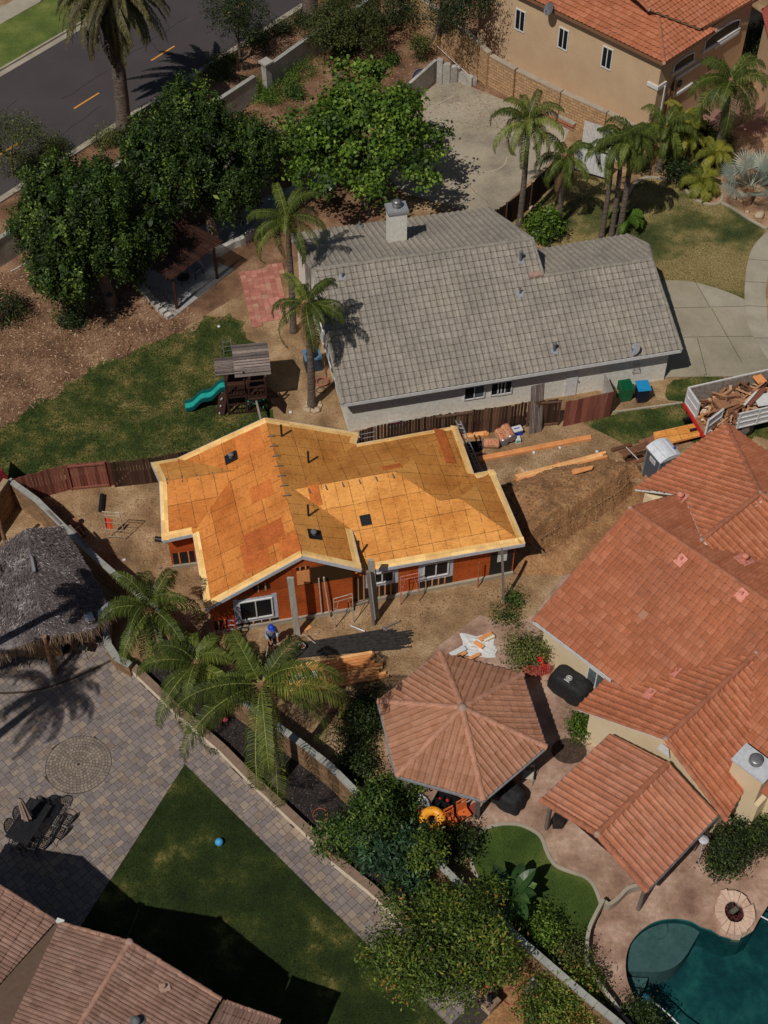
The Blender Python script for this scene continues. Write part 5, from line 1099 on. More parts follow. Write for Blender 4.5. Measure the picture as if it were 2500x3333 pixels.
for f in ([T0, T4, T3, T2, T1], [T0, T8, T7, T6, T5, T4]):
    q2 = [Vector(p) for p in f]; N = newell(q2); N = N if N.z > 0 else -N; dn = (Vector((0, 0, -1)) - N * -N.z).normalized(); pts = scatter_poly(f, 7000, rng)
    k_ = len(pts); d = np.array(dn)[None] + rng.normal(0, .25, (k_, 3)); d /= np.linalg.norm(d, axis=1)[:, None]; ln = rng.uniform(.06, .16, k_)[:, None]; s_d = np.cross(d, np.array(N)); wd_2 = .012
    o = np.array(N) * .01; tip = pts + d * ln + np.array(N) * rng.uniform(.0, .035, k_)[:, None]
    V.append(np.stack([pts + o - s_d * wd_2, pts + o + s_d * wd_2, tip + s_d * wd_2 * .5, tip - s_d * wd_2 * .5], 1)); T.append(np.clip(rng.normal(.42, .24, k_), 0, 1))
qmesh('thatch_straw', np.concatenate(V), np.concatenate(T), m_thatchblade, roof_t)
V = []; T = []
edge_t = [T2, T3, T4, T5, T6]
for a, b_ in zip(edge_t[:-1], edge_t[1:]):
    L = (b_ - a).length; k_ = int(L * 90); u = rng.random(k_)[:, None]; pts = np.array(a) + u * np.array(b_ - a); d = np.stack([rng.normal(.05, .25, k_), rng.normal(-.35, .25, k_), -np.ones(k_)], 1); ln = rng.uniform(.2, .5, k_)[:, None]
    sdv = np.array((b_ - a).normalized()) * .015; V.append(np.stack([pts - sdv, pts + sdv, pts + d * ln + sdv * .4, pts + d * ln - sdv * .4], 1)); T.append(rng.random(k_))
qmesh('thatch_fringe', np.concatenate(V), np.concatenate(T), m_thatchfringe, th_)
b = MB(); PLt = (T0, newell([T0, T4, T3, T2, T1]) if newell([T0, T4, T3, T2, T1]).z > 0 else -newell([T0, T4, T3, T2, T1]))
for pl in ([(532, 795), (580, 765), (605, 820), (545, 828)], [(620, 760), (690, 700), (725, 745), (650, 810), (625, 815)], [(190, 405), (205, 420), (225, 505), (208, 515)]):
    b.slab([RP(K7(*p), PLt) + PLt[1].normalized() * .05 for p in pl][::-1], .02); b.out('pale_patch', m_galv, roof_t)
for px_ in (K7(350, 1160), (30, 1800), (-200, 2180)):
    f_ = P(*px_); b = MB(); b.tube([f_, f_ + Vector((-.02, .05, 1.2)), f_ + Vector((0, .12, 2.7))], [.12, .11, .1], 8); b.build('post', m_boot, th_)
f1 = P(340, 2000); b = MB(); b.tube([f1, f1 + Vector((0, 0, 2.5))], .1, 8); b.build('post', m_boot, th_)
bt = MB(); ribbon(bt, smooth2(px2([K7(80, 1010), K7(250, 1030), K7(420, 1010), K7(600, 940)]), 4), .5, 0, 1.05); tag(bt.build('bar_counter', m_block), 'curved tan block bar counter under the thatched shelter', 'counter')
stp = MB(); ribbon(stp, smooth2(px2([K7(-60, 1285), K7(120, 1280), K7(250, 1262), K7(400, 1215), K7(560, 1150), K7(680, 1090), K7(745, 1058)]), 4), .09, 0, .07); tag(stp.build('patio_step', flat('dark_step_nosing', S(66, 54, 46, 1.2))), kind='structure')
# ================================================ TREES AND PLANTS
def core(parent, blobs, mat, seed, n=2600, s=.55):   # the darker-looking inside of a dense crown: larger, randomly turned leaves
    leaves('inner_leaves', parent, [(b[0], b[1], b[2], b[3] * .8, b[4] * .8, b[5] * .8) for b in blobs], n, s, mat, seed + 500, clump=.5, per=20, shell=(.3, .95))
def leaves(name, parent, blobs, n, leaf, mat, seed=1, clump=.4, per=45, vert=1.0, shell=(.55, 1.02), asp=.45, up=.5, tintmul=1, zmin=.05):
    g = np.random.default_rng(seed); nc = max(1, n // per); bl = np.array(blobs, float)
    wgt = (bl[:, 3] * bl[:, 4] + bl[:, 5] * bl[:, 4]); wgt /= wgt.sum(); bi = g.choice(len(bl), nc, p=wgt)
    d = g.normal(0, 1, (nc, 3)); d[:, 2] += .25; d /= np.linalg.norm(d, axis=1)[:, None]
    rad = shell[0] + (shell[1] - shell[0]) * g.random(nc) ** .55
    c = bl[bi, :3] + d * bl[bi, 3:6] * rad[:, None]
    ct_ = g.normal(.38, .2, nc)
    ci = g.integers(0, nc, n); p = c[ci] + g.normal(0, 1, (n, 3)) * np.array([clump, clump, clump * vert]) * .55
    nrm = d[ci] * .8 + g.normal(0, .7, (n, 3)) + np.array([0, 0, up]); nrm /= np.linalg.norm(nrm, axis=1)[:, None]
    a = g.normal(0, 1, (n, 3)); a -= nrm * (a * nrm).sum(1)[:, None]; a /= np.linalg.norm(a, axis=1)[:, None]; b = np.cross(nrm, a)
    L = leaf * g.uniform(.6, 1.25, n)[:, None]; p[:, 2] = np.maximum(p[:, 2], zmin)
    fold = nrm * L * .12
    V = np.stack([p - a * L * .5, p + b * L * asp * .5 + fold, p + a * L * .5, p - b * L * asp * .5 + fold], 1)
    T = np.clip((ct_[ci] + g.normal(0, .16, n)) * tintmul, 0, 1)
    return qmesh(name, V, T, mat, parent)
def limbs(parent, base, blobs, r0, mat=None, seed=1, n=6, name='trunk', lean=(0, 0)):
    g = random.Random(seed); mb = MB(); base = Vector(base); top = max(b[2] for b in blobs); cx = sum(b[0] for b in blobs) / len(blobs); cy = sum(b[1] for b in blobs) / len(blobs)
    fork = base + Vector(((cx - base.x) * .3, (cy - base.y) * .3, (top) * .38))
    mb.tube([base - Vector((0, 0, .1)), base + (fork - base) * .5 + Vector((g.uniform(-.1, .1), g.uniform(-.1, .1), 0)), fork], [r0 * 1.25, r0, r0 * .85], 9)
    for i in range(n):
        b = blobs[i % len(blobs)]; e = Vector((b[0] + g.uniform(-.5, .5) * b[3], b[1] + g.uniform(-.5, .5) * b[4], b[2] + g.uniform(0, .5) * b[5])); m_ = (fork + e) / 2 + Vector((g.uniform(-.3, .3), g.uniform(-.3, .3), .25))
        mb.tube([fork - Vector((0, 0, .1)), m_, e], [r0 * .55, r0 * .35, r0 * .1], 6)
        for k_ in range(3):
            s_ = m_ + (e - m_) * g.random(); f = s_ + Vector((g.uniform(-1, 1) * b[3] * .5, g.uniform(-1, 1) * b[4] * .5, g.uniform(.2, .6) * b[5])); mb.tube([s_, f], [r0 * .18, r0 * .05], 5)
    return mb.build(name, mat or m_trunk, parent)
def tree(label, base, blobs, n, leaf, mat, r0=.2, seed=1, group=None, name='leafy_tree', cat='tree', nl=6, tm=None, fill=0, **kw):
    t = thing(name, label, cat, (base[0], base[1], 0), group=group); limbs(t, (base[0], base[1], 0), blobs, r0, tm, seed, nl)
    leaves('crown', t, blobs, n, leaf, mat, seed, **kw)
    if fill: core(t, blobs, mat, seed, fill)
    return t
def lump(c, R, H, n, seed, sub=.45, flatb=.0):          # lumpy crown: small blobs round a big ellipsoid
    g = random.Random(seed); out = [(c[0], c[1], c[2], R * .72, R * .72, H * .75)]
    for i in range(n):
        th = g.uniform(0, 2 * math.pi); ph = math.asin(g.uniform(-.55, .95)); k_ = g.uniform(.62, .82)
        s_ = sub * g.uniform(.75, 1.2)
        out.append((c[0] + R * k_ * math.cos(ph) * math.cos(th), c[1] + R * k_ * math.cos(ph) * math.sin(th), c[2] + H * k_ * math.sin(ph), R * s_, R * s_, H * s_))
    return out
def shrub(label, px_, r, h, n, leaf, mat, seed=1, group=None, name='shrub', cat='shrub', lumps=4, **kw):
    c = P(*px_); g = random.Random(seed)
    bl = [(c.x, c.y, h * .45, r * .7, r * .7, h * .45)] + [(c.x + g.uniform(-.6, .6) * r, c.y + g.uniform(-.6, .6) * r, h * g.uniform(.4, .62), r * .5, r * .5, h * .38) for _ in range(lumps)]
    t = thing(name, label, cat, c, group=group)
    mb = MB()
    for i in range(5): b = bl[i % len(bl)]; mb.tube([c, Vector((b[0], b[1], b[2]))], [.035, .012], 5)
    mb.build('stem', m_trunk, t); leaves('foliage', t, bl, int(n * 1.6), leaf * .88, mat, seed, **kw); return t
def frond_arr(o, az, el, L, droop, npair, lw, ll, hang, g, curl=0.0, seg=12, stiff=0.0):
    pts = [np.array(o, float)]; e = el; a = az
    dl = L / seg; ds = []
    for i in range(seg):
        d = np.array([math.cos(a) * math.cos(e), math.sin(a) * math.cos(e), math.sin(e)]); ds.append(d); pts.append(pts[-1] + d * dl)
        e -= droop / seg * (.5 + i / seg); a += curl / seg
    pts = np.array(pts); ds.append(ds[-1]); ds = np.array(ds)
    V = []; T = []
    tt = g.normal(.42, .12)
    sd0 = np.array([-math.sin(az), math.cos(az), 0])
    for i in range(seg):                                 # rachis
        w_ = .022 * (1 - i / seg) + .006; V.append([pts[i] - sd0 * w_, pts[i] + sd0 * w_, pts[i + 1] + sd0 * w_ * .8, pts[i + 1] - sd0 * w_ * .8]); T.append(.9)
    for k_ in range(npair):
        s = (.1 + .9 * (k_ + g.random() * .6) / npair); x = min(s * seg, seg - .01); i = int(x); p = pts[i] + (pts[i + 1] - pts[i]) * (x - i); d = ds[i]
        upv_ = np.cross(d, sd0); upv_ = upv_ if upv_[2] > 0 else -upv_
        l_ = ll * math.sin(math.pi * min(1, .18 + s * .78)) ** .7 * g.uniform(.85, 1.1)
        for sg in (-1, 1):
            q = sd0 * sg * (1 - .25 * s) + d * (.35 + .4 * s) + upv_ * g.uniform(-.12, .3); q /= np.linalg.norm(q)
            q2 = q + np.array([0, 0, -1]) * hang * g.uniform(.7, 1.3); q2 /= np.linalg.norm(q2)
            mid = p + q * l_ * .5; tip = mid + q2 * l_ * .55; w_ = d * lw * .5
            t_0 = min(1, max(0, tt + g.normal(0, .1)))
            V.append([p - w_ * .5, p + w_ * .5, mid + w_, mid - w_]); T.append(t_0); V.append([mid - w_, mid + w_, tip + w_ * .2, tip - w_ * .2]); T.append(t_0)
    return V, T
def palm(label, base, top, L=2.6, nf=18, seed=1, mat=None, tr=.16, group='feathery palms', name='palm_tree', el=(82, -24), droop=2.5, npair=60, ll=.48, hang=2.2, lw=.05, shaft=True, boot=None, cat='palm tree', asym=None):
    g = np.random.default_rng(seed); B, Tp = UP(base, top)
    t = thing(name, label, cat, B, group=group); mb = MB(); k_ = 14; pts = []; rr = []
    H = Tp - B
    for i in range(k_ + 1):
        s = i / k_; pts.append(B + H * s + Vector((math.sin(s * 3.1) * .06, 0, 0))); rr.append(tr * (1.25 - .35 * s) * (1 + .04 * (i % 2)) * (1.25 if i == 0 else 1))
    mb.tube(pts, rr, 10); mb.build('trunk', m_palmtrunk, t)
    if shaft:
        bb_ = MB(); bb_.tube([Tp - Vector((0, 0, .55)), Tp - Vector((0, 0, .2)), Tp + Vector((0, 0, .25))], [tr * 1.0, tr * 1.5, tr * .7], 8)
        for j in range(9): a = j * 2.4; o = Tp + Vector((math.cos(a) * tr * .8, math.sin(a) * tr * .8, -.35 + j * .05)); bb_.tube([o, o + Vector((math.cos(a) * .25, math.sin(a) * .25, .22))], [.05, .02], 5)
        bb_.build('crownshaft', boot or m_boot, t)
    V = []; T = []
    for i in range(nf):
        s = (i + .5) / nf; e = R_(el[0] + (el[1] - el[0]) * s ** .8 + g.normal(0, 6)); az = i * 2.399 + g.normal(0, .2)
        Lf = L * g.uniform(.85, 1.1) * (.8 + .3 * s)
        if asym: Lf *= 1 + asym[1] * math.cos(az - R_(asym[0]))
        v, tt = frond_arr(Tp + Vector((0, 0, .1)), az, e, Lf, droop * g.uniform(.85, 1.15), npair, lw, ll, hang, g, curl=g.normal(0, .35)); V += v; T += tt
    qmesh('crown', np.array(V), np.array(T), mat or L_palm, t)
    if shaft:
        V = []; T = []
        for i in range(3): v, tt = frond_arr(Tp - Vector((0, 0, .1)), g.uniform(0, 6.28), R_(-35 - 15 * i), L * .7, .9, 26, .05, .35, 1.5, g); V += v; T += tt
        qmesh('dry_frond', np.array(V), np.array(T), L_dry, t)
    return t
# the two big dark trees and the bright green one
f1 = P(295, 735, 4.5); tree('dense dark green tree on the left, its crown hanging over the bare slope', P(365, 985), lump((f1.x, f1.y, 4.4), 4.15, 3.5, 16, 3, .36), 60000, .2, L_fic, .3, 21, name='ficus_tree', group='dense dark trees', clump=.3, per=75, vert=2.0, shell=(.72, 1.04), tm=m_trunk, fill=5200)
f2 = P(640, 505, 4.8); tree('dense dark green tree between the street palm and the small feathery palm', P(700, 815), lump((f2.x, f2.y, 4.7), 4.15, 3.6, 16, 9, .38), 60000, .2, L_fic, .3, 22, name='ficus_tree', group='dense dark trees', clump=.3, per=75, vert=2.0, shell=(.72, 1.04), fill=5200)
g1_ = P(1175, 440, 4.9); gb = lump((g1_.x, g1_.y, 4.7), 3.55, 3.0, 22, 14, .27); gb[0] = (g1_.x, g1_.y, 4.6, 2.4, 2.4, 2.0)
for u, v, r in ((960, 400, .8), (1400, 450, .9), (1370, 550, .9), (1200, 225, .9), (1050, 590, .8), (1230, 640, .9), (980, 560, .8), (1320, 320, .9), (1110, 240, .8)):
    p = P(u, v, 4.2); gb.append((p.x, p.y, 4.2, r * 1.1, r * 1.1, r * .8))
tree('bright green spreading tree whose shadow falls on the court', P(1191, 668), gb, 21000, .26, L_maple, .2, 23, clump=.5, per=36, vert=.5, nl=18, shell=(.5, 1.05), asp=.7)
c_ = P(1060, 500, 1.2); shrub('light green bushy shrub at the left foot of the bright green tree', (1010, 530), 1.6, 2.2, 4200, .2, L_maple, 31); shrub('pale flowering shrub between the dark tree and the bright tree', (930, 500), .9, 1.4, 1600, .16, L_mango, 32)
# street trees
tree('thin young street tree with dark foliage beside the kerb', P(*K1(1525, 395)), lump(tuple(P(745, 50, 3.6)), 2.0, 1.5, 7, 4, .5), 5200, .16, L_dark, .1, 24, name='street_tree', clump=.4, per=30)
tree('sparse olive street tree at the left edge over the road', P(*K1(90, 1120)), lump(tuple(P(30, 455, 3.2)), 2.3, 1.8, 8, 5, .42), 4600, .15, L_olive, .12, 25, name='street_tree', clump=.45, per=28)
tree('grey-branched tree beside the tan house wall', P(*K2(1130, 285)), lump(tuple(P(1470, 20, 4.5)), 2.6, 2.0, 8, 6, .45), 8000, .16, L_dark, .22, 26, clump=.45, per=30, nl=12)
tree('dark olive bushy tree behind the white street wall', P(*K2(560, 340)), lump(tuple(P(1120, 90, 2.4)), 2.5, 1.9, 9, 7, .45), 12000, .16, L_olive, .16, 27, clump=.4, per=32, tintmul=.75)
tree('dark bushy tree beside the street wall further up the slope', P(1240, 120), lump(tuple(P(1290, 25, 2.2)), 2.0, 1.7, 6, 8, .5), 6000, .15, L_dark, .14, 28, clump=.4, per=32)
# palms
palm('very tall shaggy palm with hanging brown-green fronds beside the road', (405, 415), (348, -75), L=4.9, nf=84, seed=2, mat=L_date, tr=.36, name='date_palm', el=(35, -66), droop=1.1, npair=60, ll=.5, hang=1.4, lw=.1, boot=m_trunk, group=None)
palm('stout palm trunk at the top edge of the kerb strip', (1010, 75), (1000, -220), L=3, nf=20, seed=3, mat=L_date, tr=.45, name='date_palm', boot=m_trunk, group=None)
palm('feathery palm beside the corner of the court, standing alone', (1691, 733), (1718, 400), L=3.0, nf=18, seed=4, tr=.15)
palm('feathery palm left of the white gate with a tan crownshaft', (1815, 735), (1838, 515), L=2.6, nf=13, seed=5, tr=.14)
palm('left trunk of the three palms behind the grey house', (1958, 770), (1996, 485), L=2.3, nf=10, seed=6, tr=.13, group='cluster of three palms'); palm('middle trunk of the three palms behind the grey house', (1990, 767), (2026, 462), L=2.3, nf=11, seed=7, tr=.13, group='cluster of three palms'); palm('right trunk of the three palms behind the grey house', (2015, 765), (2060, 450), L=2.5, nf=12, seed=8, tr=.15, group='cluster of three palms')
palm('large arching palm in front of the tan house arched windows', (2330, 520), (2375, 270), L=3.5, nf=19, seed=9, tr=.2, ll=.75, npair=64)
palm('feathery palm over the red flowers right of the three palms', (2145, 555), (2165, 420), L=2.6, nf=15, seed=10, tr=.18, ll=.6)
palm('small feathery palm at the west corner of the grey house roof', (955, 1080), (932, 715), L=3.2, nf=15, seed=11, tr=.15)
palm('feathery palm ringed by white stones in front of the grey house', (1015, 1320), (998, 995), L=3.0, nf=14, seed=12, tr=.17)
palm('dark palm leaning over the block wall, nearest the thatched shelter', (575, 2190), (490, 1990), L=3.4, nf=16, seed=13, tr=.16, ll=.62)
palm('middle palm of the mulch bed with a pink flower at its foot', (705, 2360), (640, 2165), L=3.0, nf=16, seed=14, tr=.17, ll=.62, asym=(-120, .2))
palm('large arching palm of the mulch bed, nearest the camera', (905, 2545), (850, 2235), L=4.8, nf=16, seed=15, tr=.18, ll=.75, npair=76, asym=(-80, .28), droop=3.0)
palm('palm mostly outside the left edge beside the thatched shelter', (-480, 2760), (-660, 2190), L=3.4, nf=18, seed=16, tr=.2)
palm('palm at the left edge whose fronds hang over the thatched shelter', (-330, 2330), (-130, 1850), L=2.1, nf=14, seed=36, tr=.16)
palm('small lime palm seedling among the three trunks', (2040, 745), (2040, 715), L=1.5, nf=9, seed=17, tr=.05, mat=L_maple, shaft=False, name='small_palm', group=None, el=(70, 20))
palm('yellow-green clumping palm in the front garden bed', (2280, 620), (2282, 590), L=1.7, nf=12, seed=18, tr=.08, mat=L_palm2, shaft=False, name='small_palm', group='yellow palms of the front garden', el=(75, 5), hang=.3)
palm('yellowing palm behind the clumping palm of the front garden', (2235, 520), (2240, 440), L=2.0, nf=12, seed=19, tr=.1, mat=L_palm2, shaft=False, name='small_palm', group='yellow palms of the front garden')
palm('small bright yellow palm near the curved lawn edging', (2180, 545), (2180, 515), L=1.0, nf=9, seed=20, tr=.05, mat=L_palm2, shaft=False, name='small_palm', group='yellow palms of the front garden', hang=.2)
palm('yellow-green palm between the arching palm and the tan house', (2215, 480), (2225, 390), L=2.2, nf=12, seed=40, tr=.1, mat=L_palm2, shaft=False, name='small_palm', group='yellow palms of the front garden')
palm('leafy yellow palm left of the silver fan palm', (2330, 560), (2330, 500), L=1.8, nf=12, seed=41, tr=.1, mat=L_palm2, shaft=False, name='small_palm', group='yellow palms of the front garden')
shrub('olive green filler shrub behind the yellow palms', K3(1180, 900), 1.3, 1.3, 1800, .2, L_mango, 46)
# dry hanging palm
t = thing('dead_palm', 'dead palm with a folded brown skirt against the corner of the tan house', 'palm tree', P(*K3(1015, 790))); B, Tp = UP(K3(1015, 790), K3(1055, 445)); b = MB(); b.tube([B, Tp], [.2, .12], 8); b.build('trunk', m_palmtrunk, t)
g = np.random.default_rng(3); k_ = 500; a = g.uniform(0, 6.28, k_); r0 = g.uniform(.02, .12, k_); top_ = np.array(Tp) + np.stack([np.cos(a) * r0, np.sin(a) * r0, g.uniform(-1.2, .2, k_)], 1); r1 = g.uniform(.2, .42, k_); bot = top_ + np.stack([np.cos(a) * r1, np.sin(a) * r1, -g.uniform(1.2, 2.6, k_)], 1); sd_ = np.stack([-np.sin(a), np.cos(a), 0 * a], 1) * .025
qmesh('dry_skirt', np.stack([top_ - sd_, top_ + sd_, bot + sd_, bot - sd_], 1), g.random(k_), L_dry, t)
# silver fan palm
def fanpalm(label, base_px, h, L, nf, seed, mat):
    g = np.random.default_rng(seed); B = P(*base_px); t = thing('fan_palm', label, 'palm tree', B, group='silver fan palms'); b = MB(); b.tube([B, B + Vector((0, 0, h))], [.3, .2], 9); b.build('trunk', m_boot, t); V = []; T = []
    for i in range(nf):
        az = i * 2.4; e = R_(70 - 75 * i / nf); d = np.array([math.cos(az) * math.cos(e), math.sin(az) * math.cos(e), math.sin(e)]); o = np.array(B) + [0, 0, h]; c = o + d * L * .55; s_ = np.array([-math.sin(az), math.cos(az), 0.]); V.append([o - s_ * .02, o + s_ * .02, c + s_ * .02, c - s_ * .02]); T.append(.8); tt = g.uniform(.2, .8)
        n2 = np.cross(d, s_)
        for k_ in range(24):
            th = R_(-125 + 250 * k_ / 23); q = d * math.cos(th) + s_ * math.sin(th); tip = c + q * L * .5 * g.uniform(.85, 1.05) + n2 * .1 + np.array([0, 0, -.06]); m_ = c + q * L * .28; p_ = np.cross(q, n2); p_ /= np.linalg.norm(p_)
            w_ = L * .015; V.append([c, m_ - p_ * w_, tip, m_ + p_ * w_]); T.append(min(1, max(0, tt + g.normal(0, .12))))
    qmesh('crown', np.array(V), np.array(T), mat, t)
fanpalm('silver-grey fan palm on the tan gravel at the right', K3(1525, 1290), 1.2, 2.3, 15, 5, L_silver); fanpalm('silver fan palm cut off by the right edge of the picture', (2560, 640), .8, 2.2, 12, 6, L_silver)
# shrubs
shrub('broad-leaved bright green plant at the foot of the lone palm', K3(230, 1500), 1.25, 1.5, 2200, .34, L_maple, 41, asp=.3); 
shrub('dark bush behind the yellow clumping palm', K3(1090, 1130), .9, 1.5, 1500, .2, L_dark, 42); shrub('dark bush with red flowers under the feathery palms', K3(860, 1080), .8, .9, 900, .14, L_dark, 43); shrub('dark bush between the arching palm and the silver palm', K3(1350, 1000), 1.2, 1.3, 1800, .2, L_dark, 44)
shrub('dark bush at the far right beside the entry path', K3(1600, 330), 1.4, 2.4, 2600, .18, L_dark, 45)
for i, (x, y, r_, lb) in enumerate(((620, 20, 0, ''), )): pass
for i, (u, v, r_, h_, lb) in enumerate(((845, 140, 1.1, 1.0, 'dark low bush just behind the square wall pillar'), (910, 105, 1.1, .9, 'dark low bush on the kerb strip between pillar and palm trunk'), (980, 80, .8, 1.0, 'small dark bush beside the stout palm trunk'), (735, 210, .7, .6, 'small olive bush under the thin street tree'), (700, 250, 1.2, .8, 'low olive bush at the kerb strip above the dark trees'), (350, 470, 1.1, .7, 'grey green bush between the tall palm and the dark trees'), (120, 560, 1.3, .9, 'reddish-green bush at the kerb left of the dark trees'), (180, 500, 1.0, .8, 'olive bush beside the kerb above the left dark tree'))):
    shrub(lb, (u, v), r_, h_, 1300, .14, L_olive if i > 2 else L_dark, 50 + i, group='kerb strip bushes')
for i, (p_, r_, h_, m_, lb) in enumerate(((K2(560, 340), .9, 1.0, L_mango, 'green bush at the foot of the dark olive tree'), (K2(640, 290), .8, .8, L_dark, 'dark bush on the bare upper slope'), (K2(1050, 380), .7, 1.8, L_olive, 'slim yellow-green bush on the slope above the court wall'), (K2(870, 390), .5, .4, L_mango, 'small spiky plant on the slope above the court'), (K2(250, 610), .7, .5, L_mango, 'small leafy plant on the bare slope left of the bright tree'), (K2(940, 130), .9, .5, L_blue, 'patch of agaves near the top of the slope'), (K4(465, 500), .9, 1.1, L_dark, 'small dark bush standing alone on the straw-covered slope'), (K4(60, 470), 1.3, 1.6, L_dark, 'dark bush at the left edge of the slope'))):
    shrub(lb, p_, r_, h_, int(1300 * r_ + 300), .15, m_, 60 + i, group='slope bushes')
shrub('low green groundcover mound left of the square wall pillar', K2(60, 610), 1.6, .5, 2600, .12, L_maple, 70); shrub('strip of green groundcover at the foot of the street wall', K2(270, 470), 1.9, .5, 3400, .12, L_maple, 71, lumps=7)
shrub('loose olive bush growing beside the cream house corner', K9(120, 1100), 1.05, 1.7, 2200, .13, L_olive, 72, tintmul=1.7); shrub('small green bush against the cream house wall by the gazebo', K9(465, 1530), .55, 1.0, 900, .15, L_maple, 73)
shrub('weedy bush near the corner of the building site slab', K8(1590, 800), .7, .35, 500, .12, L_mango, 74); shrub('weeds beside the thin dark post', K8(1650, 700), .6, .4, 500, .12, L_mango, 75)
for i, (p_, r_, h_, n_, m_, lf, lb) in enumerate(((K8(700, 1440), 1.2, .9, 2600, L_dark, .15, 'dark weedy shrub left of the gazebo'), (KB(640, 40), 1.0, .9, 1800, L_dark, .15, 'dark shrub below the gazebo against the block wall'), (KB(880, 240), 1.1, 1.2, 2600, L_mango, .17, 'green shrub at the gazebo corner beside the block wall'), (KB(990, 340), .7, .8, 1200, L_mango, .16, 'small green shrub beside the pile of pool toys'), (KB(1310, 560), .95, .9, 1700, L_dark, .16, 'dark shrub with a pink bloom beside the oval lawn'), (K8(640, 1560), 1.0, .7, 1500, L_dark, .14, 'low dark shrub between the block wall and the gazebo'),
      (KC(190, 1080), 1.05, 1.1, 2600, L_maple, .16, 'bright green shrub along the block wall by the oval lawn'), (KC(400, 1240), .9, 1.2, 1900, L_olive, .13, 'spiky olive shrub at the end of the oval lawn'), (KC(300, 1560), 2.0, 1.6, 6500, L_citrus, .15, 'yellow-green spreading shrub at the bottom edge beside the wall'), (KC(870, 1640), .8, .8, 1500, L_dark, .14, 'dark shrub at the bottom edge by the pool corner'),
      (KC(1400, 600), 1.15, 1.3, 3200, L_dark, .15, 'dark glossy hedge plant left of the big chimney'), (KC(1580, 500), 1.1, 1.2, 3000, L_dark, .15, 'dark glossy hedge plant below the big chimney'), (KC(1680, 400), 1.0, 1.3, 2600, L_mango, .15, 'green hedge plant right of the big chimney'))):
    shrub(lb, p_, r_, h_, n_, lf, m_, 80 + i, tintmul=1.15)
# shrubs and trees over the planter
b1 = P(*KB(700, 560)); tree('round glossy shrub tree right of the lamp pillar', (b1.x, b1.y), lump((b1.x, b1.y, 1.7), 1.65, 1.3, 9, 31, .45), 9000, .2, L_mango, .1, 91, clump=.32, per=30, asp=.32, name='shrub_tree')
b2_ = P(*KB(880, 720)); tree('blue-green broad-lobed shrub tree beside the path', (b2_.x, b2_.y), lump((b2_.x, b2_.y, 1.7), 1.5, 1.2, 8, 32, .45), 6500, .26, L_blue, .1, 92, clump=.3, per=26, asp=.3, name='shrub_tree')
b3 = P(*KB(1230, 1330)); lb3 = lump((b3.x, b3.y, 2.6), 2.5, 1.4, 14, 33, .33)
for x, y, r in ((1100, 560, .8), (830, 1250, .9), (1000, 1380, .7), (1350, 900, .9), (1560, 1250, .9), (1290, 1480, .7), (900, 900, .8), (1480, 820, .5)):
    p = P(*KB(x, y), 2.6); lb3.append((p.x, p.y, 2.6, r, r, r * .8))
tree('wide yellow-green tree with orange leaf tips over the path', (b3.x, b3.y), lb3, 21000, .17, L_citrus, .13, 93, clump=.34, per=28, asp=.4, nl=14, name='fruit_tree')
# banana plant
t = thing('banana_plant', 'banana plant with long paddle leaves beside the oval lawn', 'plant', P(*KC(20, 930))); c = P(*KC(20, 930)); b = MB(); bn = MB(); g = random.Random(5)
for i in range(3): o = c + Vector((g.uniform(-.3, .3), g.uniform(-.3, .3), 0)); b.tube([o, o + Vector((0, 0, 1.1))], [.1, .07], 7)
b.build('stem', L_maple, t)
for i in range(11):
    az = i * 2.4 + .3; L = g.uniform(1.3, 1.8); e = R_(g.uniform(58, 88)); p = c + Vector((0, 0, .9)); prev = None; sd_ = Vector((-math.sin(az), math.cos(az), 0)); tt = g.random()
    for k_ in range(8):
        d = Vector((math.cos(az) * math.cos(e), math.sin(az) * math.cos(e), math.sin(e))); q = p + d * L / 8; w0_, w1_ = [.27 * math.sin(math.pi * min(1, max(.0, (j - .5) / 7.2))) ** .5 if j > 0 else .03 for j in (k_, k_ + 1)]
        n_ = Vector((0, 0, .05)); bn.face([p, q, q + sd_ * w1_ + n_, p + sd_ * w0_ + n_], t=tt); bn.face([p, p - sd_ * w0_ + n_, q - sd_ * w1_ + n_, q], t=tt); p = q; e -= .19
bn.build('foliage', leafmat('banana_leaf', [(0, S(44, 70, 34)), (.6, S(66, 100, 48)), (1, S(104, 136, 70))], .3, .35), t)
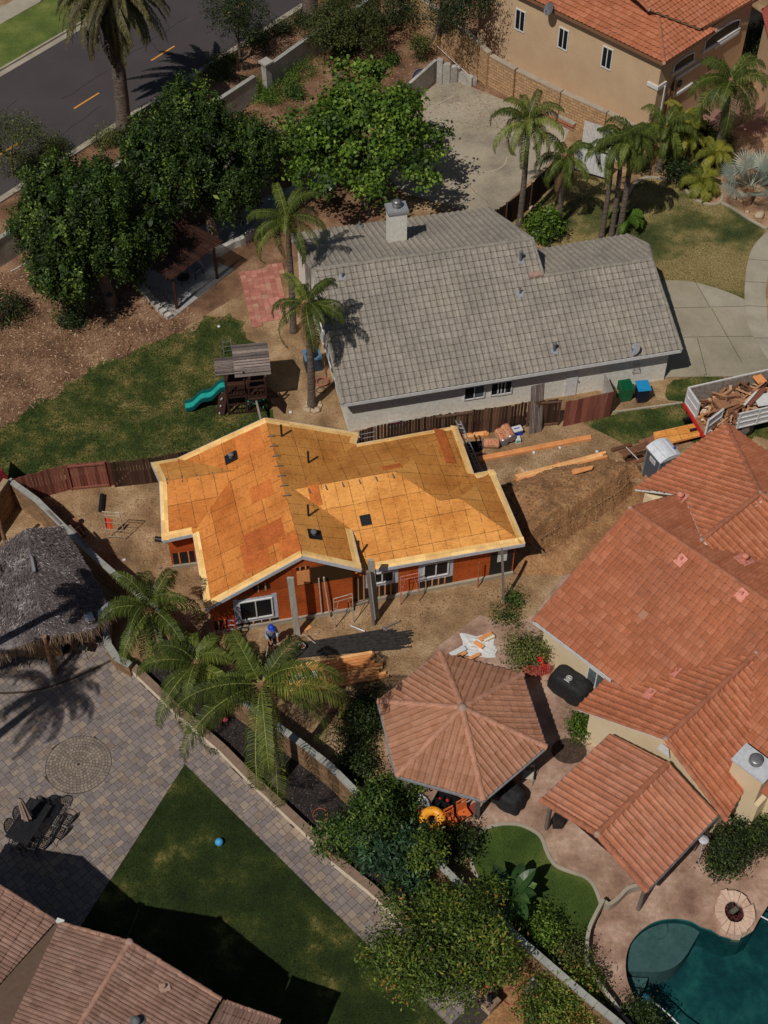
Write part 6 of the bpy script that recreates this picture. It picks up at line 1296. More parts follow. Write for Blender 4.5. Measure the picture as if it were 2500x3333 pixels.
# grass, leaf litter, clods (more than anyone could count)
def samp(poly, n, g):
    xs = [p[0] for p in poly]; ys = [p[1] for p in poly]; out = []; N_ = 0; pa = np.array(poly)
    while N_ < n:
        x = g.uniform(min(xs), max(xs), n); y = g.uniform(min(ys), max(ys), n); ins_ = np.zeros(n, bool); j = len(pa) - 1
        for i in range(len(pa)):
            xi, yi, xj, yj = *pa[i][:2], *pa[j][:2]; c_ = ((yi > y) != (yj > y)) & (x < (xj - xi) * (y - yi) / (yj - yi + 1e-12) + xi); ins_ ^= c_; j = i
        out.append(np.stack([x[ins_], y[ins_]], 1)); N_ += int(ins_.sum())
        if ins_.sum() == 0: break
    return np.concatenate(out)[:n]
def blades(name, label, poly, n, h, mat, seed, z=.01, w_=.02, tm=(.5, .25)):
    g = np.random.default_rng(seed); p = samp(poly, n, g); k_ = len(p); b = np.concatenate([p, np.full((k_, 1), z)], 1); a = g.uniform(0, 6.28, k_); s_ = np.stack([np.cos(a), np.sin(a), 0 * a], 1) * w_ * .5
    tip = b + np.stack([g.normal(0, .4, k_) * h, g.normal(0, .4, k_) * h, g.uniform(.4, 1, k_) * h], 1)
    pat = .25 * np.sin(p[:, 0] * 1.3 + np.sin(p[:, 1] * .9)) * np.sin(p[:, 1] * 1.7 + 1)
    o = qmesh(name, np.stack([b - s_, b + s_, tip], 1), np.clip(g.normal(tm[0], tm[1], k_) + pat, 0, 1), mat, nv=3); tag(o, label, 'grass', kind='stuff')
blades('grass', 'grass of the back yard behind the new house', px2(yard_px), 45000, .1, L_grass, 1, w_=.035)
blades('grass', 'clipped grass of the lawn at the bottom left', BL_lawn, 50000, .06, L_turf, 2, z=.03, w_=.03, tm=(.3, .28))
blades('grass', 'dry and green grass of the front lawn', frontp, 36000, .07, L_grass, 3, w_=.03, tm=(.8, .25))
blades('grass', 'grass of the oval lawn', oval, 9000, .05, L_grass, 4, tm=(.3, .2)); blades('grass', 'grass beside the side fence and truck', sl, 14000, .08, L_grass, 5, w_=.03)
def bits(name, label, cat, poly, n, s_, mat, seed, z=.02, asp=.25, zr=.03):
    g = np.random.default_rng(seed); p = samp(poly, n, g); k_ = len(p); c = np.concatenate([p, (z + g.uniform(0, zr, k_))[:, None]], 1); a = g.uniform(0, 6.28, k_); L = s_ * g.uniform(.4, 1.3, k_)[:, None]
    u = np.stack([np.cos(a), np.sin(a), g.normal(0, .25, k_)], 1) * L; v = np.stack([-np.sin(a), np.cos(a), g.normal(0, .3, k_)], 1) * L * asp
    o = qmesh(name, np.stack([c - u, c - v, c + u, c + v], 1), g.random(k_), mat); tag(o, label, cat, kind='stuff')
L_straw = leafmat('straw_litter', [(0, S(90, 64, 46, 1.3)), (.6, S(136, 104, 78, 1.3)), (1, S(186, 158, 124, 1.3))], 0, .9)
bits('leaf_litter', 'dry straw and leaves scattered over the slope', 'leaf litter', px2([(-100, 1405), (0, 1400), (287, 1210), (564, 1087), (640, 1030), (560, 950), (200, 850), (-100, 900)]), 9000, .09, L_straw, 6)
bits('leaf_litter', 'sparse dry litter on the upper slope', 'leaf litter', px2([(800, 330), (1300, 60), (1600, 200), (1900, 430), (1300, 420), (900, 600)]), 6000, .08, L_straw, 7)
bits('leaf_litter', 'wood chips on the dark planting bed', 'mulch', px2(mulch_px), 9000, .05, leafmat('chips', [(0, S(16, 14, 14)), (.8, S(60, 54, 52)), (1, S(130, 118, 112))], 0, .9), 8, z=.03)
def clods(name, label, poly, n, s0_, s1, mat, seed, zf=lambda x, y: 0.0, cat='soil'):
    g = np.random.default_rng(seed); p = samp(poly, n, g); V = []; base = np.array([(1, 0, 0), (0, 1, 0), (-1, 0, 0), (0, -1, 0), (0, 0, .8)])
    for x, y in p:
        r = s0_ + (s1 - s0_) * g.random() ** 3; q = base * r * g.uniform(.6, 1.2, (5, 3)) + [x, y, zf(x, y)]; 
        for i in range(4): V.append([q[i], q[(i + 1) % 4], q[4]])
    o = qmesh(name, np.array(V), np.repeat(g.random(len(p)), 4), mat, nv=3); tag(o, label, cat, kind='stuff')
m_clod = M('soil_clod', [(0, S(96, 70, 48, 1.4)), (.8, S(128, 98, 68, 1.4)), (1, S(148, 120, 90, 1.4))], sc=3, attr=True)
site_px = [(150, 1640), (500, 1620), (640, 1900), (690, 2080), (1150, 2000), (1680, 1880), (2060, 1600), (2050, 1440), (1500, 1440), (1120, 1400), (1990, 1350), (2150, 1480), (1950, 1760), (1700, 2000), (1440, 1990), (1230, 2260), (1200, 2500), (1000, 2380), (600, 2050), (330, 1800)]
clods('soil_clods', 'small clods and pebbles strewn over the building site', px2([(150, 1640), (500, 1620), (660, 1960), (700, 2100), (1150, 2010), (1680, 1880), (1760, 1960), (1440, 1990), (1230, 2260), (1180, 2500), (1000, 2400), (560, 2040), (330, 1810)]), 8000, .012, .055, m_clod, 9)
clods('soil_clods', 'clods strewn north-east of the new house', px2([(1560, 1450), (2100, 1340), (2200, 1480), (2060, 1560), (1640, 1600)]), 2600, .015, .05, m_clod, 10)
# the heap of soil with its trench
heap_px = [K6(-60, 1560), K6(60, 1480), K6(300, 1385), K6(640, 1350), K6(850, 1400), K6(880, 1500), K6(815, 1560), K9(790, 20), K9(680, 90), K9(500, 180), K9(300, 310), K9(200, 370), K9(110, 330), K9(-60, 60)]
def heapf(x, y):
    return 0
hp = px2(heap_px); hxs = [p[0] for p in hp]; hys = [p[1] for p in hp]
hn = 230; gx = np.linspace(min(hxs) - 1.2, max(hxs) + 1.2, hn); gy = np.linspace(min(hys) - 1.6, max(hys) + 1, hn)
def dseg(x, y, pl):
    best = 1e9; sgn = 1
    for a, b in zip(pl[:-1], pl[1:]):
        dx, dy = b[0] - a[0], b[1] - a[1]; t_ = max(0, min(1, ((x - a[0]) * dx + (y - a[1]) * dy) / (dx * dx + dy * dy))); d = math.hypot(x - a[0] - dx * t_, y - a[1] - dy * t_)
        if d < best: best = d; sgn = 1 if dx * (y - a[1]) - dy * (x - a[0]) > 0 else -1
    return best, sgn
from mathutils import noise as mn
vs = []; fs_ = []
def hz(x, y):
    ins_ = inside(x, y, hp); e, _ = dseg(x, y, hp + [hp[0]]); d, s_ = dseg(x, y, tr_line)
    e2_ = min(math.hypot(x - tr_line[0][0], y - tr_line[0][1]) , math.hypot(x - tr_line[-1][0], y - tr_line[-1][1]))
    n1 = mn.noise(Vector((x * 1.1, y * 1.1, 3))) * .5 + mn.noise(Vector((x * 3, y * 3, 1))) * .3; n2 = mn.noise(Vector((x * 8, y * 8, 5)))
    h = 0
    if ins_: h = min(1, e / 1.5) ** .8 * (.62 + .26 * n1)
    if s_ > 0 and ins_: h = min(1.0, h + .3 * math.exp(-((d - .9) / .5) ** 2) * min(1, e * 3))
    if s_ < 0 and d < .25: h = 0
    if s_ < 0 and d >= .25 and d < 3.0: h = (.52 + .12 * n1) * min(1, (d - .25) / .12) * max(0, 1 - (d - .37) / 2.6) * min(1, e2_ / .8)
    h *= min(1, max(0, y - gy[0]) / 1.2) if s_ < 0 else 1
    if d < 1.1:
        lim = -.7 + max(0, d - .16 - .1 * n1) * (2.9 if s_ < 0 else 2.2); h = max(h, .03); h = min(h, lim)
        if h < .02: return h + .05 * n2
    return h + .022 * n2 * (1 if h > .02 else 0) - (.03 if h < .02 else 0)
H_ = [[hz(x, y) for x in gx] for y in gy]
for j, y in enumerate(gy):
    for i, x in enumerate(gx): vs.append((x, y, H_[j][i]))
hb_ = MB(); hb_.shared(vs, [(j * hn + i, j * hn + i + 1, (j + 1) * hn + i + 1, (j + 1) * hn + i) for j in range(hn - 1) for i in range(hn - 1) if max(H_[j][i], H_[j][i + 1], H_[j + 1][i], H_[j + 1][i + 1]) > -.029 or H_[j][i] < -.1], sm=True)
tag(hb_.build('soil_heap', m_dirt2), 'heap of freshly dug brown soil with a trench beside the new house', 'soil heap', kind='stuff')
clods('soil_clods', 'coarse clods lying on the dug soil heap', hp, 3600, .02, .09, m_clod, 11, zf=lambda x, y: hz(x, y))
# ================================================ THINGS
def one(name, label, cat, mb, mat, at, group=None):   # a thing that is a single mesh
    me_o = mb.build(name, mat); L = Vector(at); me_o.data.transform(__import__('mathutils').Matrix.Translation(-L)); me_o.location = L
    return tag(me_o, label, cat, group)
Zp = K(580, 1050, .3134); Z3 = K(1480, 1280, .3858); Z4 = K(1230, 2480, .3436); Z5 = K(0, 2550, .1808); Z2 = K(2150, 1180, .211)
m_red = flat('red_paint', S(170, 30, 28, 1.3), .5); m_blue = flat('blue_plastic', S(28, 66, 170, 1.3), .4); m_green = flat('green_plastic', S(16, 96, 60, 1.2), .4, .1)
m_teal = flat('teal_plastic', S(18, 150, 138, 1.25), .35); m_tealdk = flat('dark_teal_plastic', S(10, 84, 84, 1.2), .4)
m_cyan = flat('bright_blue_plastic', S(22, 128, 176, 1.3), .4); m_orange = flat('orange_vinyl', S(236, 150, 20, 1.3), .3); m_kraft = flat('kraft_paper', S(178, 130, 94, 1.35), .8, .3)
m_skin = flat('skin', S(160, 108, 82, 1.2), .6, 0); m_hoodie = flat('grey_hoodie', S(140, 146, 160, 1.3), .9, .3); m_jeans = flat('dark_jeans', S(36, 42, 60, 1.2), .9, .3)
m_pot = flat('slate_grey_plastic', S(72, 80, 90, 1.2), .5, .1); m_potroof = flat('pale_grey_plastic', S(190, 194, 200, 1.3), .45)
m_rust = flat('rusty_red_steel', S(150, 70, 60, 1.2), .6, .2, .3); m_stone = M('pale_stone', [(.3, S(150, 130, 106, 1.3)), (.7, S(190, 170, 144, 1.3))], sc=2, fine=9, fv=(.75, 1.15), bmp=.5)
m_sandstone = M('pink_sandstone', [(.3, S(178, 146, 126, 1.3)), (.7, S(206, 178, 156, 1.3))], sc=2, fine=9, fv=(.8, 1.1), bmp=.5)
# ---- play set
O = P(746, 1350); az = R_(8); pX = Vector((math.cos(az), math.sin(az), 0)); pY = Vector((-math.sin(az), math.cos(az), 0))
ps = thing('play_set', 'brown wooden play tower with a shingled roof, green slide and rails on the lawn', 'play set', O)
def pp_(x, y, z=0): return O + pX * x + pY * y + Vector((0, 0, z))
def pbar(mb, a, b, w, h, t=.5): mb.bar(pp_(*a), pp_(*b), w, h, t=t)
WX, WY, DZ = 1.95, 1.7, 1.35
b = MB()
for x, y, h in ((0, 0, 2.4), (.95, 0, 2.9), (WX, 0, 2.4), (0, WY, 2.4), (WX, WY, 2.7), (.95, WY, 2.9)): pbar(b, (x, y, 0), (x, y, h), .09, .09, .3)
b.build('post', m_pergola, ps)
b = MB()
for i in range(12): pbar(b, (0, .07 + i * WY / 12, DZ), (WX, .07 + i * WY / 12, DZ), .13, .03, random.random())
for y in (0, WY): pbar(b, (0, y, DZ - .1), (WX, y, DZ - .1), .05, .16, .4)
for x in (0, WX): pbar(b, (x, 0, DZ - .1), (x, WY, DZ - .1), .05, .16, .4)
b.build('deck', m_pergola, ps)
for z0, x0, x1, y in ((DZ + .1, 0, .85, -.04), (DZ + .1, 1.1, WX, -.3), (.1, 0, WX, -.02)):
    b = MB(); pbar(b, (x0, y, z0), (x1, y, z0), .05, .08, .3); pbar(b, (x0, y, z0 + .62), (x1, y, z0 + .62), .05, .08, .5)
    n_ = int((x1 - x0) / .15)
    for i in range(n_): x = x0 + (i + .5) * (x1 - x0) / n_; pbar(b, (x, y, z0), (x, y, z0 + .62), .07, .025, random.random())
    b.build('railing', m_pergola, ps)
b = MB()
for y in (0, -.3): pbar(b, (1.1, y, DZ), (1.1, y, 2.55), .06, .06); pbar(b, (WX, y, DZ), (WX, y, 2.55), .06, .06)
pbar(b, (1.1, -.3, 2.5), (WX, -.3, 2.5), .06, .06); pbar(b, (1.05, -.3, DZ), (WX, -.3, DZ), .3, .05); pbar(b, (.95, .0, 1.6), (.95, .0, 2.2), .6, .03); b.build('balcony', m_pergola, ps)
def shingles(name, x0, x1, y0, y1, zr, slope, both=True):
    b = MB(); n_ = 9; ym = (y0 + y1) / 2
    for s_ in ((-1, 1) if both else (-1,)):
        hw = (y1 - y0) / 2
        for i in range(n_):
            a = hw * (1 - i / n_); a2 = hw * (1 - (i + 1) / n_) - .02; z1 = zr - a * slope; z2 = zr - a2 * slope
            c = (pp_(x0, ym + s_ * a, z1 + .03) + pp_(x1, ym + s_ * a2, z2)) / 2; q = (pp_(0, s_ * -1, slope) - pp_(0, 0, 0)).normalized(); n2 = pX.cross(q); n2 = n2 if n2.z > 0 else -n2
            b.box(c, (x1 - x0, abs(a - a2) * math.hypot(1, slope) + .03, .035), ax=(pX, q, n2), t=random.random())
    return b.build(name, m_oldwood, ps)
shingles('roof', .5, 2.3, -.15, 2.15, 3.35, .55); shingles('small_roof', -.45, .5, .4, 1.6, 2.75, .5)
# slide
b = MB(); r_ = MB(); S0 = pp_(-.05, .75, DZ + .02); S1_ = P(*Zp(75, 880), .12) ; ds = (S1_ - S0); dh = Vector((ds.x, ds.y, 0)).normalized(); sw = Vector((-dh.y, dh.x, 0)); prev = None; K_ = 22; cs_ = []
for i in range(K_ + 1): s_ = i / K_; cs_.append(S0 + ds * s_ + Vector((0, 0, .12 * math.sin(s_ * math.pi * 4.2) * (1 - s_ * .3))))
for i in range(K_):
    p, q = cs_[i], cs_[i + 1]; w_ = .22
    b.shared([p - sw * w_, p + sw * w_, q + sw * w_, q - sw * w_], [(0, 1, 2, 3)], sm=False)
    for s_ in (-1, 1): u = Vector((0, 0, .14)); r_.shared([p + sw * w_ * s_, q + sw * w_ * s_, q + sw * (w_ + .03) * s_ + u, p + sw * (w_ + .03) * s_ + u, q + sw * (w_ + .1) * s_ + u, p + sw * (w_ + .1) * s_ + u, q + sw * (w_ + .1) * s_ - u * .6, p + sw * (w_ + .1) * s_ - u * .6], [(0, 1, 2, 3), (3, 2, 4, 5), (5, 4, 6, 7)])
sl_ = b.build('slide', m_teal, ps); r_.build('slide_side', m_tealdk, sl_)
b = MB(); pbar(b, (WX, .2, DZ), (WX + .95, .0, .0), .7, .05, .2); b.build('climbing_ramp', m_pergola, ps)
b = MB(); pbar(b, (-.1, .5, DZ), (-.45, .1, 0), .5, .04, .5); rwl = b.build('rock_wall', m_pergola, ps); b = MB()
for i in range(6): b.lathe(pp_(-.16 - .05 * i, .42 - .055 * i + .1 * (-1) ** i, 1.15 - i * .2) - pX * .06, [(.06, -.03), (.05, .03), (0, .05)], 7)
b.build('climbing_hold', m_galv, rwl)
b = MB(); pbar(b, (1.4, -.1, 1.2), (1.55, -1.5, .95), .09, .14, .9); b.build('beam', m_oldwood, ps)
b = MB(); q0_, q1_ = P(*Zp(735, 880)), P(*Zp(895, 860))
for q in (q0_, q1_): b.tube([q + Vector((0, -.35, .1)), q + Vector((0, .1, .8)), q + Vector((.1, .3, .45))], .05, 8)
b.bar(q0_ + Vector((0, 0, .35)), q1_ + Vector((0, 0, .35)), .35, .08); b.build('glider', m_teal, ps)
b = MB(); l0, l1 = P(*Zp(480, 345)), P(*Zp(565, 330)); up3 = Vector((-.1, .5, .8))
for q in (l0, l1): b.tube([q, q + up3], .018, 6)
for k_ in (.25, .5, .75): b.tube([l0 + up3 * k_, l1 + up3 * k_], .014, 6)
one('metal_ladder', 'short grey metal ladder frame standing on the lawn behind the play tower', 'ladder', b, m_steel, l0)
# ---- air conditioner, hose, stones
a_ = P(*Zp(1395, 520)) + Vector((0, .45, 0)); t = thing('air_conditioner', 'square blue-grey outdoor unit with a round top opening beside the grey house wall', 'air conditioner', a_, R_(13))
b = MB(); b.box((0, 0, .42), (.85, .8, .84), 0); b.build('casing', flat('dark_blue_metal', S(40, 56, 72, 1.3), .5), t, True); b = MB(); b.box((0, 0, .87), (.92, .86, .06)); b.build('top_panel', flat('blue_grey_metal', S(78, 112, 140, 1.3), .5), t, True); b = MB(); b.lathe((0, 0, .89), [(.33, 0), (.33, .03), (.29, .03), (.29, .015), (0, .015)], 20); b.build('fan_grille', m_black, t, True)
b = MB(); c = P(*Zp(1485, 620))
for k_ in range(5): rr_2 = .3 + .03 * (k_ % 3); b.tube([c + Vector((rr_2 * math.cos(i * .35) + .02 * k_, rr_2 * math.sin(i * .35) * .9 - .02 * k_, .04 + .03 * k_)) for i in range(19)], .022, 6)
b.tube([c + Vector((.25, .2, .1)), c + Vector((.2, .7, .1)), c + Vector((.15, 1.0, .5))], .02, 6)
one('garden_hose', 'reddish garden hose coiled on the bare soil beside the grey house', 'hose', b, flat('reddish_hose', S(150, 92, 76, 1.3), .6), c)
b = MB(); c = P(*Zp(1485, 705)); b.tube([c + Vector((.24 * math.cos(i * .4), .2 * math.sin(i * .4), .03)) for i in range(17)], .02, 6); one('garden_hose', 'single loop of dark hose below the reddish coil', 'hose', b, m_black, c)
def rock(name, label, c, r, mat, seed, group=None, cat='stone', sq=.7):
    g = random.Random(seed); b = MB(); vs = []; n_, m_ = 8, 5; o = [g.uniform(.8, 1.2) for _ in range(60)]; k_ = 0
    for i in range(m_ + 1):
        ph = math.pi * i / m_ - math.pi / 2
        for j in range(n_): a = 2 * math.pi * j / n_; q = r * o[(i * n_ + j) % 60 if 0 < i < m_ else 0]; vs.append(Vector((c[0] + q * math.cos(ph) * math.cos(a), c[1] + q * math.cos(ph) * math.sin(a), c[2] + r * sq * .6 + q * sq * math.sin(ph))))
    b.shared(vs, [(i * n_ + j, i * n_ + (j + 1) % n_, (i + 1) * n_ + (j + 1) % n_, (i + 1) * n_ + j) for i in range(m_) for j in range(n_)], sm=True)
    return one(name, label, cat, b, mat, c, group)
for i, (x, y) in enumerate(((1335, 870), (1325, 905), (1350, 920), (1385, 915), (1415, 925), (1445, 915), (1465, 895), (1475, 865), (1352, 842), (1470, 838))): rock('stone', 'pale stone in the ring round the palm foot', P(*Zp(x, y)), .12 + .03 * (i % 3), m_stone, i, 'ring of pale stones round the palm')
for i, (p_, r, lb) in enumerate(((K3(1345, 1240), .17, 'round grey rock in the small mulch loop'), (K3(1440, 1258), .2, 'grey-green rock on the gravel left of the silver palm'), (K3(1525, 1350), .15, 'small dark rock on the gravel below the silver palm'), (K3(1598, 1375), .3, 'tall pale boulder at the gravel bed edge'), (K3(160, 1330), .2, 'pale rock beside the dark court fence'), (K3(1215, 1215), .16, 'rock under the yellow clumping palm'), (K3(1360, 1215), .1, 'tiny rock above the mulch loop'))): rock('rock', lb, P(*p_), r, m_stone, 30 + i, 'garden rocks')
# ---- scaffold frames
def scaffold(label, bl_, br, h, mat, seed, lean=0, arch=False):
    A, B = P(*bl_), P(*br); d = B - A; t = thing('scaffold_frame', label, 'scaffold', A, group='scaffold frames'); nrm_ = Vector((-d.y, d.x, 0)).normalized() * lean; u = Vector((0, 0, h)) + nrm_
    b = MB(); b.tube([A, A + u], .022, 6); b.tube([B, B + u], .022, 6); b.tube([A + u, B + u], .022, 6); b.build('upright_frame', mat, t); b = MB()
    if arch:
        b.tube([A + u * .88, B + u * .88], .014, 5); b.tube([A + u * .3 + d * .02, A + u * .88 + d * .25], .014, 5); b.tube([B + u * .3 - d * .02, B + u * .88 - d * .25], .014, 5)
        for k_ in (.45, .65): b.tube([A + u * k_, A + u * k_ + d * .1], .012, 5)
    else:
        for k_ in (.1, .35, .62, .88): b.tube([A + u * k_, B + u * k_], .014, 5)
    b.build('cross_bar', mat, t); return t
m_scaf = flat('pale_scaffold_steel', S(170, 156, 140, 1.3), .5, .1, .3)
scaffold('pale scaffold frame with an orange vest, standing west of the new house', K7(690, 300), K7(797, 308), 2.0, m_scaf, 1)
scaffold('grey scaffold frame against the red wall left of the two posts', K8(520, 865), K8(638, 832), 2.05, m_scaf, 2, .1, True); scaffold('reddish scaffold frame between the two new windows', K8(935, 722), K8(1052, 697), 2.0, flat('red_white_scaffold', S(186, 116, 104, 1.3), .5, .1, .35, 9), 3, .1, True)
vg = thing('safety_vest', 'bright orange safety vest hanging on the western scaffold frame', 'vest', P(*K7(712, 290))); c = P(*K7(712, 290)) + Vector((0, -.03, 1.15)); b = MB()
for s_ in (-1, 1): b.slab([c + Vector((s_ * .02, 0, .25)), c + Vector((s_ * .14, .0, .3)), c + Vector((s_ * .17, -.03, -.35)), c + Vector((s_ * .03, -.05, -.45))], .03)
b.build('vest_cloth', flat('safety_orange', S(240, 60, 20, 1.3), .7, .3), vg)
def pole(name, label, a, bb_, r, mat, cat='pole', n=8, sq=None, group=None):
    A, B = UP(a, bb_); b = MB()
    if sq: b.bar(A, B, sq[0], sq[1], up=(0, 1, 0))
    else: b.tube([A, B], r, n)
    return one(name, label, cat, b, mat, A, group)
m_greyboard = M('grey_weathered_board', [(.3, S(140, 134, 124, 1.35)), (.7, S(168, 162, 150, 1.35))], sc=2, fine=10, fv=(.75, 1.12), stretch=(5, 5, .6), bmp=.3)
pole('timber_post', 'wide pale grey post in front of the red gable wall', (968, 2066), (945, 1880), 0, m_greyboard, 'post', sq=(.28, .1)); pole('timber_post', 'wide pale grey post rising beside the roof notch', (1225, 2012), (1207, 1822), 0, m_greyboard, 'post', sq=(.28, .12)); pole('timber_post', 'thin dark post leaning on the wide pale post by the notch', (1217, 2034), (1196, 1860), 0, m_oldwood, 'post', sq=(.12, .12)); pole('timber_post', 'thin dark post at the right end of the new house', (1640, 1957), (1634, 1786), 0, m_oldwood, 'post', sq=(.11, .11))
pole('prop_pole', 'speckled pole propped on the red wall, left of the pair', K8(437, 792), K8(415, 552), .035, m_scaf, group='poles propped on the red wall'); pole('prop_pole', 'speckled pole propped on the red wall, right of the pair', K8(487, 800), K8(447, 545), .04, m_scaf, group='poles propped on the red wall')
pole('pipe_stub', 'copper pipes and hose bib standing at the wall right of the windows', K8(1425, 608), K8(1435, 450), .03, flat('copper_pipe', S(160, 90, 60, 1.2), .4, .1, .3), 'pipe'); pole('thin_pole', 'thin tilted white pole rising among the palm fronds', (848, 2240), (872, 2105), .03, m_scaf)
pole('thin_pole', 'thin rod beside the block wall left of the first palm', K7(955, 800), K7(948, 600), .015, m_galv)
def stepladder(label, a, b_, h, mat):
    A, B = P(*a), P(*b_); t = thing('stepladder', label, 'ladder', A); d = B - A; nr = Vector((-d.y, d.x, 0)).normalized(); top = (A + B) / 2 + nr * .1 + Vector((0, 0, h)); b = MB()
    for o in (-.2, .2): b.bar(A + nr * 0 + d.normalized() * o * 0 + Vector((o, 0, 0)), top + Vector((o * .6, 0, 0)), .03, .06); b.bar(B + nr * .7 + Vector((o, 0, 0)), top + Vector((o * .6, .05, 0)), .03, .04)
    b.build('ladder_rail', mat, t); b = MB()
    for k_ in range(1, 6): p = A + (top - A) * k_ / 6; b.bar(p + Vector((-.2 + .013 * k_, 0, 0)), p + Vector((.2 - .013 * k_, 0, 0)), .07, .02)
    b.build('step', m_galv, t)
stepladder('red stepladder at the left edge of the large gable window', Z6(232, 672), Z6(250, 650), 1.9, m_red)
# ---- person
def person(at_, face):
    t = thing('person', 'person in a blue hard hat and grey hoodie, head bowed, standing by the gable window', 'person', at_, face)
    def skin(name, verts, edges, root, mat, par=t, sub=2):
        me = bpy.data.meshes.new(name); me.from_pydata([v[:3] for v in verts], edges, []); me.materials.append(mat); o = bpy.data.objects.new(name, me); COL.objects.link(o); o.parent = par
        sk_ = o.modifiers.new('skin', 'SKIN'); ss_ = o.modifiers.new('sub', 'SUBSURF'); ss_.levels = sub; ss_.render_levels = sub
        for i, v in enumerate(verts): sv = me.skin_vertices[0].data[i]; sv.radius = (v[3], v[4] if len(v) > 4 else v[3]); sv.use_root = i == root
        for p in me.polygons: p.use_smooth = True
        return o
    # x forward, y left; slightly stooped, arms down in front
    V = [(0, 0, .93, .15, .12), (.02, 0, 1.12, .14, .11), (.06, 0, 1.3, .17, .12), (.1, 0, 1.42, .12, .1), (.15, 0, 1.5, .055), (.2, 0, 1.58, .085, .09), (.22, 0, 1.68, .085, .1),
         (.08, .19, 1.4, .06), (.14, .25, 1.16, .05), (.34, .2, 1.02, .036), (.41, .17, .99, .03), (.08, -.19, 1.4, .06), (.14, -.25, 1.16, .05), (.34, -.2, 1.02, .036), (.41, -.17, .99, .03),
         (0, .1, .86, .095), (.03, .11, .48, .062), (-.02, .12, .1, .045), (.12, .12, .04, .04), (0, -.1, .86, .095), (.05, -.11, .48, .062), (.02, -.12, .1, .045), (.16, -.12, .04, .04)]
    E = [(0, 1), (1, 2), (2, 3), (3, 4), (4, 5), (5, 6), (3, 7), (7, 8), (8, 9), (9, 10), (3, 11), (11, 12), (12, 13), (13, 14), (0, 15), (15, 16), (16, 17), (17, 18), (0, 19), (19, 20), (20, 21), (21, 22)]
    for s_, w_ in ((1, 10), (-1, 14)):
        bx, by, bz = V[w_][:3]; V.append((bx + .05, by, bz - .01, .028, .016)); pi = len(V) - 1; E.append((w_, pi))
        for j, (o, l_) in enumerate(((-.03, .07), (-.01, .08), (.01, .075), (.028, .06))):
            V.append((bx + .09, by + o, bz - .02, .009)); V.append((bx + .09 + l_ * .5, by + o, bz - .045, .008)); V.append((bx + .1 + l_ * .5, by + o, bz - .075, .007)); n_ = len(V); E += [(pi, n_ - 3), (n_ - 3, n_ - 2), (n_ - 2, n_ - 1)]
        V.append((bx + .04, by - s_ * .04, bz - .02, .011)); V.append((bx + .075, by - s_ * .05, bz - .045, .009)); n_ = len(V); E += [(pi, n_ - 2), (n_ - 2, n_ - 1)]
    body = skin('body', V, E, 0, m_skin)
    skin('hoodie', [(0, 0, .9, .19, .16), (.02, 0, 1.12, .18, .15), (.06, 0, 1.3, .21, .155), (.09, 0, 1.42, .15, .13), (.11, 0, 1.47, .085), (.08, .2, 1.4, .08), (.14, .26, 1.16, .07), (.32, .205, 1.03, .055), (.08, -.2, 1.4, .08), (.14, -.26, 1.16, .07), (.32, -.205, 1.03, .055)], [(0, 1), (1, 2), (2, 3), (3, 4), (3, 5), (5, 6), (6, 7), (3, 8), (8, 9), (9, 10)], 0, m_hoodie)
    skin('trousers', [(0, 0, .92, .165, .14), (0, .1, .84, .11), (.03, .11, .48, .08), (-.02, .12, .09, .065), (0, -.1, .84, .11), (.05, -.11, .48, .08), (.02, -.12, .09, .065)], [(0, 1), (1, 2), (2, 3), (0, 4), (4, 5), (5, 6)], 0, m_jeans)
    for s_, x in ((1, .06), (-1, .1)): b = MB(); b.box((x, s_ * .12, .05), (.28, .1, .1)); b.build('boot', m_boot, t, True)
    b = MB(); b.lathe((.21, 0, 1.68), [(.165, 0), (.15, .02), (.13, .03), (.128, .09), (.1, .15), (.05, .175), (0, .18)], 16, sx=1.12); h = b.build('hard_hat', m_blue, t, True); b = MB(); b.box((.36, 0, 1.685), (.12, .17, .012)); b.build('visor', m_blue, h, True)
    b = MB(); b.lathe((.315, 0, 1.6), [(.02, -.02), (.012, .01), (0, .03)], 6); b.build('nose', m_skin, body, True)
    b = MB()
    for s_ in (-1, 1): b.lathe((.3, s_ * .035, 1.635), [(.012, -.008), (.012, .008), (0, .012)], 6)
    b.build('eye', m_black, body, True); b = MB(); b.box((.302, 0, 1.55), (.012, .05, .012)); b.build('mouth', flat('lips', S(120, 60, 52), .6), body, True)
    for s_ in (-1, 1): b = MB(); b.lathe((.2, s_ * .098, 1.61), [(.02, -.03), (.026, 0), (.018, .03), (0, .04)], 7, sy=.5); b.build('ear', m_skin, body, True)
person(P(886, 2103), R_(-70))
# ---- bar stock, lumber, sheets
def barstack(name, label, cat, rows, a, b_, w_, h_, mat, gap=.004, layers=1, z0=.0, group=None, jit=.15, ribb=None, bearers=True):
    A, B = P(*a), P(*b_); d = (B - A).normalized(); q = Vector((-d.y, d.x, 0)); mb = MB(); g = random.Random(int(A.x * 10))
    for l_ in range(layers):
        for i in range(rows):
            o = q * ((i - (rows - 1) / 2) * (w_ + gap)); j0, j1 = g.uniform(-jit, jit), g.uniform(-jit, jit); z = Vector((0, 0, z0 + h_ / 2 + l_ * (h_ + .003)))
            mb.bar(A + o + d * j0 + z, B + o + d * j1 + z, w_, h_, t=g.random())
    return one(name, label, cat, mb, mat, A, group)
barstack('lumber_stack', 'stack of orange lumber lying across the soil in front of the gazebo', 'lumber', 9, K8(215, 1215), K8(800, 1110), .14, .05, m_lumber, layers=2, z0=.1, gap=.03, jit=.4)
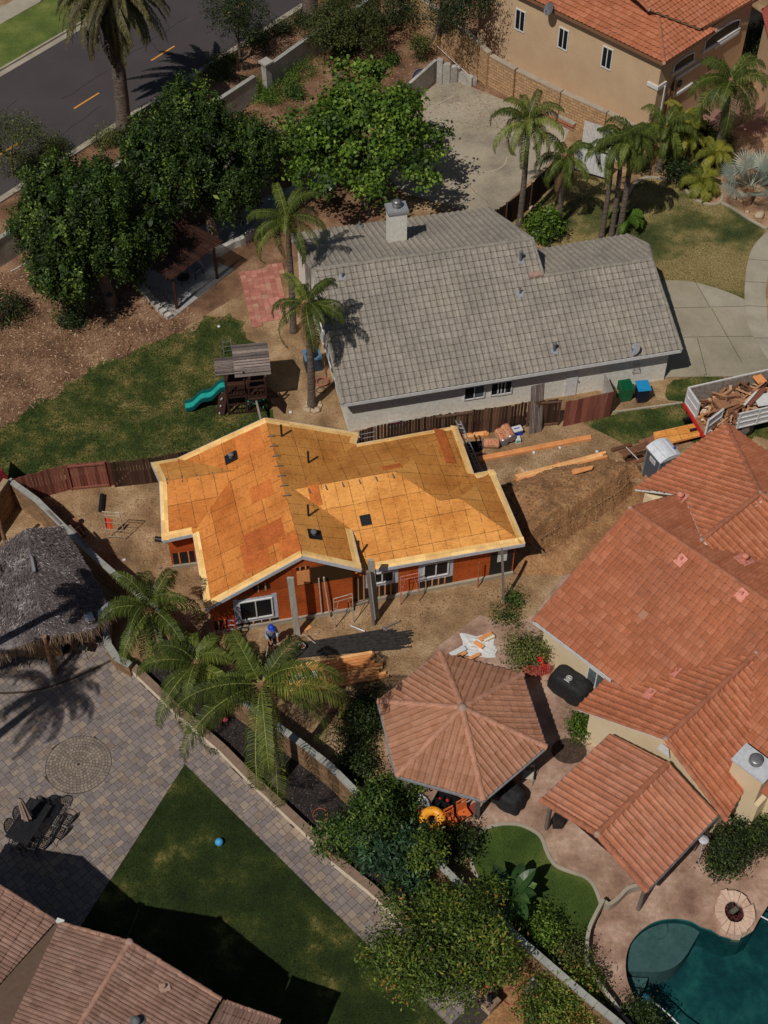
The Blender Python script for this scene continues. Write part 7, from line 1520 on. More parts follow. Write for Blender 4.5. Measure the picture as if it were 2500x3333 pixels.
for a, b_ in ((K8(450, 1060), K8(468, 1115)), (K8(765, 1155), K8(785, 1215)), (K8(520, 1230), K8(540, 1290))):
    barstack('wood_offcut', {0: 'short board lying above the orange lumber stack', 1: 'short board sticking out at the right end of the lumber stack', 2: 'short board sticking out below the lumber stack'}[[K8(450, 1060), K8(765, 1155), K8(520, 1230)].index(a)], 'board', 1, a, b_, .1, .05, m_demo)
barstack('white_board', 'white board lying on the orange lumber stack', 'board', 1, K8(230, 1215), K8(422, 1180), .3, .03, m_white, z0=.32)
b = MB(); b.slab([P(u, v, .06) for u, v in (K8(400, 1290), K8(520, 1240), K8(570, 1380), K8(440, 1420))][::-1], .03); one('plywood_sheet', 'brown plywood sheet on the ground below the lumber stack', 'plywood', b, m_demo, P(*K8(480, 1330)))
b = MB(); b.slab([P(u, v, .04) for u, v in (K8(310, 880), K8(355, 845), K8(372, 860), K8(330, 885))][::-1], .02); one('plywood_offcut', 'small tan offcut lying beside the wide pale post', 'plywood', b, m_lumber, P(*K8(340, 865)))
# mat of dark reinforcing bars
mb = MB(); g = random.Random(8); A0, A1, B0_, B1_ = P(*K8(330, 975)), P(*K8(930, 885)), P(*K8(250, 1060)), P(*K8(930, 1000))
for i in range(84):
    s_ = i / 83; a = A0 + (B0_ - A0) * s_ + Vector((g.uniform(-.5, .5), g.uniform(-.06, .06), 0)); e = A1 + (B1_ - A1) * s_ + Vector((g.uniform(-.9, .6), g.uniform(-.1, .1), 0)); mb.bar(a + Vector((0, 0, .03 + g.uniform(0, .08))), e + Vector((0, 0, .03 + g.uniform(0, .08))), .06, .03, t=g.random())
one('rebar_bundle', 'wide flat bundle of dark reinforcing bars in front of the new house', 'rebar', mb, flat('dark_rebar', S(50, 48, 46, 1.1), .9, .4, .4), A0)
bk = P(*K8(310, 1010)); t = thing('bucket', 'white bucket with red soil in it beside the dark bars', 'bucket', bk); b = MB(); b.lathe(bk, [(.13, 0), (.16, .38), (.17, .38), (.17, .4), (.15, .4), (.145, .3)], 16); b.build('pail', m_offwhite, t); b = MB(); b.lathe(bk, [(.145, .3), (0, .31)], 12); b.build('contents', m_rust, t)
b = MB(); b.tube([P(*K8(405, 972), .03), P(*K8(318, 908), .5)], .025, 6); b.tube([P(*K8(318, 908), .5), P(*K8(330, 935), .02)], .02, 6); b.tube([P(*K8(318, 908), .5), P(*K8(130, 975), .5)], .02, 6); b.tube([P(*K8(130, 975), .5), P(*K8(120, 1010), .0)], .02, 6); one('pipe_stand', 'long thin pipe held up on legs behind the bucket', 'pipe', b, m_scaf, P(*K8(320, 930)))
b = MB(); b.tube([P(*K8(618, 852), .05), P(*K8(708, 888), .05)], .045, 8); one('metal_pipe', 'short shiny pipe lying on the soil in front of the new house', 'pipe', b, m_galv, P(*K8(660, 870)))
b = MB(); b.bar(P(*K8(820, 872), .06), P(*K8(930, 822), .06), .07, .06); b.bar(P(*K8(822, 860), .1), P(*K8(845, 885), .1), .07, .06); b.bar(P(*K8(825, 880), .06), P(*K8(880, 870), .06), .06, .06); one('wood_brace', 'T-shaped wooden brace lying near the dark bars', 'board', b, m_oldwood, P(*K8(860, 860)))
# north-east side
barstack('lumber_beam', 'long orange beam lying north-east of the new house, nearest the fence', 'lumber', 2, Z3(205, 562), Z3(1150, 378), .14, .12, m_lumber)
barstack('lumber_beam', 'long orange beams along the edge of the soil heap', 'lumber', 3, Z3(510, 735), Z3(1268, 535), .13, .14, m_lumber, z0=.05)
b = MB(); b.slab([P(u, v, .72) for u, v in (Z3(985, 655), Z3(1000, 640), Z3(1170, 608), Z3(1160, 640), Z3(1000, 684))][::-1], .04); one('plank', 'plank half buried on the soil heap', 'board', b, m_lumber, P(*Z3(1080, 650)))
barstack('short_lumber', 'three short yellow boards stacked by the fence corner', 'lumber', 3, Z3(85, 372), Z3(262, 345), .12, .09, m_lumber, layers=2)
barstack('wood_offcut', 'short board lying beside the long orange beams', 'board', 1, Z3(558, 640), Z3(608, 690), .09, .05, m_demo); barstack('wood_offcut', 'small board end beside the weeds near the beams', 'board', 1, Z3(868, 585), Z3(892, 612), .09, .05, m_lumber)
barstack('old_boards', 'brown board poking from under the eave of the new house', 'board', 2, Z3(140, 535), Z3(245, 505), .14, .06, m_demo)
mb = MB(); g = random.Random(2)
for i in range(8): mb.bar(P(*Z3(105, 415 + i * 11), .1 + .03 * (i % 3)), P(*Z3(225 + g.uniform(-15, 15), 405 + i * 11), .1 + .03 * (i % 3)), .06, .05)
one('pipe_bundle', 'bundle of black pipes beside the lying paper roll', 'pipe', mb, m_black, P(*Z3(160, 450)))
def txt(s_, size, mat, parent, loc, ax, name='lettering'):
    cu = bpy.data.curves.new('t', 'FONT'); cu.body = s_; cu.size = size; cu.extrude = .002; cu.align_x = 'CENTER'; cu.align_y = 'CENTER'; to = bpy.data.objects.new('t', cu); COL.objects.link(to)
    dg = bpy.context.evaluated_depsgraph_get(); me = bpy.data.meshes.new_from_object(to.evaluated_get(dg)); bpy.data.objects.remove(to); me.name = name; me.materials.clear(); me.materials.append(mat)
    from mathutils import Matrix
    X, Y, Z = [Vector(a).normalized() for a in ax]; m_ = Matrix(((X.x, Y.x, Z.x, loc[0]), (X.y, Y.y, Z.y, loc[1]), (X.z, Y.z, Z.z, loc[2]), (0, 0, 0, 1))); me.transform(m_)
    return link(name, me, parent)
def roll(label, a, b_, z=.26, r=.25):
    A, B = P(*a, z), P(*b_, z); t = thing('paper_roll', label, 'roll', (A + B) / 2 * Vector((1, 1, 0)) if False else (((A + B) / 2).x, ((A + B) / 2).y, 0), group='wrapped rolls'); d = (B - A).normalized(); b = MB(); b.tube([A, B], r, 18); b.build('wrapper', m_kraft, t)
    b = MB()
    for e, s_ in ((A, -1), (B, 1)): b.tube([e + d * s_ * .0, e + d * s_ * .06], [r * .96, r * .85], 18); b.tube([e + d * s_ * .061, e + d * s_ * .07], r * .3, 12)
    b.build('roll_end', m_steel, t); X = d if d.x > 0 else -d; Z = Vector((0, -.55, .83)); Z = (Z - X * Z.dot(X)).normalized(); Y = Z.cross(X)
    txt('K-LATH', .24, m_red, t, (A + B) / 2 + Z * (r + .004), (X, Y, Z)); txt('K-LATH', .1, m_black, t, (A + B) / 2 + Z * (r * .75 + .012) * .98 - Y * r * .66, (X, (Y + Z * .66).normalized(), (Z - Y * .66).normalized()))
roll('brown paper-wrapped roll with red lettering lying apart toward the house', Z3(245, 418), Z3(368, 420)); roll('paper-wrapped roll leaning in the middle of the three', Z3(372, 322), Z3(418, 412)); roll('paper-wrapped roll nearest the blue cooler', Z3(425, 285), Z3(478, 378), z=.4)
def box_thing(name, label, cat, c, dim, rz, parts, group=None):
    t = thing(name, label, cat, c, rz, group)
    for nm, cc_, d_, m_ in parts: b = MB(); b.box(cc_, d_); b.build(nm, m_, t, True)
    return t
box_thing('cooler', 'blue cooler with a white lid beside the wrapped rolls', 'cooler', P(*Z3(520, 345)), None, R_(20), (('body', (0, 0, .17), (.5, .34, .34), m_blue), ('lid', (0, 0, .38), (.53, .37, .07), m_white), ('handle', (0, 0, .43), (.3, .05, .03), m_blue)))
box_thing('carton', 'small white and green carton below the blue cooler', 'box', P(*Z3(530, 405)), None, R_(10), (('box', (0, 0, .12), (.26, .3, .24), m_white), ('label_band', (0, -.152, .12), (.2, .006, .1), m_teal)))
# leaning ribbed sheet
A_, B_ = P(*K6(145, 1198)), P(*K6(217, 1180)); top0, top1 = A_ + Vector((-.05, .75, 2.65)), B_ + Vector((-.02, .75, 2.65)); b = MB(); n_ = 8
for i in range(n_): u = (i + .5) / n_; a = A_ + (B_ - A_) * u; e = top0 + (top1 - top0) * u; b.bar(a, e, (B_ - A_).length / n_ * .62, .045, up=(0, -1, .3), t=random.random()); 
for i in range(n_ + 1): u = i / n_; a = A_ + (B_ - A_) * u; e = top0 + (top1 - top0) * u; b.bar(a + Vector((0, .03, 0)), e + Vector((0, .03, 0)), .07, .02, up=(0, -1, .3), t=0)
one('ribbed_sheet', 'tall grey ribbed sheet leaning on the dark fence', 'sheet', b, m_oldwood, A_)
b = MB(); b.bar(P(*K6(108, 1160)), P(*K6(125, 1075), .3) + Vector((0, .1, .1)), .12, .03); one('wood_offcut', 'pale board leaning on the fence left of the ribbed sheet', 'board', b, m_demo, P(*K6(108, 1160)))
def ladder(label, a0, a1, top, mat, n=9, w_=.4):
    A, T_ = Vector(a0), Vector(top); B = Vector(a1); q = B - A; t = thing('extension_ladder', label, 'ladder', A); b = MB(); b.bar(A, T_, .03, .08); b.bar(B, T_ + q, .03, .08); b.build('ladder_rail', mat, t); b = MB()
    for k_ in range(1, n): p = A + (T_ - A) * k_ / n; b.tube([p, p + q], .016, 6)
    b.build('rung', mat, t)
la = P(*K5(665, 1160)) + Vector((0, .3, 0)); le = P(*K5(672, 1225), 2.7); ladder('aluminium ladder leaning on the north eave of the new house', le + Vector((0, .7, -2.6)), le + Vector((.75, .9, -2.6)) , le + Vector((0, .02, .55)), m_galv, 8)
e0 = P(*K5(1290, 1110), 3.1); ladder('long narrow aluminium ladder along the east eave of the new house', P(1565, 1560, .02), P(1580, 1562, .02), P(1483, 1368, 2.9), m_galv, 16)
box_thing('small_sign', 'red and white board sign leaning behind the north eave', 'sign', P(*K5(905, 1215)) + Vector((0, .5, 0)), None, R_(14), (('board', (0, 0, .45), (.8, .03, .5), m_white), ('red_band', (0, -.018, .5), (.66, .008, .16), m_red), ('leg', (0, .02, .1), (.05, .04, .25), m_oldwood)))
# boards and plywood by the portable toilet
b = MB(); A, B, C_, D_ = P(*K6(720, 1318), .08), P(*K6(905, 1245), .08), P(*K6(900, 1352), .08), P(*K6(762, 1382), .08)
for i in range(4): u = (i + .5) / 4; b.bar(A + (D_ - A) * u, B + (C_ - B) * u, .42, .05, t=random.random())
b.bar(P(*K6(665, 1300), .06), P(*K6(790, 1262), .06), .2, .08, t=.1); b.bar(P(*K6(850, 1262), .06), P(*K6(950, 1225), .06), .5, .05, t=.4)
one('plank_pile', 'low pile of wide brown planks beside the portable toilet', 'lumber', b, m_demo, A)
b = MB(); b.bar(P(*K6(757, 1278), .14), P(*K6(835, 1358), .14), .04, .006); one('strap', 'pale strap lying across the brown planks', 'strap', b, m_white, P(*K6(790, 1310)))
t = thing('plywood_stack', 'stack of orange plywood sheets between the toilet and the truck', 'plywood', P(*K6(1080, 1200)))
for k_ in range(6):
    o = Vector((.03 * (k_ % 2), .03 * ((k_ + 1) % 3), k_ * .03)); mb = MB(); ply(mb, [P(*K6(x, y), .42) + o * 1 for x, y in ((930, 1200), (1185, 1145), (1245, 1210), (1055, 1258), (940, 1235))], (1, .2, 0), 0); p0 = MB(); p0.slab([Vector(q) for q in mb.v], .026); 
    if k_ < 5: p0.build('sheet', m_lumber, t)
    else: mb.v = [(x, y, z + .004) for x, y, z in mb.v]; mb.build('sheet', m_ply_s, t); p0.build('sheet', m_lumber, t)
b = MB(); 
for x, y in ((960, 1215), (1200, 1190), (1070, 1240)): b.box(P(*K6(x, y), .2), (.3, .3, .4))
b.build('bearer', m_demo, t)
# ---- bins
def bin_(label, c, rz, bm_, lidm, lid_open, wheel=True):
    t = thing('wheeled_bin', label, 'bin', c, rz, 'wheeled bins beside the side fence'); b = MB(); w0, w1, h = .24, .31, 1.0
    v = [(-w0, -w0, .06), (w0, -w0, .06), (w0, w0, .06), (-w0, w0, .06), (-w1, -w1 * 1.1, h), (w1, -w1 * 1.1, h), (w1, w1 * 1.1, h), (-w1, w1 * 1.1, h), (-w1 + .03, -w1 * 1.1 + .03, h), (w1 - .03, -w1 * 1.1 + .03, h), (w1 - .03, w1 * 1.1 - .03, h), (-w1 + .03, w1 * 1.1 - .03, h), (-w0 + .03, -w0 + .03, .4), (w0 - .03, -w0 + .03, .4), (w0 - .03, w0 - .03, .4), (-w0 + .03, w0 - .03, .4)]
    b.shared(v, [(0, 1, 5, 4), (1, 2, 6, 5), (2, 3, 7, 6), (3, 0, 4, 7), (3, 2, 1, 0), (4, 5, 9, 8), (5, 6, 10, 9), (6, 7, 11, 10), (7, 4, 8, 11), (8, 9, 13, 12), (9, 10, 14, 13), (10, 11, 15, 14), (11, 8, 12, 15), (12, 13, 14, 15)]); b.box((0, w1 * 1.1 + .05, .95), (.5, .04, .04)); b.build('bin_body', bm_, t, True)
    b = MB()
    if lid_open: b.box((0, w1 * 1.1 + .06, .66), (.64, .05, .66)); b.box((0, w1 * 1.1 + .03, .985), (.6, .05, .05))
    else: b.box((0, 0, h + .03), (.68, .76, .05)); b.box((0, -.02, h + .07), (.52, .56, .04))
    b.build('lid', lidm, t, True)
    for s_ in (-1, 1):
        b = MB(); b.tube([(s_ * .27, .24, .11), (s_ * .33, .24, .11)], .11, 12); b.build('wheel', m_black, t, True)
    if lid_open: b = MB(); b.box((.02, 0, .45), (.2, .12, .06), .4); b.build('rubbish', m_kraft, t, True)
bin_('open green wheeled bin next to the red fence panel', P(*K6(748, 985)) + Vector((0, .15, 0)), R_(12), m_green, m_green, True)
bin_('dark wheeled bin with a closed bright blue lid', P(*K6(850, 990)) + Vector((0, .12, 0)), R_(8), flat('dark_bin_plastic', S(24, 32, 52, 1.2), .5), m_cyan, False)
# ---- portable toilet
pt0, pt1, pt2, pt3 = P(2109, 1453, 2.2), P(2175, 1425, 2.2), P(2216, 1466, 2.2), P(2150, 1497, 2.2); c = (pt0 + pt1 + pt2 + pt3) / 4; t = thing('portable_toilet', 'grey portable toilet with a white domed roof beside the terracotta house', 'portable toilet', (c.x, c.y, 0), R_(27)); w_ = 1.12
b = MB(); b.box((0, 0, 1.05), (w_, w_, 1.95)); b.build('cabin', m_pot, t, True); b = MB()
for s_ in (-1, 1):
    for k_ in (-1, 1): b.box((s_ * (w_ / 2 - .03), k_ * (w_ / 2 - .03), 1.05), (.09, .09, 1.98))
b.build('corner_post', flat('mid_grey_plastic', S(110, 118, 126, 1.2), .5), t, True)
b = MB(); vs = []; n_ = 8
for j in range(n_ + 1):
    x = -w_ / 2 - .05 + (w_ + .1) * j / n_; z = 2.06 + .22 * (1 - (2 * j / n_ - 1) ** 2)
    for y in (-w_ / 2 - .05, w_ / 2 + .05): vs += [(x, y, z), (x, y, 2.0)]
b.shared(vs, [(j * 4, j * 4 + 4, j * 4 + 6, j * 4 + 2) for j in range(n_)] + [(j * 4, j * 4 + 1, j * 4 + 5, j * 4 + 4) for j in range(n_)] + [(j * 4 + 2, j * 4 + 6, j * 4 + 7, j * 4 + 3) for j in range(n_)] + [(0, 2, 3, 1), (n_ * 4, n_ * 4 + 1, n_ * 4 + 3, n_ * 4 + 2)]); rfp = b.build('roof', m_potroof, t, True)
b = MB(); 
for j in (2, 4, 6): x = -w_ / 2 - .05 + (w_ + .1) * j / n_; b.box((x, 0, 2.06 + .22 * (1 - (2 * j / n_ - 1) ** 2) + .01), (.05, w_ * .92, .03))
b.build('roof_rib', m_potroof, rfp, True); b = MB(); b.tube([(w_ / 2 - .12, -.2, 2.05), (w_ / 2 - .12, -.2, 2.32)], .05, 8); b.build('vent_pipe', m_blue, rfp, True)
b = MB(); b.box((0, -w_ / 2 - .015, 1.0), (.7, .03, 1.75)); dr = b.build('door', flat('door_grey_plastic', S(86, 94, 104, 1.2), .5), t, True); b = MB(); b.box((.28, -w_ / 2 - .05, 1.0), (.04, .04, .16)); b.build('handle', m_black, dr, True)
m_logo = flat('logo_blue', S(70, 50, 130, 1.2), .5)
for (X, Z, o) in (((1, 0, 0), (0, -1, 0), (0, -w_ / 2 - .034, 1.62)), ((0, -1, 0), (-1, 0, 0), (-w_ / 2 - .012, 0, 1.62))):
    X, Z = Vector(X), Vector(Z); b = MB(); b.box(o, (.46, .3, .012), ax=(X, Vector((0, 0, 1)), Z)); lb_ = b.build('sign_plate', m_white, t, True)
    ORG[lb_] = Vector((0, 0, 0)); txt('United', .13, m_logo, lb_, Vector(o) + Z * .009 + Vector((0, 0, -.02)), (X, (0, 0, 1), Z), 'lettering')
    b = MB(); b.tube([Vector(o) + Z * .01 + X * (.1 * math.cos(a * .5)) + Vector((0, 0, .03 + .09 * math.sin(a * .5))) for a in range(0, 9)], .01, 5); b.build('logo_ring', m_logo, lb_, True)
# ---- truck with rubble
m_bed = flat('worn_bed_side', S(140, 130, 120, 1.2), .8, .4, .3)
c = P(2262, 1366, .9); tk = thing('dump_truck', 'white and red open dump truck heaped with old boards beside the driveway', 'truck', (c.x, c.y, 0), R_(17)); FZ, TZ, TL, TW = .95, 2.0, 4.5, 2.3
def tb(nm, parts, mat, par=tk):
    b = MB(); [b.box(p_, d_) for p_, d_ in parts]; return b.build(nm, mat, par, True)
tb('chassis', [((2.8, .4, .6), (6.4, .12, .2)), ((2.8, -.4, .6), (6.4, .12, .2)), ((0.03, 0, .78), (.12, TW, .22))], m_black)
tb('bed_floor', [((TL / 2, 0, FZ - .05), (TL, TW, .1))], m_demo); tb('rear_beam', [((-.06, 0, FZ - .08), (.1, TW + .06, .18)), ((.05, 0, FZ - .3), (.1, TW * .8, .12))], m_red)
for s_ in (-1, 1):
    x0 = .0 if s_ > 0 else 1.6
    sd_o = tb('side_wall', [(((x0 + TL) / 2, s_ * TW / 2, (FZ + TZ) / 2), (TL - x0, .05, TZ - FZ))], m_bed)
    rb = [(((x0 + TL) / 2, s_ * (TW / 2 + .05), z), (TL - x0, .06, .07)) for z in (FZ + .03, FZ + .4, FZ + .72, TZ)] + [((x0 + .1 + k_ * 1.05, s_ * (TW / 2 + .05), (FZ + TZ) / 2), (.08, .07, TZ - FZ)) for k_ in range(3 if s_ < 0 else 5)]
    tb('side_rib', rb, m_white, sd_o)
    tb('side_panel', [((x0 + .6 + k_ * 1.05, s_ * (TW / 2 + .032), (FZ + TZ) / 2), (.9, .012, TZ - FZ - .1)) for k_ in range(3 if s_ < 0 else 4)], m_offwhite, sd_o)
tb('front_wall', [((TL, 0, FZ + .65), (.06, TW, 1.3))], m_pergola)
# open rear gates
def gate(hx_, hy_, ang, L):
    d = Vector((math.cos(ang), math.sin(ang), 0)); n2 = Vector((-d.y, d.x, 0)); b = MB(); cc_ = Vector((hx_, hy_, (FZ + TZ) / 2 + .05)) + d * L / 2; b.box(cc_, (L, .04, TZ - FZ), math.atan2(d.y, d.x)); gt = b.build('rear_gate', m_offwhite, tk, True); b = MB()
    for z in (FZ + .1, FZ + .58, TZ): b.box(Vector((cc_.x, cc_.y, z)), (L, .1, .07), math.atan2(d.y, d.x))
    for o in (-L / 2, L / 2): b.box(cc_ + d * o, (.07, .1, TZ - FZ), math.atan2(d.y, d.x))
    b.build('gate_rib', m_white, gt, True)
gate(0, TW / 2, R_(-88), 1.15); gate(0, -TW / 2, R_(25), 1.1)
tb('cab', [((TL + 1.05, 0, 1.35), (1.7, 2.1, 1.3))], m_white); tb('cab_roof', [((TL + .95, 0, 2.15), (1.4, 1.95, .35))], m_white); tb('windscreen', [((TL + 1.72, 0, 1.95), (.08, 1.8, .5))], m_glass)
tb('exhaust_stack', [((TL + .12, TW / 2 - .2, 1.9), (.16, .16, 1.6))], m_black)
for x in (1.3, 2.3, TL + 1.2):
    for s_ in (-1, 1): b = MB(); b.tube([(x, s_ * .75, .48), (x, s_ * 1.1, .48)], .48, 20); wh = b.build('wheel', m_black, tk, True); b = MB(); b.tube([(x, s_ * 1.1, .48), (x, s_ * 1.12, .48)], .24, 14); b.build('rim', m_steel, wh, True)
for s_ in (-1, 1): tb('tail_light', [((-.12, s_ * .95, .8), (.04, .16, .1))], m_red)
g = random.Random(6)
dz = MB()
for i in range(150):
    x, y = g.uniform(.9, TL - .3), g.uniform(-TW / 2 + .25, TW / 2 - .25); z = FZ + .1 + (.95 * math.exp(-((x - 2.6) / 1.7) ** 2) * (1 - .35 * abs(y))) * g.uniform(.25, 1); a = g.gauss(.25, .7); L = g.uniform(.4, 1.9); L = min(L, 2 * (TL - .15 - x), 1.9); pt_ = g.gauss(0, .15)
    dz.bar((x - L / 2 * math.cos(a), max(-1.08, min(1.08, y - L / 2 * math.sin(a))), z - L / 2 * math.sin(pt_)), (x + L / 2 * math.cos(a), max(-1.08, min(1.08, y + L / 2 * math.sin(a))), z + L / 2 * math.sin(pt_)), g.choice((.07, .1, .14)), g.choice((.03, .05)), t=g.random())
dbw = dz.build('scrap_boards', m_demo, tk, True); dbw.parent = None; bpy.context.view_layer.update()
dbw.location = tk.location; dbw.rotation_euler = tk.rotation_euler; tag(dbw, 'tangled heap of old broken boards filling the open truck bed', 'scrap wood', kind='stuff')
def ontruck(name, label, cat, build, mat):
    b = MB(); build(b); o = b.build(name, mat); o.location = tk.location; o.rotation_euler = tk.rotation_euler; return tag(o, label, cat)
ontruck('old_door_board', 'flat brown sheet lying on top of the boards in the truck', 'board', lambda b: b.box((1.75, .05, FZ + .72), (1.5, .75, .04), .12), m_demo)
ontruck('white_board', 'large white sheet at the right of the truck load', 'board', lambda b: (b.box((3.6, -.6, FZ + .95), (1.5, .8, .03), -.1)), m_white)
ontruck('yellow_crate', 'yellow wooden panel at the front corner of the truck load', 'panel', lambda b: (b.box((3.75, .8, FZ + .95), (.5, .55, .04), .1), b.box((3.6, .8, FZ + .99), (.06, .55, .05), .1), b.box((3.9, .8, FZ + .99), (.06, .55, .05), .1)), m_lumber)
ontruck('red_board', 'broad reddish board lying slanted on the truck load', 'board', lambda b: b.box((3.0, -.35, FZ + 1.05), (1.5, .22, .05), .55), m_redfence)
ontruck('white_trim', 'narrow white board slanted across the truck load', 'board', lambda b: b.box((2.6, -.4, FZ + 1.08), (1.2, .1, .04), .6), m_white)
cb_ = MB(); g = random.Random(9)
for i in range(70): cb_.box((g.uniform(.15, 1.4), g.uniform(-1, .5), FZ + .05 + g.uniform(0, .22)), (g.uniform(.08, .28), g.uniform(.06, .16), g.uniform(.03, .1)), g.uniform(0, 3), t=g.random())
o_ = cb_.build('wood_scraps', M('scrap_mix', [(0, S(140, 92, 52, 1.4)), (.6, S(196, 150, 96, 1.4)), (1, S(206, 200, 190, 1.4))], sc=3, attr=True)); o_.location = tk.location; o_.rotation_euler = tk.rotation_euler; tag(o_, 'small yellow and white scraps at the open rear end of the truck bed', 'scrap wood', kind='stuff')
# ---- west side of the site
b = MB(); b.tube([P(*K7(650, 22), .12), P(*K7(640, 122), .12)], .13, 10); one('black_roll', 'black roll of roofing felt lying beside the western scaffold frame', 'roll', b, m_black, P(*K7(645, 70)))
b = MB(); b.tube([P(*K7(985, 300), .12), P(*K7(1075, 312), .12)], .13, 10); one('black_roll', 'black roll lying at the corner of the new house', 'roll', b, m_black, P(*K7(1010, 300)))
b = MB(); b.tube([P(*K7(440, 205), .35), P(*K7(492, 178), .35)], .16, 10); one('log', 'short pale log resting on debris beside the block wall', 'log', b, m_demo, P(*K7(465, 195)))
b = MB(); g = random.Random(1)
for i in range(10): b.bar(P(*K7(440 + g.uniform(0, 90), 200 + g.uniform(0, 70)), g.uniform(.05, .3)), P(*K7(440 + g.uniform(0, 110), 200 + g.uniform(0, 90)), g.uniform(.05, .3)), .08, .05, t=g.random())
one('scrap_pile', 'small pile of dark scrap wood in the shade of the block wall', 'scrap wood', b, m_demo, P(*K7(480, 230)))
b = MB(); b.bar(P(*K7(300, 120), 1.75), P(*K7(385, 205), 1.75), .08, .05); b.bar(P(*K7(440, 215), 1.75), P(*K7(560, 350), 1.75), .1, .05); one('wall_boards', 'narrow boards lying on top of the block wall', 'board', b, m_oldwood, P(*K7(385, 205)))
b = MB(); b.slab([P(-60, 1470, 2.0), P(8, 1528, 1.9), P(28, 1556, 1.5), P(-70, 1640, 1.6)][::-1], .05); b.bar(P(0, 1535, 1.9), P(24, 1556, 1.6), .08, .04); one('red_awning', 'corner of a dark red awning at the left edge above the walls', 'awning', b, flat('dark_red_metal', S(110, 26, 30, 1.2), .6), P(-20, 1560))
for i, (x, y, s_, lb) in enumerate(((788, 434, .07, 'white scrap on the bare soil between wall and new house'), (1020, 487, .06, 'small grey tube scrap near the wing of the new house'))): b = MB(); b.box(P(*K7(x, y), .03), (s_ * 2, s_ * 1.4, .05), .5); one('scrap', lb, 'scrap', b, m_white if i == 0 else m_steel, P(*K7(x, y)))
for i, (p_, lb) in enumerate(((Z3(668, 502), 'crumpled white paper beside the upper orange beam'), (Z3(888, 462), 'white paper scrap under the right part of the upper beam'), (Z3(1200, 495), 'white paper scrap near the weeds right of the beams'), (Z3(1366, 583), 'white bag on the soil beyond the heap'), (Z3(612, 668), 'white paper scrap just above the lower beams'), (K4(1390, 515), 'white paper cup on the lawn below the pergola'), (Zp(1168, 935), 'white scrap on the soil left of the stone ring'), (Zp(425, 45), 'white plastic piece on the back lawn near the slab'))): rock('paper_scrap', lb, P(*p_), .09, m_white, 60 + i, cat='litter')
# ---- things on the deck north of the gazebo
b = MB(); g = random.Random(3); c0_ = P(*K8(1430, 985)); n_ = 22; vs = []
from mathutils import noise as mn2
for j in range(n_):
    for i in range(n_):
        a = i / (n_ - 1) * 2 - 1; d = j / (n_ - 1) * 2 - 1; rr = 1 + .35 * mn2.noise(Vector((math.atan2(d, a) * 1.5, 0, 2))); vs.append((c0_.x + a * .72 * rr, c0_.y + d * .6 * rr, .06 + .16 * abs(mn2.noise(Vector((a * 2.5, d * 2.5, 7)))) * (1 - max(abs(a), abs(d)))))
b.shared(vs, [(j * n_ + i, j * n_ + i + 1, (j + 1) * n_ + i + 1, (j + 1) * n_ + i) for j in range(n_ - 1) for i in range(n_ - 1)]); one('plastic_sheet', 'crumpled white plastic sheet on the slab above the gazebo', 'plastic sheet', b, m_white, c0_)
for i, (a, e, w_, m_, lb) in enumerate(((K8(1435, 940), K8(1515, 900), .22, m_lumber, 'orange board at the upper right of the white plastic'), (K8(1405, 955), K8(1460, 990), .2, m_lumber, 'short orange block on top of the white plastic'), (K8(1250, 1040), K8(1345, 990), .25, m_white, 'white panel at the left of the white plastic'), (K8(1290, 1055), K8(1350, 1020), .15, m_lumber, 'small orange board at the lower left of the white plastic'), (K8(1365, 1065), K8(1440, 1030), .15, m_lumber, 'orange board under the lower edge of the white plastic'), (K8(1465, 945), K8(1530, 915), .15, flat('cream_board', S(214, 202, 170, 1.3)), 'cream board beside the upper right orange board'))):
    A, B = P(*a, .2), P(*e, .2); b = MB(); b.bar(A, B, w_, .05, t=.5); one('board', lb, 'board', b, m_, A)
sf = thing('safety_fence', 'red plastic safety netting between the gazebo and the cream house', 'safety fence', P(*K9(200, 1170))); b = MB(); g_ = [P(*K9(95, 1170)), P(*K9(190, 1180)), P(*K9(215, 1175)), P(*K9(270, 1160))]
for a, e in zip(g_[:-1], g_[1:]):
    for k_ in range(9): z = .05 + k_ * .1; b.tube([a + Vector((0, 0, z)), e + Vector((0, 0, z))], .012, 4)
    m_n = max(2, int((e - a).length / .1))
    for k_ in range(m_n + 1): p = a + (e - a) * k_ / m_n; b.tube([p, p + Vector((0, 0, .85))], .01, 4)
b.build('netting', flat('red_netting', S(200, 60, 56, 1.2), .6), sf)
b = MB(); A, B = UP(K9(240, 1130), K9(200, 1045)); b.tube([A, A + (B - A) * .96, B], [.11, .11, .05], 12); one('red_cylinder', 'bright red cylinder standing behind the red netting', 'cylinder', b, flat('bright_red', S(230, 16, 16, 1.3), .5), A)
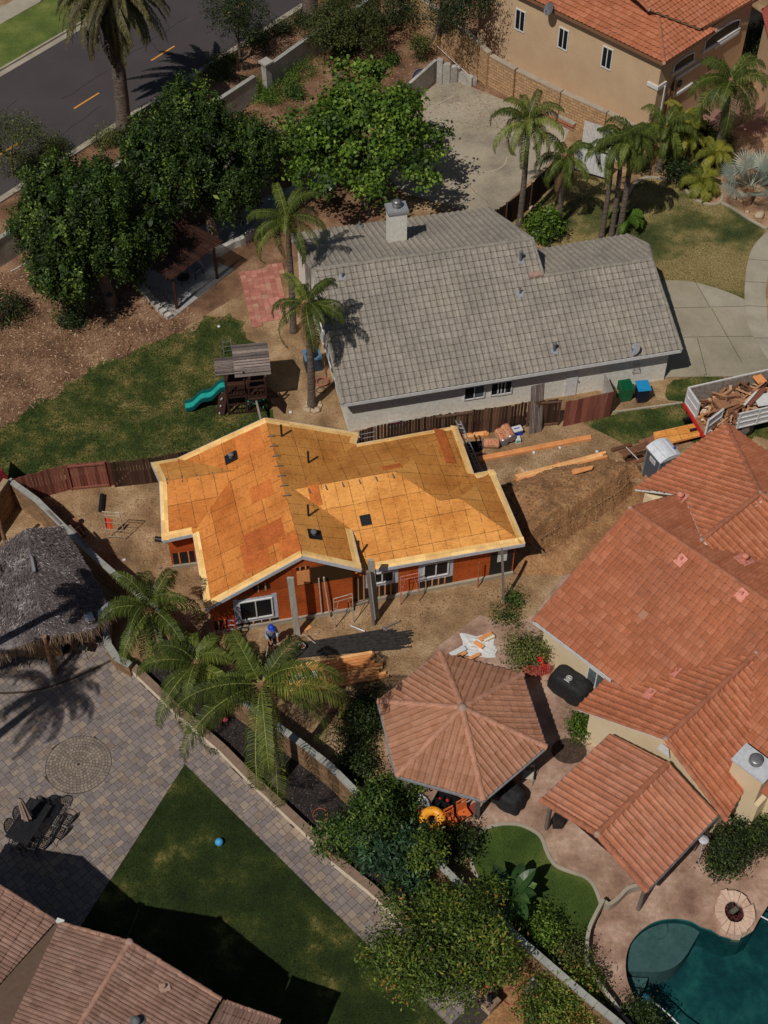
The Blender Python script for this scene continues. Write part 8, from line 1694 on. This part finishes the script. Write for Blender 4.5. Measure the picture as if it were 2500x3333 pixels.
# covered grill
def covered(label, pxs, hgt, name='covered_grill', emblem=True):
    c = P(*pxs); t = thing(name, label, 'grill', c, R_(-40)); b = MB(); n_, m_ = 28, 12; vs = []
    for j in range(m_ + 1):
        v_ = j / m_; 
        for i in range(n_):
            a = 2 * math.pi * i / n_; sq = (abs(math.cos(a)) ** 5 + abs(math.sin(a)) ** 5) ** -.2; lift = min(1, v_ * 1.25); kx = .98 * (1 - .16 * lift ** 3 if v_ < .8 else .84 - (v_ - .8) * 3.9); ky = .52 * (1 - .1 * lift ** 3 if v_ < .8 else .9 - (v_ - .8) * 4.2)
            z = hgt * min(1, v_ * 1.2) + (v_ > .8) * .0; fold = 1 + .05 * math.sin(a * 9 + 2 * v_) * (1 - v_)
            vs.append((kx * sq * math.cos(a) * fold, ky * sq * math.sin(a) * fold, max(0.05, z) + .05 * mn2.noise(Vector((math.cos(a) * 2, math.sin(a) * 2, v_ * 3)))))
    b.shared(vs, [(j * n_ + i, j * n_ + (i + 1) % n_, (j + 1) * n_ + (i + 1) % n_, (j + 1) * n_ + i) for j in range(m_) for i in range(n_)] + [tuple(m_ * n_ + i for i in range(n_))], sm=True); cv = b.build('cover', m_blackcloth, t, True)
    if emblem:
        b = MB(); zc_ = hgt + .04
        for rr in (.13, .085): b.tube([(-.1 + rr * math.cos(i * .35), -.12 + rr * math.sin(i * .35), zc_) for i in range(19)], .012, 5)
        b.box((-.1, -.12, zc_), (.12, .05, .012)); b.box((-.1, -.3, zc_), (.26, .035, .012)); b.build('emblem', m_white, cv, True)
    b = MB(); b.tube([(.35, -.44, .08), (.35, -.5, .08)], .09, 12); b.build('wheel', m_black, t, True); return t
covered('long black covered grill with a round white emblem against the cream wall', K9(400, 1275), 1.12); covered('black covered grill in the shade under the gazebo', Z4(1180, 330), .9, emblem=False)
# gazebo surroundings
fr_ = P(*KB(1135, 400)); b = MB(); n_, m_ = 30, 12; vs = []
for i in range(n_):
    a = 2 * math.pi * i / n_
    for j in range(m_): q = 2 * math.pi * j / m_; vs.append((fr_.x + (.36 + .19 * math.cos(q)) * math.cos(a), fr_.y + (.36 + .19 * math.cos(q)) * math.sin(a), .5 + .19 * math.sin(q) + .1 * math.sin(a)))
b.shared(vs, [(i * m_ + j, i * m_ + (j + 1) % m_, ((i + 1) % n_) * m_ + (j + 1) % m_, ((i + 1) % n_) * m_ + j) for i in range(n_) for j in range(m_)], sm=True); one('swim_ring', 'big orange inflatable swim ring beside the gazebo', 'swim ring', b, m_orange, fr_)
t = thing('paddling_pool', 'round pale inflatable filled with colourful bits beside the orange ring', 'paddling pool', P(*KB(1035, 280))); c = P(*KB(1035, 280)); b = MB(); b.lathe(c, [(.5, 0), (.56, .08), (.56, .16), (.5, .2), (.44, .12), (.42, .05), (0, .04)], 26); b.build('inflatable', m_galv, t)
b = MB(); g = random.Random(4)
for i in range(40): b.box(c + Vector((g.uniform(-.4, .15), g.uniform(-.35, .1), .1 + g.uniform(0, .08))), (.09, .07, .04), g.uniform(0, 3), t=g.random())
b.build('toys', M('toy_mix', [(0, S(190, 40, 60)), (.3, S(220, 220, 220)), (.6, S(60, 120, 190)), (1, S(230, 200, 120))], attr=True), t)
b = MB(); c = P(*KB(1055, 330)); b.lathe(c, [(.2, 0), (.3, .1), (.26, .24), (.12, .3), (0, .28)], 12, sx=1.2); one('pink_float', 'crumpled pink and red float in front of the pale inflatable', 'float', b, flat('coral_vinyl', S(210, 60, 76, 1.2), .5, .4), c)
t = thing('storage_rack', 'black plastic rack of open compartments under the gazebo edge', 'rack', P(*KB(1210, 290)), R_(-28)); b = MB()
for x in (-.45, -.15, .15, .45): b.box((x, 0, .3), (.03, .75, .5))
for y in (-.37, 0, .37): b.box((0, y, .3), (.93, .03, .5))
b.box((0, 0, .06), (.95, .78, .05)); b.build('rack_frame', m_black, t, True); b = MB(); b.lathe((-.25, .1, .35), [(.07, 0), (.07, .12), (0, .14)], 8); b.lathe((.05, .2, .35), [(.07, 0), (.07, .12), (0, .14)], 8); b.build('red_cup', m_red, t, True)
m_playo = flat('orange_plastic', S(200, 96, 40, 1.25), .45)
for (x, y, lb) in ((1240, 370, 'slatted orange plastic chair nearest the orange ring'), (1320, 320, 'slatted orange plastic chair nearest the gazebo post')):
    t = thing('plastic_chair', lb, 'chair', P(*KB(x, y)), R_(30), 'slatted orange chairs'); b = MB()
    for k_ in range(4): b.box((0, .02 + k_ * .0, .38 + k_ * .14), (.44, .03, .05), ax=(Vector((1, 0, 0)), Vector((0, .98, -.2)), Vector((0, .2, .98))))
    for s_ in (-1, 1): b.bar((s_ * .22, -.02, .28), (s_ * .2, .1, .9), .05, .03)
    b.box((0, .1, .9), (.44, .04, .12)); b.build('backrest', m_playo, t, True); b = MB(); b.box((0, -.2, .3), (.46, .4, .04)); b.build('seat', m_playo, t, True)
    for s_ in (-1, 1):
        for q in (-.36, .0): b = MB(); b.bar((s_ * .19, q, 0), (s_ * .19, q, .3), .05, .05); b.build('leg', m_playo, t, True)
b = MB(); b.slab([P(*KB(x, y), .05) for x, y in ((1240, 380), (1400, 250), (1440, 290), (1380, 340), (1250, 410))][::-1], .03); one('red_mat', 'long reddish mat on the ground under the orange chairs', 'mat', b, flat('dusty_red_mat', S(140, 56, 46, 1.2), .9, .4), P(*KB(1330, 320)))
t = thing('folding_chair', 'beige folding chair standing just outside the gazebo', 'chair', P(*Z4(1420, 215)) + Vector((0, .2, 0)), R_(-8)); m_fold = flat('beige_vinyl', S(168, 160, 146, 1.3), .6)
b = MB(); b.box((0, 0, .45), (.42, .4, .03)); b.build('seat', m_fold, t, True); b = MB(); b.box((0, .26, .78), (.42, .03, .22), ax=(Vector((1, 0, 0)), Vector((0, .97, .25)), Vector((0, -.25, .97)))); b.build('backrest', m_fold, t, True); b = MB()
for s_ in (-1, 1): b.tube([(s_ * .22, -.28, 0), (s_ * .22, .28, .92)], .014, 6); b.tube([(s_ * .2, .28, 0), (s_ * .2, -.2, .45)], .014, 6)
b.tube([(-.22, .28, .92), (.22, .28, .92)], .014, 6); b.build('chair_frame', m_steel, t, True)
# ---- fire pit, pool gear
c = P(*KC(1435, 970)); t = thing('fire_pit', 'oval pink flagstone fire pit beside the pool with dark red lava rock', 'fire pit', c); b = MB(); g = random.Random(2); n_ = 18
for i in range(n_):
    a0, a1_ = 2 * math.pi * (i + .04) / n_, 2 * math.pi * (i + .96) / n_; q = []
    ro = .86 * g.uniform(.92, 1.06); ri = .42
    for rr, a in ((ri, a0), (ro, a0), (ro * g.uniform(.96, 1.04), a1_), (ri, a1_)): q.append((c.x + rr * .88 * math.cos(a), c.y + rr * 1.05 * math.sin(a)))
    b.prism(q, -.3, .34 + g.uniform(-.02, .03))
b.build('flagstone_rim', m_sandstone, t); b = MB(); b.lathe(c, [(.45, .3), (.42, .2), (0, .2)], 20); b.build('bowl', m_black, t)
b = MB()
for i in range(60): a, r = g.uniform(0, 6.28), g.uniform(0, .38); b.box(c + Vector((r * math.cos(a), r * math.sin(a), .23)), (.1, .08, .07), a)
b.build('lava_rock', flat('dark_red_lava', S(84, 36, 34, 1.1), .95, .5, .3), t); b = MB(); b.box(c + Vector((0, .05, .33)), (.3, .18, .14), .6); b.build('log_stone', flat('grey_green_stone', S(96, 96, 84)), t)
pcn = thing('pool_cleaner', 'bright blue pool cleaner with a white hose at the pool edge', 'pool cleaner', P(*KC(885, 1520), -.05)); c = P(*KC(885, 1515), .05); b = MB(); b.box(c, (.34, .26, .14), .4); b.box(c + Vector((-.02, .14, .1)), (.08, .2, .12), .3); b.box(c + Vector((.1, .12, .1)), (.07, .2, .1), .5); b.build('head', m_cyan, pcn)
b = MB(); b.tube([P(*KC(905, 1510), .02), P(*KC(960, 1540), -.04), P(*KC(1020, 1590), -.04), P(*KC(1090, 1660), -.05), P(*KC(1200, 1740), -.05)], .03, 8); b.build('hose', m_white, pcn)
b = MB(); b.tube([P(*KC(1615, 975), .0), P(*KC(1700, 1020), -.02), P(*KC(1760, 1060), -.02)], .03, 6); one('pool_rope', 'white pool rope at the right edge of the water', 'rope', b, m_white, P(*KC(1640, 990)))
b = MB(); A, B = UP(KC(1215, 640), KC(1250, 490)); b.tube([A, B], .02, 6); b.lathe(B + Vector((0, 0, .0)), [(.02, -.02), (.2, 0), (.2, .04), (.02, .03)], 12); one('pool_net', 'pool net on a pole leaning at the patio cover', 'pool net', b, m_offwhite, A)
b = MB(); A = P(*KC(320, 400)); b.box(A + Vector((0, 0, .4)), (.4, .3, .8)); b.box(A + Vector((.2, 0, .7)), (.3, .3, .06)); one('black_stand', 'dark stand beside the left post of the patio cover', 'stand', b, m_black, A)
# ---- pillars with lamps, garden details of the paved yard
for px_, lb in ((KB(425, 530), 'stone pillar with a black lamp between the planter walls'), (KB(1495, 1560), 'stone pillar with a black lamp at the bottom end of the path')):
    c = P(*px_); t = thing('lamp_pillar', lb, 'pillar', c, R_(44), 'stone pillars along the path'); b = MB(); g = random.Random(3)
    for k_ in range(6): b.box((0, 0, .07 + k_ * .125), (.42 + g.uniform(-.02, .02), .42 + g.uniform(-.02, .02), .118), t=g.random())
    b.build('stonework', m_stone, t, True); b = MB(); b.box((0, 0, .79), (.58, .58, .08)); b.build('cap', bpy.data.materials['brown_stone_cap'], t, True); b = MB(); b.lathe((0, 0, .83), [(.11, 0), (.05, .04), (.05, .1), (.11, .14), (.13, .32), (.05, .4), (0, .44)], 12); b.build('lamp', m_black, t, True)
for px_, lb in ((KB(425, 335), 'round plant ring of chips in the dark bed'), (KC(20, 1490), 'thin wire ring in the dirt bed at the bottom')):
    c = P(*px_); b = MB(); b.tube([c + Vector((.3 * math.cos(i * .35), .3 * math.sin(i * .35), .06)) for i in range(19)], .02, 6); one('edging_ring', lb, 'edging', b, m_rust, c, 'edging rings')
c = P(*KC(170, 1450)); b = MB(); b.box(c + Vector((0, 0, .2)), (.6, .55, .4), R_(-40)); b.box(c + Vector((0, 0, .42)), (.5, .45, .05), R_(-40)); one('utility_box', 'grey-white utility box beside the block wall at the bottom', 'box', b, m_galv, c)
rock('pink_flower', 'bright pink flower cluster at the foot of the middle palm', P(*K7(1432, 1450), .15), .14, flat('pink_petals', S(220, 80, 110, 1.1), .8), 77, cat='flower')
b = MB(); c = P(*KA(1395, 516)); b.lathe(c, [(.17 * math.sin(math.pi * i / 12), .17 - .17 * math.cos(math.pi * i / 12)) for i in range(13)], 20); one('ball', 'light blue ball lying on the clipped lawn', 'ball', b, flat('light_blue_rubber', S(60, 150, 200, 1.25), .5), c)
# ---- dining set
TZ_ = .74; q4 = [P(14, 2724, TZ_), P(90, 2751, TZ_), P(170, 2621, TZ_), P(98, 2597, TZ_)]; tc = sum(q4, Vector((0, 0, 0))) / 4; tX = ((q4[2] - q4[1]) + (q4[3] - q4[0])).normalized(); ta = math.atan2(tX.y, tX.x); TLn, TWn = ((q4[2] - q4[1]).length + (q4[3] - q4[0]).length) / 2, ((q4[1] - q4[0]).length + (q4[2] - q4[3]).length) / 2
m_cast = flat('black_cast_metal', (.022, .022, .026, 1), .5, .1, .3, metal=.2)
t = thing('dining_table', 'long black cast metal dining table on the pavers at the left edge', 'table', (tc.x, tc.y, 0), ta); b = MB()
hx2, hy2 = TLn / 2, TWn / 2
for s_ in (-1, 1): b.box((0, s_ * (hy2 - .03), TZ_), (TLn, .06, .035)); b.box((s_ * (hx2 - .03), 0, TZ_ + .0005), (.06, TWn - .12, .034))
nl = int(TLn / .055)
for i in range(nl): x = -hx2 + .06 + (TLn - .12) * (i + .5) / nl; b.box((x, 0, TZ_ - .003), (.03, TWn - .12, .02))
nw = int(TWn / .055)
for i in range(nw): y = -hy2 + .06 + (TWn - .12) * (i + .5) / nw; b.box((0, y, TZ_ - .006), (TLn - .12, .03, .02))
b.build('tabletop', m_cast, t, True)
for sx_ in (-1, 1):
    for sy_ in (-1, 1): b = MB(); b.tube([(sx_ * (hx2 - .3), sy_ * (hy2 - .2), TZ_ - .02), (sx_ * (hx2 - .22), sy_ * (hy2 - .26), .4), (sx_ * (hx2 - .2), sy_ * (hy2 - .16), .01)], .028, 8); b.build('leg', m_cast, t, True)
def cast_chair():
    t = thing('patio_chair', 'black cast metal armchair', 'chair'); b = MB(); n_ = 7       # x forward
    for i in range(n_): y = -.22 + .44 * i / (n_ - 1); b.bar((-.2, y, .43), (.22, y, .43), .016, .016); b.bar((-.2 + .42 * i / (n_ - 1), -.22, .436), (-.2 + .42 * i / (n_ - 1), .22, .436), .016, .016)
    b.tube([(-.22, -.24, .43), (.24, -.26, .43), (.26, 0, .43), (.24, .26, .43), (-.22, .24, .43), (-.22, -.24, .43)], .018, 6); b.build('seat', m_cast, t, True)
    b = MB(); fr = [(-.24 - .1 * math.sin(max(0, a) / 9 * math.pi) * .9, -.27 * math.cos(a / 9 * math.pi), .43 + .5 * math.sin(a / 9 * math.pi) ** .7) for a in range(10)]; b.tube(fr, .026, 6)
    for k_ in range(-4, 5):
        for s_ in (-1, 1):
            y0, y1 = k_ * .11, k_ * .11 + s_ * .42; pts = []
            for j in range(7):
                y = y0 + (y1 - y0) * j / 6; z = .45 + .42 * j / 6
                if abs(y) < .27 and z < .43 + .5 * math.sqrt(max(0, 1 - (y / .27) ** 2)): pts.append((-.25 - .1 * (z - .43) / .5, y, z))
            if len(pts) > 1: b.tube(pts, .013, 4)
    b.build('backrest', m_cast, t, True)
    for s_ in (-1, 1):
        b = MB(); b.tube([(-.27, s_ * .26, .62), (-.05, s_ * .31, .67), (.17, s_ * .31, .66), (.2, s_ * .3, .6), (.18, s_ * .27, .43)], .016, 6); b.build('armrest', m_cast, t, True)
        for x0, x1 in ((.2, .26), (-.2, -.3)): b = MB(); b.tube([(x0, s_ * .24, .43), (x0 * 1.15, s_ * .25, .2), (x1, s_ * .27, .0)], .016, 6); b.build('leg', m_cast, t, True)
    return t
ch0 = cast_chair(); first = True
def dup(root, loc, rz, label):
    r = root.copy(); COL.objects.link(r); r.location = loc; r.rotation_euler = (0, 0, rz); r['label'] = label
    for c_ in list(root.children):
        k_ = c_.copy(); COL.objects.link(k_); k_.parent = r
    return r
kids = list(ch0.children)
spots = [(Z5(285, 500), 0, 'black lattice-backed chair left of the umbrella'), (Z5(130, 720), 0, 'black lattice-backed chair at the far left of the dining table'), (Z5(760, 290), 0, 'black lattice-backed chair behind the upper end of the table'), (Z5(1000, 290), 0, 'black lattice-backed chair at the top right corner of the table'), (Z5(1150, 640), 0, 'upper black chair on the right side of the table'), (Z5(1020, 880), 0, 'lower black chair on the right side of the table'), (Z5(230, 1130), 0, 'black chair at the lower end of the table near the house shadow'), (Z5(700, 1080), 0, 'black chair on the right side nearest the house shadow')]
for i, (px_, _, lb) in enumerate(spots):
    p = P(*px_, .75); v_ = p - tc; lx, ly = v_.dot(tX), v_.dot(Vector((-tX.y, tX.x, 0)))
    if abs(lx) / hx2 > abs(ly) / hy2: rz = ta + (math.pi if lx > 0 else 0)
    else: rz = ta + (-math.pi / 2 if ly > 0 else math.pi / 2)
    loc = Vector((p.x, p.y, 0.03)) + Vector((math.cos(rz), math.sin(rz), 0)) * .3
    if i == 0: ch0.location = loc; ch0.rotation_euler = (0, 0, rz); ch0['label'] = lb; ch0['group'] = 'patio chairs round the dining table'
    else: dup(ch0, loc, rz, lb)
ub, ut = UP((96, 2700), (56, 2595)); t = thing('parasol', 'closed beige parasol standing through the black dining table', 'parasol', (tc.x, tc.y, 0)); ub = Vector((tc.x, tc.y, 0)); tp_ = ub + Vector((-.05, .1, 2.35)); b = MB(); b.tube([ub, tp_ + Vector((0, 0, .1))], .025, 8); b.build('pole', m_cast, t)
b = MB(); vs = []; n_ = 16; pr_ = [(.03, 2.42), (.07, 2.3), (.1, 2.0), (.12, 1.6), (.14, 1.25), (.17, 1.0)]
for r, z in pr_:
    for j in range(n_): a = 2 * math.pi * j / n_; q = r * (1 + .35 * (j % 2)); vs.append(ub + (tp_ - ub) * (z / 2.35) * Vector((1, 1, 0)) + Vector((q * math.cos(a), q * math.sin(a), z)) if False else Vector((ub.x + (tp_.x - ub.x) * z / 2.35 + q * math.cos(a), ub.y + (tp_.y - ub.y) * z / 2.35 + q * math.sin(a), z)))
b.shared(vs, [(i * n_ + j, i * n_ + (j + 1) % n_, (i + 1) * n_ + (j + 1) % n_, (i + 1) * n_ + j) for i in range(len(pr_) - 1) for j in range(n_)]); b.build('folded_canopy', flat('beige_canvas', S(150, 130, 116, 1.3), .9, .4), t)
# stools under the thatch
for i, (x, y) in enumerate(((440, 1060), (540, 1040))):
    c = P(*K7(x, y)); t = thing('bar_stool', ('dark bar chair under the thatch, left of the two', 'dark bar chair under the thatch, right of the two')[i], 'stool', c, R_(20 + i * 60), 'bar chairs under the thatch'); b = MB(); b.box((0, 0, .7), (.4, .4, .04)); b.build('seat', m_black, t, True); b = MB()
    for k_ in range(5): b.tube([(-.16 + k_ * .08, .2, .72), (-.16 + k_ * .08, .26, 1.1)], .01, 5)
    b.tube([(-.2, .26, 1.1), (.2, .26, 1.1)], .015, 6); b.build('backrest', m_black, t, True)
    for sx_ in (-1, 1):
        for sy_ in (-1, 1): b = MB(); b.tube([(sx_ * .17, sy_ * .17, .7), (sx_ * .22, sy_ * .22, 0)], .015, 6); b.build('leg', m_black, t, True)
# ---- pergola with lounge chair
A, B = P(*K4(1125, 400)), P(*K4(1380, 208)); d = (B - A).normalized(); q = Vector((-d.y, d.x, 0)); t = thing('pergola', 'dark red timber pergola over the grey slab under the dark trees', 'pergola', A); L = (B - A).length
for o in (A, B, A + q * 2.8, B + q * 2.8): b = MB(); b.bar(o, o + Vector((0, 0, 2.4)), .14, .14, t=.6); b.build('post', m_pergola, t)
b = MB()
for o in (Vector((0, 0, 0)), q * 2.8): b.bar(A + o - d * .5 + Vector((0, 0, 2.4)), B + o + d * .5 + Vector((0, 0, 2.4)), .07, .2, t=.6)
b.build('beam', m_pergola, t); b = MB(); n_ = int((L + .9) / .13)
for i in range(n_): p = A - d * .45 + d * (i + .5) * (L + .9) / n_; b.bar(p - q * .4 + Vector((0, 0, 2.56)), p + q * 3.2 + Vector((0, 0, 2.56)), .035, .1, t=random.random())
b.build('slat', m_pergola, t)
for px_, rz, lb in ((K4(1240, 185), -35, 'grey cushioned patio armchair under the pergola'),):
    c = P(*px_); t = thing('lounge_chair', lb, 'chair', c, R_(rz)); m_cush = flat('grey_blue_cushion', S(110, 118, 132, 1.35), .9, .3); b = MB(); b.box((0, -.02, .42), (.52, .55, .1)); b.build('seat', m_cush, t, True); b = MB(); b.box((0, .32, .75), (.52, .1, .65), ax=(Vector((1, 0, 0)), Vector((0, .96, .28)), Vector((0, -.28, .96)))); b.build('backrest', m_cush, t, True)
    for s_ in (-1, 1): b = MB(); b.tube([(s_ * .3, -.3, 0), (s_ * .3, -.28, .6), (s_ * .3, .25, .62), (s_ * .3, .35, 0)], .025, 6); b.build('armrest', m_black, t, True)
c = P(*K4(1170, 240)); t = thing('side_table', 'low dark table beside the grey armchair under the pergola', 'table', c); b = MB(); b.lathe(c, [(.36, .45), (.36, .48), (0, .48)], 18); b.build('tabletop', m_black, t)
for k_ in range(3): a = k_ * 2.1; b = MB(); b.tube([c + Vector((.1 * math.cos(a), .1 * math.sin(a), .45)), c + Vector((.3 * math.cos(a), .3 * math.sin(a), 0))], .02, 6); b.build('leg', m_black, t)
t = thing('block_edging', 'stepped row of white concrete blocks at the left corner of the grey slab', 'edging', P(*K4(1000, 400))); pts = [K4(885, 262), K4(905, 290), K4(930, 312), K4(955, 342), K4(985, 372), K4(1012, 405), K4(1040, 430), K4(1070, 455)]
for i, p_ in enumerate(pts): b = MB(); c = P(*p_); b.box(c + Vector((0, 0, .2 - .012 * i)), (.3, .34, .42 - .024 * i), R_(-45)); b.build('block', m_whitewall, t)
ribb_ = MB(); ribbon(ribb_, smooth2(px2([K1(1270, 1600), K1(1400, 1605), K1(1480, 1570), K1(1600, 1500), K2(340, 1140), K2(400, 1115)]), 4), .3, 0, .45); one('seat_wall', 'low pale seat wall curving behind the grey slab', 'wall', ribb_, m_whitewall, P(*K1(1480, 1570))) if False else tag(ribb_.build('seat_wall', m_whitewall), 'low pale seat wall curving behind the grey slab', 'wall')
b = MB(); c = P(*K4(705, 400)); b.tube([c, c + Vector((.05, .1, .9))], [.3, .2], 9); one('tree_stump', 'pale lit stump below the left dark tree', 'stump', b, m_trunk, c)
b = MB(); b.tube([P(*K4(808, 600), .05), P(*K4(825, 640), .1), P(*K4(802, 680), .05), P(*K4(808, 715), .05)], [.03, .03, .02, .01], 6); b.tube([P(*K4(822, 635), .1), P(*K4(840, 600), .1)], [.02, .01], 5); one('dead_branch', 'pale dead branch lying where straw meets lawn', 'branch', b, m_demo, P(*K4(808, 650)))
b = MB(); b.tube([P(*K4(70, 162), .05), P(*K4(185, 98), .05)], .03, 6); one('plastic_pipe', 'white pipe lying below the street wall at the left', 'pipe', b, m_white, P(*K4(120, 130)))
b = MB(); b.tube([P(*K2(1145, 272), .3), P(*K2(1250, 370), .5), P(*K2(1362, 470), .65)], .025, 6); one('plastic_pipe', 'white pipe running down the slope beside the stepped wall', 'pipe', b, m_white, P(*K2(1250, 370)))
b = MB(); b.tube([P(*K2(910, 65), .1), P(*K2(1045, 178), .1)], .03, 6); one('plastic_pipe', 'pale pipe at the top of the slope beside the agaves', 'pipe', b, m_white, P(*K2(980, 120)))
b = MB(); b.tube([P(*K3(275, 735), .3), P(*K3(430, 808), .3)], .03, 6); b.tube([P(*K3(275, 750), .3), P(*K3(420, 820), .3)], .03, 6); one('plastic_pipe', 'pair of brown pipes along the foot of the ochre wall', 'pipe', b, m_rust, P(*K3(350, 770)))
c = P(*K2(1050, 545)); b = MB(); rr = .62; pts = [c + Vector((rr * .7 * math.cos(i * .35), rr * .5 * math.cos(i * .35) * .5, rr + rr * math.sin(i * .35))) for i in range(19)]; b.tube(pts, .03, 6); b.face([p + Vector((0, .01, 0)) for p in pts[:-1]]); one('round_panel', 'round grey-blue panel leaning on the court back wall', 'panel', b, flat('grey_blue_mesh', S(98, 98, 116, 1.2), .7), c)
c = P(*K2(1080, 570)); b = MB()
for k_ in range(5): b.tube([c + Vector((.18 * math.cos(i * .7), .18 * math.sin(i * .7), .05 + k_ * .07)) for i in range(10)], .008, 4)
one('wire_basket', 'small wire basket at the foot of the court back wall', 'basket', b, m_steel, c)
c = P(*K2(1397, 545)); b = MB()
for k_ in range(3): b.tube([c + Vector((.08 * k_, 0, 0)), c + Vector((.08 * k_, 0, .55)), c + Vector((.08 * k_, .3, .55)), c + Vector((.08 * k_, .3, 0))], .015, 5)
one('small_rack', 'small white rack at the end of the low court wall', 'rack', b, m_white, c)
# garden lamp and mailbox at the far right top
c = P(*K3(1545, 360)); b = MB(); b.tube([c, c + Vector((0, 0, 1.0))], .04, 6); b.box(c + Vector((0, 0, 1.15)), (.2, .2, .3)); b.lathe(c + Vector((0, 0, 1.3)), [(.18, 0), (0, .15)], 8); one('garden_lamp', 'grey lamp post beside the dark bush at the far right', 'lamp', b, m_offwhite, c)
